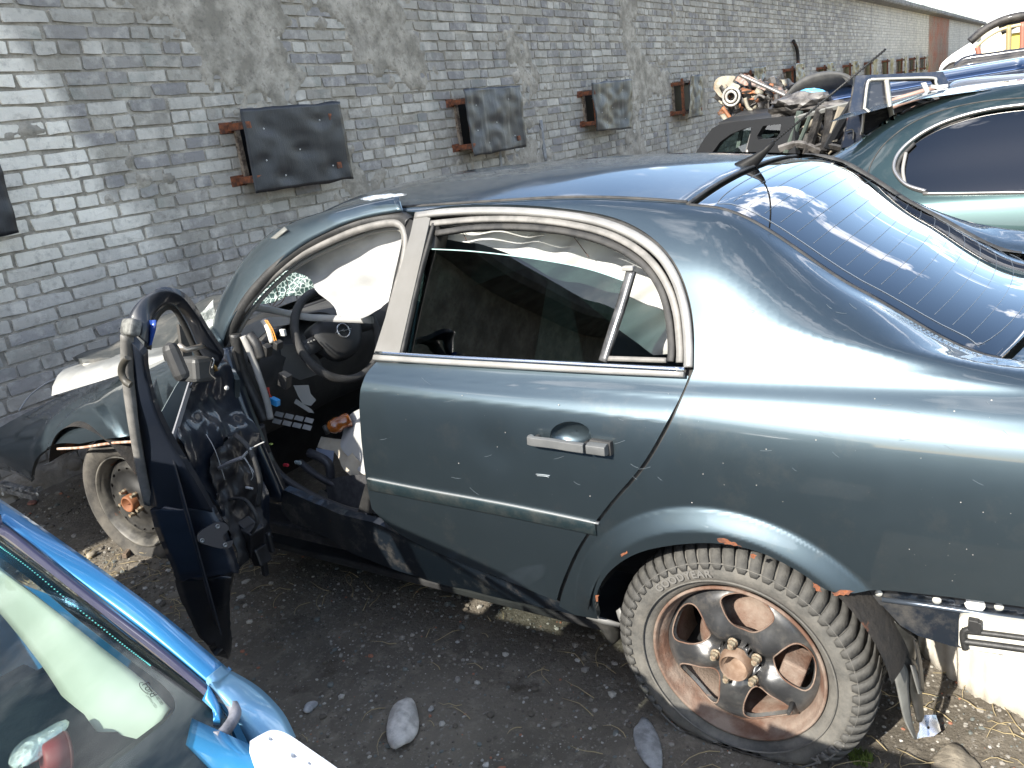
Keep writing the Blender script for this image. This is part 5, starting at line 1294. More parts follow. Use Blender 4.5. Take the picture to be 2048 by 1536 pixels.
# wing mirror with cracked bracket
mr = MB(); mr.box(onx(352, 724, -1.24), (.04, .05, .115), Matrix.Rotation(-.25, 3, 'X')); mr.build('mirror_housing', pm('mirror_grey', (.03, .03, .03), .5, c2=(.045, .045, .044), ns=9), fdr, .024)
mr = MB(); (lambda *a, **k: 0)([onx(338, 722, -1.246), onx(352, 720, -1.237), onx(368, 728, -1.218), onx(374, 732, -1.209)], [.040, .055, .052, .030], 16, flat=.75)
m_ = MB(); m_.box(onx(392, 738, -1.116), (.07, .09, .075), Matrix.Rotation(.2, 3, 'Y')); m_.build('mirror_base', pm('mirror_base_m', (.055, .055, .053), .5), fdr, .014)
m_ = MB(); m_.tube([onx(356, 690, -1.190), onx(372, 700, -1.181), onx(398, 694, -1.135), onx(416, 688, -1.097)], .009, 6); m_.build('mirror_bracket', pm('alu', (.42, .38, .33), .35, .7), fdr)
m_ = MB(); a_ = [(256, 716), (246, 728), (243, 745), (250, 762), (262, 770)]; m_.tube(cr([onx(a, b, -1.451) for a, b in a_], 5), .009, 8, flat=.6); m_.build('mirror_shell_ring', pm('olive_shell', (.05, .045, .035), .5), fdr)
m_ = MB(); rws = [[onx(a, b, -1.302) for a, b in r] for r in (((300, 905), (312, 925)), ((290, 925), (318, 940)), ((292, 945), (322, 965)), ((305, 975), (330, 1000)))]
m_.slab(rws, .003); m_.build('torn_film', pm('torn_film_m', (.06, .075, .10), .35, coat=.4), fdr)
# ---------------- behind the rear wheel: bare tail metal, torn liner strips
XB = planesurf((-.815, -.4, .55), (-1, -.04, .05))
BP = pm('bare_tail_paint', (.012, .018, .028), .35, .4, coat=.7, dust=(9, .48, .5), dirtc=(.22, .20, .17))
panel('tail_corner', [(1690, 1170), (2110, 1212), (2140, 1330), (1960, 1302), (1900, 1291), (1835, 1272), (1800, 1252), (1765, 1212), (1700, 1190)], XB, BP, car, step=8, th=.003, disp=lambda P: .004*nz1(P.y*9, P.z*9, 3)+(.006 if P.z > .585 else 0), lip=.02)
m_ = MB(); m_.tube([XB(a, b)[0]+Vector((-.006, 0, 0)) for a, b in ((1765, 1196), (1850, 1207), (1950, 1222), (2130, 1246))], .006, 8); m_.build('pressed_rib', pm('rib_edge', (.09, .11, .14), .3, .6, coat=.5), car)
for a, b, r in ((1758, 1184, .008), (1874, 1198, .009), (1998, 1211, .009)):
    P, N_ = XB(a, b); MB().lathe([(r, 0), (r, .003), (0, .004)], P+N_*.004, N_, 14).build('clip', MATS['clip_white'], car)
P, N_ = XB(1950, 1206); MB().lathe([(.020, 0), (.019, .002), (0, .003)], P+N_*.004, N_, 18).build('pale_patch', pm('patch_white', (.75, .74, .70), .7), car)
BS = planesurf((-.835, -.5, .5), (-1, -.04, .05))
panel('bumper_bracket_plate', crv([(1918, 1240), (1926, 1231), (1960, 1232)])+[(2150, 1258), (2150, 1330), (1925, 1297), (1917, 1290)], BS, pm('milk_plastic', (.62, .60, .54), .6, c2=(.5, .48, .42), ns=9), car, step=8, th=.02)
for pts, r in (([(1925, 1255), (1990, 1262), (2130, 1280)], .0065), ([(1925, 1276), (1990, 1284), (2130, 1303)], .0075), ([(1932, 1292), (1928, 1275), (1928, 1258), (1940, 1252)], .007)):
    m_ = MB(); m_.tube(cr([BS(a, b)[0]+Vector((-.012, 0, 0)) for a, b in pts], 4), r, 8); m_.build('bracket_bar', BLACK, car)
for c, s in (((1948, 1244), .02), ((1958, 1248), .012)):
    m_ = MB(); m_.box(BS(*c)[0]+Vector((-.012, 0, 0)), (.015, s, .03)); m_.build('bracket_clip', BLACK, car, .002)
FL = planesurf((-.80, -.33, .4), (-.9, -.35, .1))
def ribbon(name, Lp, Rp, x0, mat, bul=.01, th=.003, par=car):
    A = cr([onx(a, b, x0+.012*i) for i, (a, b) in enumerate(Lp)], 5); B = cr([onx(a, b, x0+.03+.012*i) for i, (a, b) in enumerate(Rp)], 5); R = []
    for a, b in zip(A, B): R.append([a.lerp(b, k/5)+Vector((-bul*sin(pi*k/5), 0, 0)) for k in range(6)])
    m_ = MB(); m_.slab(R[::-1], th); return m_.build(name, mat, par)
ribbon('torn_liner', [(1680, 1180), (1712, 1196), (1742, 1235), (1770, 1280), (1800, 1330), (1822, 1390), (1835, 1440)], [(1740, 1182), (1768, 1200), (1778, 1250), (1808, 1290), (1832, 1330), (1842, 1390), (1846, 1435)], -.83, pm('liner_black', (.022, .022, .020), .45, c2=(.05, .048, .044), ns=12, coat=.2), .012)
ribbon('torn_liner', [(1750, 1276), (1766, 1310), (1786, 1350), (1798, 1400), (1808, 1440), (1826, 1476)], [(1756, 1276), (1786, 1310), (1812, 1336), (1816, 1390), (1822, 1440), (1832, 1478)], -.85, pm('liner_pale', (.20, .20, .185), .4, c2=(.13, .13, .12), ns=10), .004)
ribbon('torn_liner', [(1788, 1240), (1800, 1275), (1812, 1310), (1822, 1328)], [(1826, 1272), (1832, 1280), (1830, 1310), (1826, 1330)], -.80, MATS['liner_black'], .004)
ribbon('bracket_strip', [(1820, 1330), (1828, 1360), (1836, 1388)], [(1828, 1330), (1838, 1358), (1842, 1386)], -.80, pm('strip_grey', (.16, .16, .15), .5), .002)
ribbon('dark_edge_strip', [(1826, 1278), (1834, 1320), (1840, 1380)], [(1832, 1280), (1842, 1330), (1846, 1384)], -.79, BLACK, .002)
# front corner of the arch: bent sill end with torn bracket
ribbon('torn_liner', [(1185, 1235), (1205, 1262), (1222, 1290)], [(1222, 1242), (1240, 1262), (1240, 1275)], -.82, MATS['liner_black'], .01)
m_ = MB(); m_.slab([[onx(1172, 1236, -.83), onx(1176, 1228, -.83)], [onx(1205, 1248, -.83), onx(1208, 1238, -.83)], [onx(1238, 1256, -.82), onx(1240, 1248, -.82)]], .004); m_.build('bent_bracket', pm('bent_grey', (.18, .18, .175), .5), car)
m_ = MB(); m_.slab([[onx(1232, 1222, -.80), onx(1240, 1216, -.80)], [onx(1236, 1236, -.80), onx(1246, 1236, -.80)], [onx(1243, 1252, -.80), onx(1254, 1234, -.80)]], .004); m_.build('bent_bracket', MATS['bent_grey'], car)
# rust scabs along the wheel arch lip and the roof rail
RS = pm('rust_scab', (.25, .085, .035), .9, c2=(.12, .05, .03), ns=60, bump=.8)
for pts in ([(1440, 1066), (1455, 1066), (1475, 1074), (1490, 1082), (1470, 1080), (1445, 1074)], [(1508, 1096), (1518, 1098), (1516, 1108), (1508, 1104)], [(1630, 1153), (1642, 1158), (1648, 1172), (1636, 1168)], [(1668, 1172), (1690, 1170), (1712, 1175), (1700, 1180), (1672, 1178)], [(1200, 1180), (1205, 1178), (1204, 1192), (1200, 1190)], [(1250, 1098), (1262, 1092), (1262, 1096), (1252, 1102)]):
    panel('rust_scab', pts, lambda a, b: (lambda q: (q[0]+q[1]*.0015, q[1]))(sside(a, b)), RS, car, step=4, th=.001, disp=lambda P: flare(P), jag=1.6)
qq = random.Random(4); m_ = MB()
for i in range(110):                                                 # bird-lime and grit specks stuck on the paint
    a = qq.uniform(740, 2040); b = qq.uniform(770, 1180)
    if 1180 < a < 1780 and b > 1010: continue
    if a < 1380 and (b > 1100 or b > 800+(a-740)*.9+200): continue
    P, N_ = sside(a, b); r = .0007*(.5+qq.random()**4*2.2); m_.lathe([(r, 0), (r*.6, .0006), (0, .0008)], P+N_*.0002, N_, 6)
tagit(m_.build('dirt_specks', pm('speck', (.35, .34, .31), .8), car), kind='stuff')
m_ = MB()
for i in range(46):
    if i < 16: a = qq.uniform(1420, 1700); b = qq.uniform(560, 720)
    elif i < 30: a = qq.uniform(1500, 2040); b = qq.uniform(800, 960)
    else: a = qq.uniform(740, 1330); b = qq.uniform(750, 1020)
    an_ = qq.uniform(-.3, .8); ln = qq.uniform(6, 26); P, NN = surfline([(a, b), (a+ln*.5*cos(an_), b+ln*.5*sin(an_)+1), (a+ln*cos(an_), b+ln*sin(an_))], .0003, 3)
    m_.tube(P, .0004, 3)
tagit(m_.build('fine_scratches', pm('fine_scr', (.14, .17, .19), .5, .3), car), kind='stuff')
# scrap of chromed sheet with a hole on the ground
sc = MB(); o_ = onz(1858, 1452, .06); n0 = [(1838, 1440, .10), (1850, 1430, .12), (1872, 1430, .12), (1880, 1448, .10), (1882, 1462, .085), (1868, 1472, .07), (1848, 1474, .065), (1834, 1478, .06), (1840, 1460, .08)]
spl = planesurf(onz(1858, 1452, .095), (-.5, -.5, .75))
panel_o = [(a, b) for a, b, c in n0]
o = panel('metal_scrap', panel_o, spl, pm('scrap_silver', (.5, .5, .55), .25, .8, c2=(.7, .7, .7), ns=30), None, step=5, th=.003, holes=[[(1857+3.5*cos(k), 1455+3.5*sin(k)) for k in range(6)]], disp=lambda P: .012*nz1(P.x*25, P.y*25, 3))
tagit(o, 'shiny crumpled scrap of sheet metal with a hole, standing by the torn liner strip', 'scrap metal')
# pale ribbed slab leaning on the ground behind the wheel
sl = MB(); rws = []
bp2 = [onz(1836, 1300, .05), onz(1890, 1352, .05), onz(1960, 1398, .05), onz(2048, 1440, .05), onz(2200, 1505, .05)]
bp2 = cr(bp2, 8)
for k in range(10):
    t = k/9; rws.append([p+Vector((.10*t+.004*nz1(i*.9, k*.3), .02*t, .36*t+.006*nz1(i*.6, 5)))+Vector((-.006*(i % 3 == 0), 0, 0)) for i, p in enumerate(bp2)])
sl.slab(rws, -.05); o = sl.build('kerb_slab', pm('pale_slab', (.45, .41, .34), .85, c2=(.58, .54, .47), ns=5, bump=.4, bs=30, dust=(7, .5, .4))); tagit(o, 'pale ribbed slab edge lying under the stripped tail of the sedan', 'slab')
# ---------------- blue hatchback in the near corner
bc = empty('blue_hatchback', (-2.72, 1.2, .05), 'bright blue hatchback without bonnet, cut off by the lower left corner', 'car')
BLUE = pm('bright_blue', (.03, .19, .40), .30, .35, coat=1, dust=(8, .62, .15))
LBL = pm('pale_blue', (.16, .36, .56), .35, .4, coat=.7, c2=(.25, .45, .6), ns=5)
WP_O = Vector((-1.985, .44, .945)); WP_U = Vector((-.05, .85, .43)).normalized(); WP_V = Vector((-1, -.12, -.02)); WP_V = (WP_V-WP_U*WP_V.dot(WP_U)).normalized(); WP_N = WP_V.cross(WP_U); WP_N = WP_N if WP_N.z > 0 else -WP_N
def wst(px, py):
    d = ray(px, py); t = (WP_O-CP).dot(WP_N)/d.dot(WP_N); q = CP+d*t-WP_O; return (q.dot(WP_V)*1000, q.dot(WP_U)*1000)
def wsf(off=0):
    def s(u, v):
        u, v = u/1000, v/1000; bow = .05*(1-((u-.70)/.70)**2)
        nn = (WP_N+WP_V*(.14*(u-.70)/.70)*-1).normalized(); return WP_O+WP_V*u+WP_U*v+WP_N*(bow-.05*0+off), nn
    return s
near = [wst(a, b) for a, b in crv([(0, 1072), (120, 1160), (250, 1262), (360, 1348), (430, 1402), (462, 1440), (455, 1480), (425, 1536)], 5)]
e0 = near[0]; dirv = Vector((near[0][0]-near[4][0], near[0][1]-near[4][1])).normalized()
top = [(e0[0]+dirv.x*q, e0[1]+dirv.y*q) for q in (500, 300, 120)]
far_ = [(700, near[-1][1]-60), (1250, near[-1][1]-40), (1400, near[-1][1]+60), (1290, top[0][1]+10), (700, top[0][1]+60)]
pane = top+near+[(near[-1][0]+120, near[-1][1]-40)]+far_
WG = glass('windscreen_glass', (.90, .95, .93), .5, 1.5)
panel('windscreen', pane, wsf(), WG, bc, step=40, th=.005)
clr = [wst(a, b) for a, b in crv([(0, 1112), (60, 1156), (150, 1232), (240, 1302), (300, 1346), (335, 1376), (350, 1402), (344, 1428), (318, 1456), (270, 1500), (226, 1536)], 5)]
clr2 = [(clr[0][0]+dirv.x*q, clr[0][1]+dirv.y*q) for q in (450, 280, 120)]
hole = clr2+clr+[(clr[-1][0]+100, clr[-1][1]-30), (700, clr[-1][1]-30), (1200, clr[-1][1]), (1290, clr[-1][1]+90), (1200, top[0][1]-60), (700, top[0][1]-10)]
panel('windscreen_border', pane, wsf(-.007), FRIT, bc, step=30, th=.001, holes=[hole])
def w3(a, b, off=0): s, t = wst(a, b); return wsf(off)(s, t)[0]
m_ = MB()
dl = [w3(a, b, .001) for a, b in crv([(0, 1097), (60, 1141), (150, 1216), (240, 1288), (300, 1334)], 16)]
for i, p in enumerate(dl[::1]): m_.lathe([(.0014, 0), (0, .0004)], p, WP_N, 5)
tagit(m_.build('border_dots', pm('teal_dots', (.10, .45, .42), .5), bc), kind='stuff')
def w3line(pts, off, n=5): return [w3(a, b, off) for a, b in crv(pts, n)]
edge = [(-60, 1016), (0, 1062), (120, 1150), (250, 1252), (360, 1338), (425, 1388), (440, 1404)]
m_ = MB(); m_.strip(w3line(edge, .010), [(-.009, -.006), (-.009, .003), (-.004, .006), (.004, .006), (.009, .003), (.009, -.006)], WP_N); m_.build('windscreen_moulding', pm('moulding_brown', (.17, .15, .13), .45, c2=(.10, .09, .085), ns=8, coat=.3), bc)
m_ = MB(); m_.tube(w3line([(426, 1392), (458, 1412), (468, 1440), (445, 1480), (428, 1492)], .012), .009, 8); m_.build('corner_clip', pm('dusty_black', (.09, .09, .10), .7, c2=(.2, .2, .22), ns=30), bc)
# pillar
def lad(name, Lp, Rp, xl, xr, mat, th, rows, bulge, n=5, amp=0):
    A = cr([p if isinstance(p, Vector) else onx(*p, x) for p, x in zip(Lp, xl)], n); B = cr([p if isinstance(p, Vector) else onx(*p, x) for p, x in zip(Rp, xr)], n); R = []
    for i, (a, b) in enumerate(zip(A, B)):
        r = []
        for k in range(rows):
            u = k/(rows-1); p = a.lerp(b, u); r.append(p+(CP-p).normalized()*bulge*(1-(2*u-1)**2))
        R.append(r)
    m_ = MB(); m_.slab(R[::-1], th); return m_.build(name, mat, bc)
RT1 = Vector((-2.08, 1.42, 1.40)); RT2 = Vector((-2.16, 1.40, 1.415))
lad('front_pillar', [RT1, (-60, 960), (0, 998), (60, 1038), (200, 1136), (330, 1232), (448, 1330)], [RT2, (-60, 996), (0, 1040), (60, 1084), (200, 1196), (330, 1296), (430, 1380)], [0, -2.01, -2.0, -1.99, -1.968, -1.95, -1.935], [0, -2.045, -2.035, -2.025, -2.0, -1.985, -1.975], BLUE, .02, 7, .008)
lad('pillar_gutter', [RT2, (-60, 998), (0, 1042), (60, 1086), (200, 1198), (330, 1298), (430, 1382)], [RT2+Vector((-.02, 0, 0)), (-60, 1012), (0, 1056), (60, 1100), (200, 1212), (330, 1312), (430, 1394)], [0, -2.047, -2.037, -2.027, -2.002, -1.987, -1.977], [0, -2.055, -2.045, -2.035, -2.010, -1.995, -1.985], pm('gutter_dark', (.02, .02, .05), .4, coat=.5), .01, 3, 0)
lad('pillar_foot', [(446, 1328), (462, 1342), (470, 1345), (520, 1376), (566, 1424), (592, 1474)], [(412, 1356), (424, 1366), (436, 1384), (466, 1420), (484, 1462), (502, 1498)], [-1.933, -1.93, -1.925, -1.91, -1.91, -1.92], [-1.985, -1.985, -1.98, -1.98, -1.98, -1.98], LBL, .01, 7, .012)
m_ = MB(); m_.tube([onx(a, b, x) for a, b, x in ((414, 1340, -1.962), (422, 1352, -1.962), (455, 1342, -1.93), (461, 1336, -1.925))], .004, 6); m_.build('pillar_step', BLUE, bc)
lad('cowl_side', [(418, 1372), (440, 1410), (456, 1450), (470, 1500), (478, 1560)], [(404, 1400), (440, 1440), (430, 1480), (440, 1510), (440, 1580)], [-1.985]*5, [-2.0]*5, BLUE, .01, 5, .002)
fs_ = planesurf((-2.0, .2, .925), (.25, -.1, .97))
hls = [[(c[0]+r*cos(k), c[1]+r*.8*sin(k)) for k in range(6)] for c, r in (((542, 1477), 6), ((588, 1510), 8), ((620, 1526), 5))]
panel('fender_flange', crv([(500, 1482), (520, 1470), (545, 1460), (575, 1468), (620, 1498), (680, 1540), (760, 1600)])+[(640, 1620), (560, 1570), (516, 1520)], fs_, pm('white_flange', (.78, .80, .82), .4, coat=.5), bc, step=6, th=.004, holes=hls, lip=.02)
m_ = MB(); m_.slab([[Vector((-2.02, y, .918)), Vector((-2.05, y, .914)), Vector((-2.06, y, .80)), Vector((-2.02, y, .62)), Vector((-2.05, y, .42))] for y in (.42, .20, .08, -.10, -.4, -.7, -.95)], .006); m_.build('inner_wing', BLUE, bc)
m_ = MB(); m_.slab([[Vector((-2.0, y, .926)), Vector((-2.06, y, .926))] for y in (.08, -.10, -.4, -.7, -.95)], .004); m_.build('wing_flange', MATS['white_flange'], bc)
# body side, roof, glass and tail
m_ = MB(); rws = []
for y in (.50, 1.0, 1.6, 2.2, 2.6, 2.75): rws.append([Vector((x+(.10 if y > 2.7 else 0)*-1, y, z)) for x, z in ((-1.955, .95), (-1.92, .88), (-1.89, .66), (-1.90, .45), (-1.93, .25))])
m_.slab(rws, .02); m_.build('door', BLUE, bc)
rr2 = []
for i in range(12):
    y = 1.40+1.05*i/11; rr2.append([Vector((-2.08-1.28*k/10, y-.06*(1-abs(k/5-1)**2)*(1 if i == 0 else 0), 1.405+.05*(1-abs(k/5-1)**2.5)-.03*(i/11)**2)) for k in range(11)])
m_ = MB(); m_.slab(rr2, .015); m_.build('roof', BLUE, bc)
for y0, y1 in ((1.30, 1.36), (2.25, 2.50)):
    for s in (-1.95, -3.49):
        tx = -2.08 if s > -2.5 else -3.36
        m_ = MB(); m_.slab([[Vector((s, y0+.1, .95)), Vector((s, y1+.1, .95))], [Vector((tx, y0, 1.40)), Vector((tx, y1-.05, 1.40))]], .03); m_.build('side_pillar', BLUE, bc)
m_ = MB(); m_.slab([[Vector((-3.46, .46, .95)), Vector((-3.40, .46, .95))], [Vector((-3.38, 1.42, 1.40)), Vector((-3.30, 1.42, 1.40))]], .03); m_.build('front_pillar', BLUE, bc)
m_ = MB(); rws = []
for y in (-.9, -.3, .5, 1.2, 2.0, 2.7): rws.append([Vector((x, y, z)) for x, z in ((-3.46, .94), (-3.53, .85), (-3.55, .6), (-3.52, .25))])
m_.slab(rws, .02); m_.build('far_side', BLUE, bc)
m_ = MB(); m_.slab([[Vector((-2.1, 2.45, 1.37)), Vector((-3.34, 2.45, 1.37))], [Vector((-2.0, 2.72, .95)), Vector((-3.44, 2.72, .95))]], .006); m_.build('rear_glass', WG, bc)
m_ = MB(); m_.slab([[Vector((-1.97, 2.74, .95)), Vector((-3.47, 2.74, .95))], [Vector((-1.97, 2.80, .3)), Vector((-3.47, 2.80, .3))]], .03); m_.build('tailgate', BLUE, bc)
m_ = MB(); m_.box((-2.72, 1.3, .30), (1.5, 2.9, .05)); m_.box((-2.72, .42, .62), (1.4, .05, .6)); m_.build('floor_pan', IN, bc)
# cabin things seen through the glass
m_ = MB(); rws = []
for i in range(16):
    y = .42+.46*i/15; rws.append([Vector((-2.03-1.35*k/24, y, .905-.03*cos(i*.4)+.022*nz1(k*.5, i*.5))) for k in range(25)])
m_.slab(rws, .03); m_.build('dashboard', pm('dash_dark_blue', (.007, .011, .015), .65, c2=(.016, .022, .026), ns=6, bump=.3, bs=150, dust=(6, .56, .3), dirtc=(.07, .08, .08), spec=.2), bc)
def w3d(a, b, dx): return w3(a, b, -dx)
m_ = MB(); A = [w3d(a, b, .035) for a, b in crv([(-60, 1060), (0, 1108), (100, 1185), (200, 1265), (290, 1336), (345, 1392)], 5)]; B = [w3d(a, b, .11) for a, b in crv([(-60, 1085), (0, 1130), (90, 1240), (150, 1330), (210, 1396), (300, 1440)], 5)]
m_.slab([[a.lerp(b, k/6)+WP_N*(.014*sin(pi*k/6)) for k in range(7)] for a, b in zip(A, B)], .006); m_.build('pillar_lining', pm('cream_pillar', (.44, .47, .39), .6, c2=(.50, .53, .45), ns=4), bc)
m_ = MB(); A = [w3d(a, b, .10) for a, b in crv([(310, 1424), (270, 1462), (235, 1500), (200, 1545)], 4)]; B = [w3d(a, b, .10) for a, b in crv([(345, 1404), (338, 1440), (290, 1490), (240, 1545)], 4)]
m_.slab([[a.lerp(b, k/3) for k in range(4)] for a, b in zip(A, B)], .006); m_.build('vent_panel', pm('cream2', (.40, .42, .34), .6), bc)
for k in range(4): 
    m_ = MB(); m_.tube([w3d(322-k*28, 1430+k*32, .095), w3d(300-k*28, 1422+k*32, .095)], .003, 4); m_.build('vent_slat', BLACK, bc)
for seat_x in (-2.35, -3.08):
    m_ = MB(); m_.box((seat_x, 1.35, .62), (.46, .14, .62), Matrix.Rotation(-.2, 3, 'X')); m_.box((seat_x, 1.12, .42), (.46, .5, .16)); m_.build('front_seat', pm('seat_blue', (.03, .035, .045), .9), bc, .04)
m_ = MB(); m_.tube([Vector((-2.98+.18*cos(a), .98-.07*sin(a), .98+.165*sin(a))) for a in [2*pi*k/32 for k in range(32)]], .014, 8, closed=True); m_.build('steering_wheel', BLACK, bc)
def etch(txt, a, b, size, rot):
    fc = bpy.data.curves.new('t', 'FONT'); fc.body = txt; fc.size = size; fc.align_x = 'CENTER'; to = bpy.data.objects.new('t', fc); COL.objects.link(to); bpy.context.view_layer.update()
    me = bpy.data.meshes.new_from_object(to.evaluated_get(bpy.context.evaluated_depsgraph_get())); bpy.data.objects.remove(to); bpy.data.curves.remove(fc)
    o_ = w3(a, b, .0012); ex = (w3(a+10*cos(rot), b+10*sin(rot), .0012)-o_).normalized(); ey = WP_N.cross(ex).normalized()
    for v in me.vertices: v.co = o_+ex*v.co.x+ey*v.co.y
    me.materials.clear(); me.materials.append(pm('etch_black', (.02, .02, .02), .6)); link('glass_mark', me, bc)
etch('Ford', 292, 1390, .015, .95); etch('E1 43R-001085', 310, 1402, .0055, .95); etch('LAMINATED', 300, 1412, .005, .95)
m_ = MB(); m_.tube([w3(290+16*cos(k*pi/8)*.75, 1384+9*sin(k*pi/8)+8*cos(k*pi/8), .0012) for k in range(16)], .0005, 4, closed=True); m_.build('glass_mark', MATS['etch_black'], bc)
P = w3d(75, 1428, .09); m_ = MB()
foil = rock_mesh('foil_ball', 4, pm('foil', (.75, .8, .78), .2, .9, bump=.9, bs=40), 3); foil.transform(Matrix.Diagonal((.085, .06, .05, 1))); o = bpy.data.objects.new('foil_ball', foil); COL.objects.link(o); o.location = P; tagit(o, 'crumpled silvery foil ball on the blue hatchback dashboard', 'foil')
cupb = empty('red_cup', w3d(108, 1450, .09), 'dull red plastic cup lying on the blue hatchback dashboard', 'cup'); c0 = w3d(84, 1462, .09); c1_ = w3d(132, 1446, .09)
m_ = MB(); m_.tube([c0, c0.lerp(c1_, .1), c1_], [.018, .022, .030], 18); m_.build('cup_body', pm('dull_red', (.28, .05, .05), .5), cupb)
m_ = MB(); m_.tube([c1_, c1_+(c1_-c0).normalized()*.004], [.031, .031], 18); m_.build('cup_rim', pm('cup_dark', (.10, .02, .02), .6), cupb)
# ---------------- green sedan parked beyond
gc = empty('green_sedan', (3.0, 0, .05), 'dark green sedan with tinted side glass at the right edge, beyond the teal wreck', 'car')
GP = [(.30, 2.16), (.55, 2.10), (.80, 2.09), (.98, 2.12), (1.06, 2.16), (1.18, 2.24), (1.32, 2.33), (1.44, 2.42), (1.52, 2.52), (1.555, 2.66), (1.565, 2.95)]
def gtop(y): return interp([-2.2, -.5, -.2, .1, .45, .8, 1.3], [1.0, 1.0, .985, .94, .82, .74, .72], y)
grows = []
gprof = cr([(a, b, 0) for a, b in GP], 6)
for i in range(70):
    y = -2.2+3.5*i/69; k = gtop(y); r = []
    for p in gprof:
        z = p.x; z = z if z < 1.0 else 1.0+(z-1.0)*max(.1, (k*1.55-1.0)/.55)
        r.append(Vector((p.y+.10*max(0, y-.3)**2, y, z)))
    grows.append(r)
GB = bvh_of(grows); gs = pxsurf(GB)
GREENP = pm('green_paint', (.035, .062, .062), .36, .85, coat=1, dust=(6, .56, .25), bump=.01, bs=800)
panel('side_body', [(1600, 345), (1640, 320), (1700, 282), (1760, 243), (1830, 211), (1900, 191), (1980, 175), (2060, 165), (2250, 158), (2250, 620), (2048, 600), (1850, 470), (1700, 380)], gs, GREENP, gc, step=9, th=.01, holes=[crv([(1792, 336), (1800, 312), (1826, 284), (1870, 256), (1930, 234), (2000, 219), (2100, 209), (2200, 206)])+[(2200, 381), (1852, 384)]+crv([(1852, 384), (1818, 372), (1800, 355), (1792, 336)])[:-1]])
m_ = MB(); m_.grid([r[::3] for r in grows[::3]]); m_.v = [v+Vector((.03, 0, -.02)) for v in m_.v]
m_.v = m_.v; bk = MB()
for i in range(12): bk.v += [Vector((2.55+1.1*k/8, -2.0+2.5*i/11, 1.52-.4*max(0, (i/11-.8))+.02*sin(pi*k/8))) for k in range(9)]
for i in range(11):
    for k in range(8): a = i*9+k; bk.f.append((a, a+1, a+10, a+9)); bk.sm.append(True)
bk.build('roof', GREENP, gc)
panel('side_glass', crv([(1794, 336), (1802, 312), (1828, 285), (1872, 258), (1930, 237), (2000, 222), (2100, 212), (2200, 209)])+[(2200, 383), (1852, 386)]+crv([(1852, 386), (1818, 374), (1800, 355), (1794, 336)])[:-1], lambda a, b: (lambda q: (q[0]-q[1]*.012, q[1]))(gs(a, b)), glass('green_glass', (.06, .08, .09), 3.2, 1.5), gc, step=10, th=.004)
def gline(pts, off=.004): return [gs(a, b)[0]+gs(a, b)[1]*off for a, b in crv(pts, 5)]
m_ = MB(); m_.tube(gline([(1852, 383), (1816, 372), (1796, 354), (1788, 334), (1797, 308), (1824, 281), (1870, 253), (1930, 231), (2000, 216), (2100, 206), (2200, 203)], .004), .010, 8); m_.build('window_trim', pm('trim_silver', (.35, .34, .33), .3, .8), gc)
m_ = MB(); m_.tube(gline([(1856, 386), (1820, 375), (1802, 356), (1795, 336), (1804, 312), (1829, 286)], -.002), .010, 8); m_.build('window_rubber', RUBBER, gc)
m_ = MB(); m_.tube(gline([(1846, 389), (1950, 388), (2200, 384)]), .012, 8, flat=.5); m_.build('belt_moulding', pm('belt_silver', (.30, .29, .28), .35, .6), gc)
m_ = MB(); m_.tube(gline([(1812, 306), (1806, 340), (1810, 368)], .002), .009, 6); m_.build('glass_divider', pm('grey_div', (.25, .24, .22), .5), gc)
m_ = MB(); m_.tube(gline([(1735, 352), (1745, 322), (1772, 285), (1822, 247), (1890, 219), (1990, 200), (2150, 190)], .0), .004, 6); m_.build('door_gap_seal', RUBBER, gc)
m_ = MB(); m_.box((3.0, -.5, .7), (1.5, 3.6, .6)); m_.build('inner_body', IN, gc, .05)
for y in (.75, -1.9):
    w_ = MB(); w_.lathe([(.0, .0), (.2, .01), (.21, .02), (.30, .015), (.315, -.02), (.315, -.18)], (2.12, y, .33), (-1, 0, 0), 32); w_.build('wheel', pm('far_tyre', (.03, .03, .03), .8), gc)

# ---------------- heap of wrecks along the wall, each built at its own distance
def flat_panel(name, poly, x, mat, parent, th=.04, holes=(), tilt=(-1, 0, .25), step=9, disp=None, jag=0):
    o = onx(*poly[0], x); s = planesurf(o, tilt); return panel(name, poly, s, mat, parent, step=step, th=th, holes=holes, disp=disp, jag=jag)
def crumple(name, c, size, mat, parent, seed=0, sub=3, amp=.55):
    bm = bmesh.new(); bmesh.ops.create_icosphere(bm, subdivisions=sub, radius=.5)
    for v in bm.verts:
        q = v.co.copy(); d_ = 1+amp*nz1(q.x*2.5+seed, q.y*2.5, q.z*2.5)+amp*.7*abs(nz1(q.x*7+seed, q.y*7, q.z*7))-amp*.3*nz1(q.x*16, q.y*16, q.z*16+seed)
        v.co = Vector((q.x*size[0], q.y*size[1], q.z*size[2]))*d_+Vector(c)
    me = bpy.data.meshes.new(name); bm.to_mesh(me); bm.free(); me.materials.append(mat); return link(name, me, parent)
DG = pm('dark_grey_paint', (.012, .013, .015), .6, .0, coat=.15, dust=(4, .58, .2), dirtc=(.08, .075, .07))
DGL = glass('wreck_glass', (.45, .52, .50), 2.0, 1.5)
dn = empty('grey_estate_wreck', (5.5, 1.8, .05), 'dark grey estate car wreck with smashed windows, nearest the wall behind the teal sedan', 'car wreck', 'wrecked cars heaped along the wall')
b_out = [(1380, 330), (1394, 302), (1408, 278), (1424, 257), (1438, 249), (1480, 242), (1540, 236), (1588, 233), (1592, 330)]
wa = [(1424, 306), (1440, 284), (1462, 268), (1486, 258), (1504, 254), (1492, 306)]; wb = [(1514, 272), (1526, 252), (1562, 248), (1560, 266), (1552, 277), (1516, 279)]
flat_panel('side_body', b_out, 5.0, DG, dn, .06, [wa, wb], tilt=(-1, .4, .0))
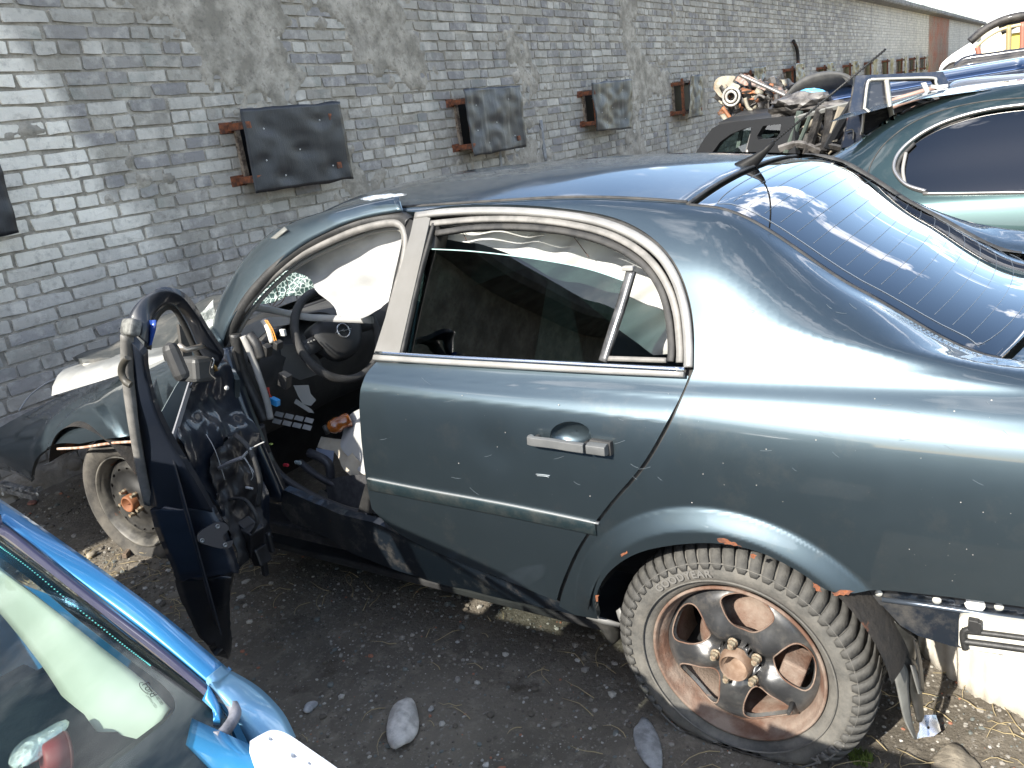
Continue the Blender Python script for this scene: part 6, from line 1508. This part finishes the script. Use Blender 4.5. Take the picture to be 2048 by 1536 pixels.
flat_panel('side_glass', wa, 5.03, DGL, dn, .004); flat_panel('side_glass', wb, 5.03, DGL, dn, .004)
flat_panel('door_pillar', [(1504, 252), (1512, 251), (1497, 312), (1488, 312)], 4.85, pm('pil_b', (.03, .028, .026), .5), dn, .05)
flat_panel('pillar_edge', [(1506, 252), (1509, 252), (1494, 310), (1491, 310)], 4.80, pm('pil_w', (.45, .42, .38), .5), dn, .01)
flat_panel('white_headrest', [(1478, 262), (1486, 258), (1478, 300), (1470, 304)], 5.3, CLOTH, dn, .03)
P0 = onx(1438, 249, 5.02); P1 = onx(1640, 232, 5.02); m_ = MB(); m_.slab([[P0, P1], [P0+Vector((1.2, .1, .06)), P1+Vector((1.2, .1, .06))], [P0+Vector((1.4, .1, -.2)), P1+Vector((1.4, .1, -.2))]], .02); m_.build('roof', DG, dn)
m_ = MB(); m_.box(onx(1500, 330, 5.7)+Vector((0, 0, -.5)), (1.3, 1.6, .9)); m_.build('lower_body', DG, dn, .08)
# burnt crumpled bonnet lump
bu = empty('burnt_front_end', onx(1500, 245, 6.3), 'burnt crumpled car front with pale and orange torn metal, high beside the wall', 'car wreck', 'wrecked cars heaped along the wall')
BK = pm('burnt_black', (.012, .011, .011), .6, c2=(.05, .045, .04), ns=9, bump=.6, coat=.3); PL = pm('burnt_pale', (.24, .22, .17), .5, c2=(.20, .12, .06), ns=4, lo=.5, hi=.6, bump=.5); OR = pm('burnt_orange', (.35, .13, .05), .6, c2=(.10, .05, .03), ns=7)
flat_panel('torn_bonnet', crv([(1427, 178), (1432, 160), (1450, 151), (1470, 152), (1466, 165), (1480, 172), (1462, 188), (1448, 196), (1438, 192), (1427, 178)], 3)[:-1], 6.2, PL, bu, .03, tilt=(-1, .1, .4), step=5, disp=lambda P: .03*nz1(P.y*9, P.z*9))
flat_panel('torn_bonnet', [(1470, 158), (1485, 146), (1500, 152), (1540, 168), (1575, 184), (1580, 192), (1560, 188), (1520, 178), (1484, 170)], 6.2, pm('burnt_grey', (.10, .095, .09), .5, c2=(.35, .2, .15), ns=9), bu, .03, step=5, jag=2, disp=lambda P: .04*nz1(P.y*12, P.z*12))
flat_panel('orange_strip', [(1446, 196), (1452, 184), (1480, 178), (1520, 180), (1545, 188), (1520, 188), (1480, 186), (1458, 196)], 6.15, OR, bu, .03, step=5, jag=1.5, disp=lambda P: .03*nz1(P.y*15, P.z*15))
for (a, b, s, sd, mt) in ((1462, 192, (.16, .16, .16), 1, PL), (1474, 205, (.3, .30, .32), 2, BK), (1500, 196, (.4, .34, .24), 3, BK), (1520, 212, (.5, .5, .30), 4, BK), (1482, 222, (.3, .2, .22), 5, pm('burnt_mid', (.05, .045, .042), .5, c2=(.16, .15, .14), ns=12)), (1550, 205, (.4, .34, .3), 6, BK), (1470, 235, (.12, .08, .10), 7, PL), (1478, 228, (.16, .3, .12), 9, OR), (1540, 225, (.5, .4, .2), 11, BK), (1564, 192, (.3, .2, .14), 12, OR)):
    crumple('crumpled_metal', onx(a, b, 6.4), s, mt, bu, sd, 4, .9)
m_ = MB(); c = onx(1466, 193, 6.1)
for r in (.085, .05): m_.tube([c+Vector((-.05-.2*(.1-r), r*cos(a), r*sin(a))) for a in [2*pi*k/20 for k in range(20)]], .014, 6, closed=True)
m_.build('lamp_rings', pm('lamp_rings_m', (.5, .48, .44), .4, .5), bu)
for pts, r, mt in (([(1480, 150), (1520, 168), (1590, 200)], .02, pm('rod_grey', (.2, .19, .18), .4, .5)), ([(1553, 188), (1555, 250), (1556, 280)], .028, BK), ([(1445, 215), (1462, 238), (1468, 250)], .02, OR), ([(1490, 196), (1496, 215), (1505, 222)], .02, PL), ([(1510, 200), (1518, 190), (1530, 196)], .015, MATS['burnt_mid'])):
    m_ = MB(); m_.tube(cr([onx(a, b, 6.0) for a, b in pts], 4), r, 6); m_.build('bent_rod', mt, bu)
qb_ = random.Random(8)
for i in range(80):
    a = qb_.uniform(1448, 1570); b = qb_.uniform(165, 236); c = onx(a, b, 6.05+qb_.random()*.3); n3 = Vector((qb_.uniform(-1, -.2), qb_.uniform(-1, 1), qb_.uniform(-1, 1))).normalized(); t3 = n3.orthogonal().normalized()*qb_.uniform(.03, .10); u3 = n3.cross(t3).normalized()*qb_.uniform(.01, .03)
    m_ = MB(); m_.slab([[c-t3-u3, c-t3+u3], [c-u3*1.4+n3*.03, c+u3+n3*.03], [c+t3-u3*.3, c+t3+u3*.5]], .004); m_.build('torn_shred', [BK, PL, OR, MATS['burnt_mid'], BK][i % 5], bu)
# black curved bumper shell on the blue wreck
BW = pm('wreck_blue', (.012, .032, .085), .28, .7, coat=1, dust=(5, .55, .3))
bs_ = empty('bumper_shell', onx(1640, 170, 5.2), 'matt black curved bumper shell lying on top of the blue wreck', 'bumper')
T_ = cr([onx(a, b, 5.2) for a, b in ((1576, 203), (1580, 180), (1598, 160), (1628, 146), (1662, 142), (1690, 148), (1706, 166))], 6); B_ = cr([onx(a, b, 5.3) for a, b in ((1580, 213), (1600, 204), (1625, 194), (1650, 186), (1675, 180), (1692, 177), (1706, 178))], 6)
m_ = MB(); m_.slab([[a.lerp(b, k/6)+Vector((-.12*sin(pi*k/6), 0, .05*sin(pi*k/6))) for k in range(7)] for a, b in zip(T_, B_)][::-1], .03); m_.build('shell', pm('bumper_matt', (.055, .055, .055), .75, c2=(.075, .075, .072), ns=20), bs_)
bw = empty('blue_wreck', (5.6, .6, .05), 'crushed blue car wreck with bare roof and broken pillars behind the navy door', 'car wreck', 'wrecked cars heaped along the wall')
def band2(name, T, B, x0, x1, mat, par, bul=.05, th=.03):
    T = cr([onx(a, b, x0) for a, b in T], 4); B = cr([onx(a, b, x1) for a, b in B], 4); n = min(len(T), len(B)); m_ = MB()
    m_.slab([[a.lerp(b, k/6)+Vector((-bul*sin(pi*k/6), 0, bul*.6*sin(pi*k/6))) for k in range(7)] for a, b in zip(T[:n], B[:n])][::-1], th); return m_.build(name, mat, par)
band2('roof', [(1596, 206), (1640, 184), (1710, 170), (1800, 158), (1900, 140), (2060, 112)], [(1588, 224), (1640, 206), (1710, 192), (1800, 178), (1900, 160), (2060, 134)], 5.6, 5.0, BW, bw, .06)
band2('roof_rail', [(1588, 224), (1640, 207), (1710, 193), (1800, 179), (1900, 161), (2060, 135)], [(1586, 238), (1640, 222), (1710, 208), (1800, 194), (1900, 176), (2060, 150)], 5.0, 4.9, pm('rail_dark', (.02, .022, .03), .35, .3, coat=.6), bw, .02)
crumple('roof_lamp', onx(1620, 190, 4.9), (.12, .26, .10), pm('blue_lamp', (.12, .45, .75), .2, coat=1), bw, 3, 3, .15)
for i, (a, b, s, sd, mt) in enumerate(((1610, 205, (.4, .4, .14), 21, MATS['burnt_mid']), (1590, 218, (.3, .4, .18), 22, BK), (1640, 214, (.3, .5, .1), 23, MATS['burnt_mid']))): crumple('crumpled_metal', onx(a, b, 4.95), s, mt, bw, sd)
for pts, w, mt in (([(1712, 200), (1680, 250), (1655, 296)], .05, DG), ([(1700, 214), (1668, 262), (1640, 304)], .025, pm('foam_grey', (.16, .16, .15), .8)), ([(1640, 218), (1628, 262), (1612, 312)], .04, BK), ([(1662, 216), (1658, 260), (1650, 300)], .05, BK), ([(1600, 222), (1590, 262), (1570, 312)], .03, pm('pil_green', (.08, .10, .085), .5)), ([(1626, 218), (1606, 268), (1590, 304)], .02, MATS['pil_green']), ([(1590, 238), (1650, 222), (1712, 206)], .03, MATS['foam_grey']), ([(1686, 214), (1672, 256), (1664, 282)], .045, pm('cream_post', (.25, .22, .17), .7)), ([(1628, 300), (1650, 292), (1690, 300)], .04, BK), ([(1560, 300), (1600, 290), (1640, 306)], .05, MATS['burnt_mid'])):
    m_ = MB(); m_.tube(cr([onx(a, b, 4.6) for a, b in pts], 4), w, 6, flat=.5, smooth=False); m_.build('bent_pillar', mt, bw)
for i in range(26):
    a = qb_.uniform(1560, 1700); b = qb_.uniform(236, 306); c = onx(a, b, 4.8+qb_.random()*.5); n3 = Vector((qb_.uniform(-1, -.2), qb_.uniform(-1, 1), qb_.uniform(-1, 1))).normalized(); t3 = n3.orthogonal().normalized()*qb_.uniform(.04, .16); u3 = n3.cross(t3).normalized()*qb_.uniform(.01, .04)
    m_ = MB(); m_.slab([[c-t3-u3, c-t3+u3], [c-u3*1.4+n3*.03, c+u3+n3*.03], [c+t3-u3*.3, c+t3+u3*.5]], .004); m_.build('torn_shred', [BK, BK, MATS['burnt_mid'], BK, MATS['cream_post'], BK][i % 6], bw)
flat_panel('white_cloth_scrap', crv([(1545, 300), (1556, 280), (1566, 268), (1578, 272), (1570, 286), (1578, 298), (1566, 306), (1545, 300)], 3)[:-1], 4.7, CLOTH, bw, .01, step=4, jag=1.5, disp=lambda P: .03*nz1(P.y*14, P.z*14))
m_ = MB(); m_.box((6.2, .7, .62), (1.5, 3.2, .9)); m_.build('crushed_body', BK, bw, .1)
crumple('burst_interior', onx(1700, 270, 5.4), (.7, 1.2, .6), BK, bw, 31, 4, .5)
for pts in ([(1880, 172), (1800, 196), (1772, 206)], [(1880, 182), (1800, 208), (1772, 220)]):
    m_ = MB(); m_.tube([onx(a, b, 4.4) for a, b in pts], .018, 6); m_.build('bent_pillar', pm('copper_line', (.30, .20, .16), .5), bw)
# navy door propped upright
nd = empty('propped_door', onx(1700, 290, 3.4), 'loose navy car door standing upright among the wrecks, dirty quarter glass in it', 'car door')
NV = pm('navy_door_paint', (.014, .022, .042), .38, .4, coat=.7, dust=(6, .5, .35))
h1 = [(1734, 166), (1740, 161), (1770, 161), (1778, 238), (1722, 270)]; h2 = [(1780, 161), (1866, 159), (1872, 168), (1886, 198), (1884, 212), (1796, 240), (1784, 238)]
flat_panel('door_shell', [(1712, 151), (1886, 143), (1902, 176), (1904, 190), (1898, 230), (1800, 300), (1680, 330), (1686, 286), (1694, 254)], 3.4, NV, nd, .05, [h1, h2], tilt=(-.9, -.4, .15))
flat_panel('quarter_glass', h1, 3.42, pm('dirty_glass', (.02, .022, .028), .25, c2=(.14, .14, .14), ns=9, lo=.5, hi=.75, stretch=(1, 1, 3), coat=.5), nd, .006, tilt=(-.9, -.4, .15))
for pts, r, mt in (([(1723, 270), (1728, 225), (1735, 168), (1742, 160)], .010, pm('bright_lip', (.45, .43, .38), .4, .5)), ([(1773, 160), (1778, 200), (1785, 240)], .016, MATS['bright_lip']), ([(1742, 159), (1800, 157), (1866, 156), (1872, 166), (1884, 196)], .009, MATS['bright_lip']), ([(1692, 262), (1706, 260), (1706, 280)], .005, BLACK)):
    m_ = MB(); m_.tube(cr([planesurf(onx(1712, 151, 3.37), (-.9, -.4, .15))(a, b)[0] for a, b in pts], 4), r, 6); m_.build('window_lip', mt, nd)
rg_ = flat_panel('rag', [(1842, 166), (1852, 164), (1858, 178), (1862, 200), (1856, 200), (1850, 182)], 3.3, CLOTH, None, .01, tilt=(-.9, -.4, .15), step=4); tagit(rg_, 'white torn rag tied on the navy door frame', 'rag')
rg_ = flat_panel('rag', [(1862, 170), (1880, 170), (1896, 168), (1896, 174), (1880, 178), (1864, 176)], 3.3, pm('rag_grey', (.5, .5, .48), .8), None, .01, tilt=(-.9, -.4, .15), step=4); tagit(rg_, 'pale rag wound round the upper right corner of the propped navy door', 'rag')
# silver roof edge car right behind the green sedan
sv_ = empty('silver_wreck', (4.6, -.8, .05), 'silver grey wreck showing only its roof just above the green sedan', 'car wreck', 'wrecked cars heaped along the wall')
SLV = pm('silver_paint', (.20, .21, .22), .35, .7, coat=.6, dust=(7, .5, .4))
band2('roof', [(1896, 190), (1900, 168), (1925, 158), (1980, 152), (2060, 146), (2200, 140)], [(1888, 214), (1900, 198), (1925, 190), (1980, 184), (2060, 176), (2200, 168)], 3.9, 3.6, SLV, sv_, .05)
band2('roof_rail', [(1914, 184), (1940, 176), (1990, 170), (2060, 164), (2200, 158)], [(1914, 192), (1940, 184), (1990, 178), (2060, 171), (2200, 165)], 3.6, 3.6, pm('rail_shine', (.5, .5, .5), .2, .9), sv_, .02)
m_ = MB(); m_.box((4.4, -.9, .85), (1.4, 1.6, 1.1)); m_.build('body', DG, sv_, .1)
# dark slumped wreck with folded roof
fw = empty('folded_wreck', (6.6, -.1, .05), 'black folded wreck with streaky crushed panels at the upper right', 'car wreck', 'wrecked cars heaped along the wall')
for k in range(7):
    o0 = 4.2*k; band2('folded_panel', [(1895+3*k, 152-o0*.8), (1930, 140-o0), (1980, 133-o0), (2060, 122-o0), (2160, 110-o0)], [(1893+3*k, 162-o0*.8), (1930, 150-o0), (1985, 141-o0), (2060, 131-o0), (2160, 120-o0)], 6.2+k*.25, 6.0+k*.25, [BK, BW, BK, MATS['burnt_mid'], BK, pm('black_gloss', (.01, .01, .012), .15, coat=1), OR][k], fw, .05+.02*(k % 3))
m_ = MB(); m_.box((7.2, -.2, .8), (1.6, 1.6, 1.3)); m_.build('crushed_body', BK, fw, .1)
# white crashed car farther back with its yellow cab lining and bare roof arc
wc = empty('white_wreck', (10.5, .2, .05), 'white wreck with a wheel arch and bare windscreen hoop, high at the upper right edge', 'car wreck', 'wrecked cars heaped along the wall')
WHT = pm('white_paint', (.78, .78, .77), .4, coat=.6)
flat_panel('fender', crv([(1878, 140), (1884, 126), (1902, 110), (1924, 96), (1944, 84), (1958, 86)], 4)+[(1962, 130), (1955, 134)]+crv([(1950, 134), (1936, 126), (1916, 124), (1898, 130), (1888, 140)], 4), 9.6, WHT, wc, .1, tilt=(-1, 0, .6), disp=lambda P: .02*nz1(P.y*8, P.z*8))
band2('arch_lip', [(1884, 138), (1898, 126), (1916, 121), (1936, 123), (1950, 132)], [(1886, 142), (1899, 131), (1916, 126), (1935, 129), (1948, 137)], 9.4, 9.4, BK, wc, .01)
for pts, r, mt in (([(1940, 84), (1968, 60), (2000, 43), (2030, 34), (2080, 26)], .05, BK), ([(1952, 94), (1975, 74), (2005, 58), (2048, 48)], .02, pm('pale_line', (.5, .42, .25), .5)), ([(1954, 94), (1958, 110), (1958, 134)], .03, pm('brown_line', (.30, .12, .08), .5)), ([(2018, 50), (2017, 116)], .03, pm('tan_line', (.30, .24, .12), .5)), ([(2046, 44), (2044, 112)], .03, MATS['brown_line'])):
    m_ = MB(); m_.tube(cr([onx(a, b, 9.4) for a, b in pts], 5), r, 6); m_.build('windscreen_hoop', mt, wc)
flat_panel('black_roof_corner', [(1994, 46), (2030, 30), (2080, 24), (2080, 44), (2034, 52), (2004, 68)], 9.5, BK, wc, .05)
flat_panel('cab_lining', [(1962, 96), (1980, 76), (2014, 60), (2012, 118), (1964, 132)], 10.0, pm('cream_yellow', (.72, .62, .36), .7, c2=(.78, .74, .62), ns=2), wc, .05)
band2('orange_edge', [(2004, 126), (2030, 120), (2080, 108)], [(2004, 131), (2030, 126), (2080, 116)], 9.2, 9.2, pm('orange_edge_m', (.55, .16, .05), .6), wc, .01)
# small yellow building beyond
yb = empty('yellow_building', (40, -1.0, .05), 'small yellow building far away in the upper right corner', 'building')
Q0 = onx(2014, 118, 38); m_ = MB(); m_.box((40, Q0.y-3.6, 1.2), (4, 8, 2.3)); m_.build('building_wall', pm('yellow_plaster', (.55, .46, .10), .9), yb)
m_ = MB(); m_.box((40, Q0.y-3.6, 2.45), (4.3, 8.3, .2)); m_.build('building_roof', pm('pale_roof', (.4, .4, .38), .9), yb)

# debris lying by the door opening
def plank(px, py, ln, w, rz, label, col):
    P = onz(px, py, .07); me = MB().box((0, 0, 0), (ln, w, .022)).mesh('wood_scrap', pm('old_wood', (.22, .16, .11), .85, c2=(.12, .09, .07), ns=20, stretch=(2, 14, 2), bump=.5))
    o = bpy.data.objects.new('wood_scrap', me); COL.objects.link(o); o.location = (P.x, P.y, gz(P.x, P.y)+.014); o.rotation_euler = (.03, .02, rz); tagit(o, label, 'wood scrap'); b = o.modifiers.new('b', 'BEVEL'); b.width = .002
plank(560, 1018, .22, .05, 1.9, 'longer weathered wood scrap on the dirt right of the hanging door', 0)
plank(548, 1034, .12, .045, 2.3, 'short weathered wood scrap just below the longer one by the hanging door', 0)
plank(265, 1100, .16, .02, .6, 'thin wooden stick on the lit dirt against the front tyre', 0)
P = onz(548, 985, .08); o = crumple('rusty_lump', (P.x, P.y, P.z+.06), (.05, .05, .14), pm('rust_bright', (.38, .16, .07), .8, c2=(.5, .34, .24), ns=30, bump=.6), None, 5, 3, .8); tagit(o, 'bright rusty torn lump standing on the dirt between the hanging door and the sill', 'scrap metal')
for (a, b, s_, sd) in ((165, 1098, .05, 1), (178, 1104, .04, 2), (190, 1096, .03, 3)):
    pass
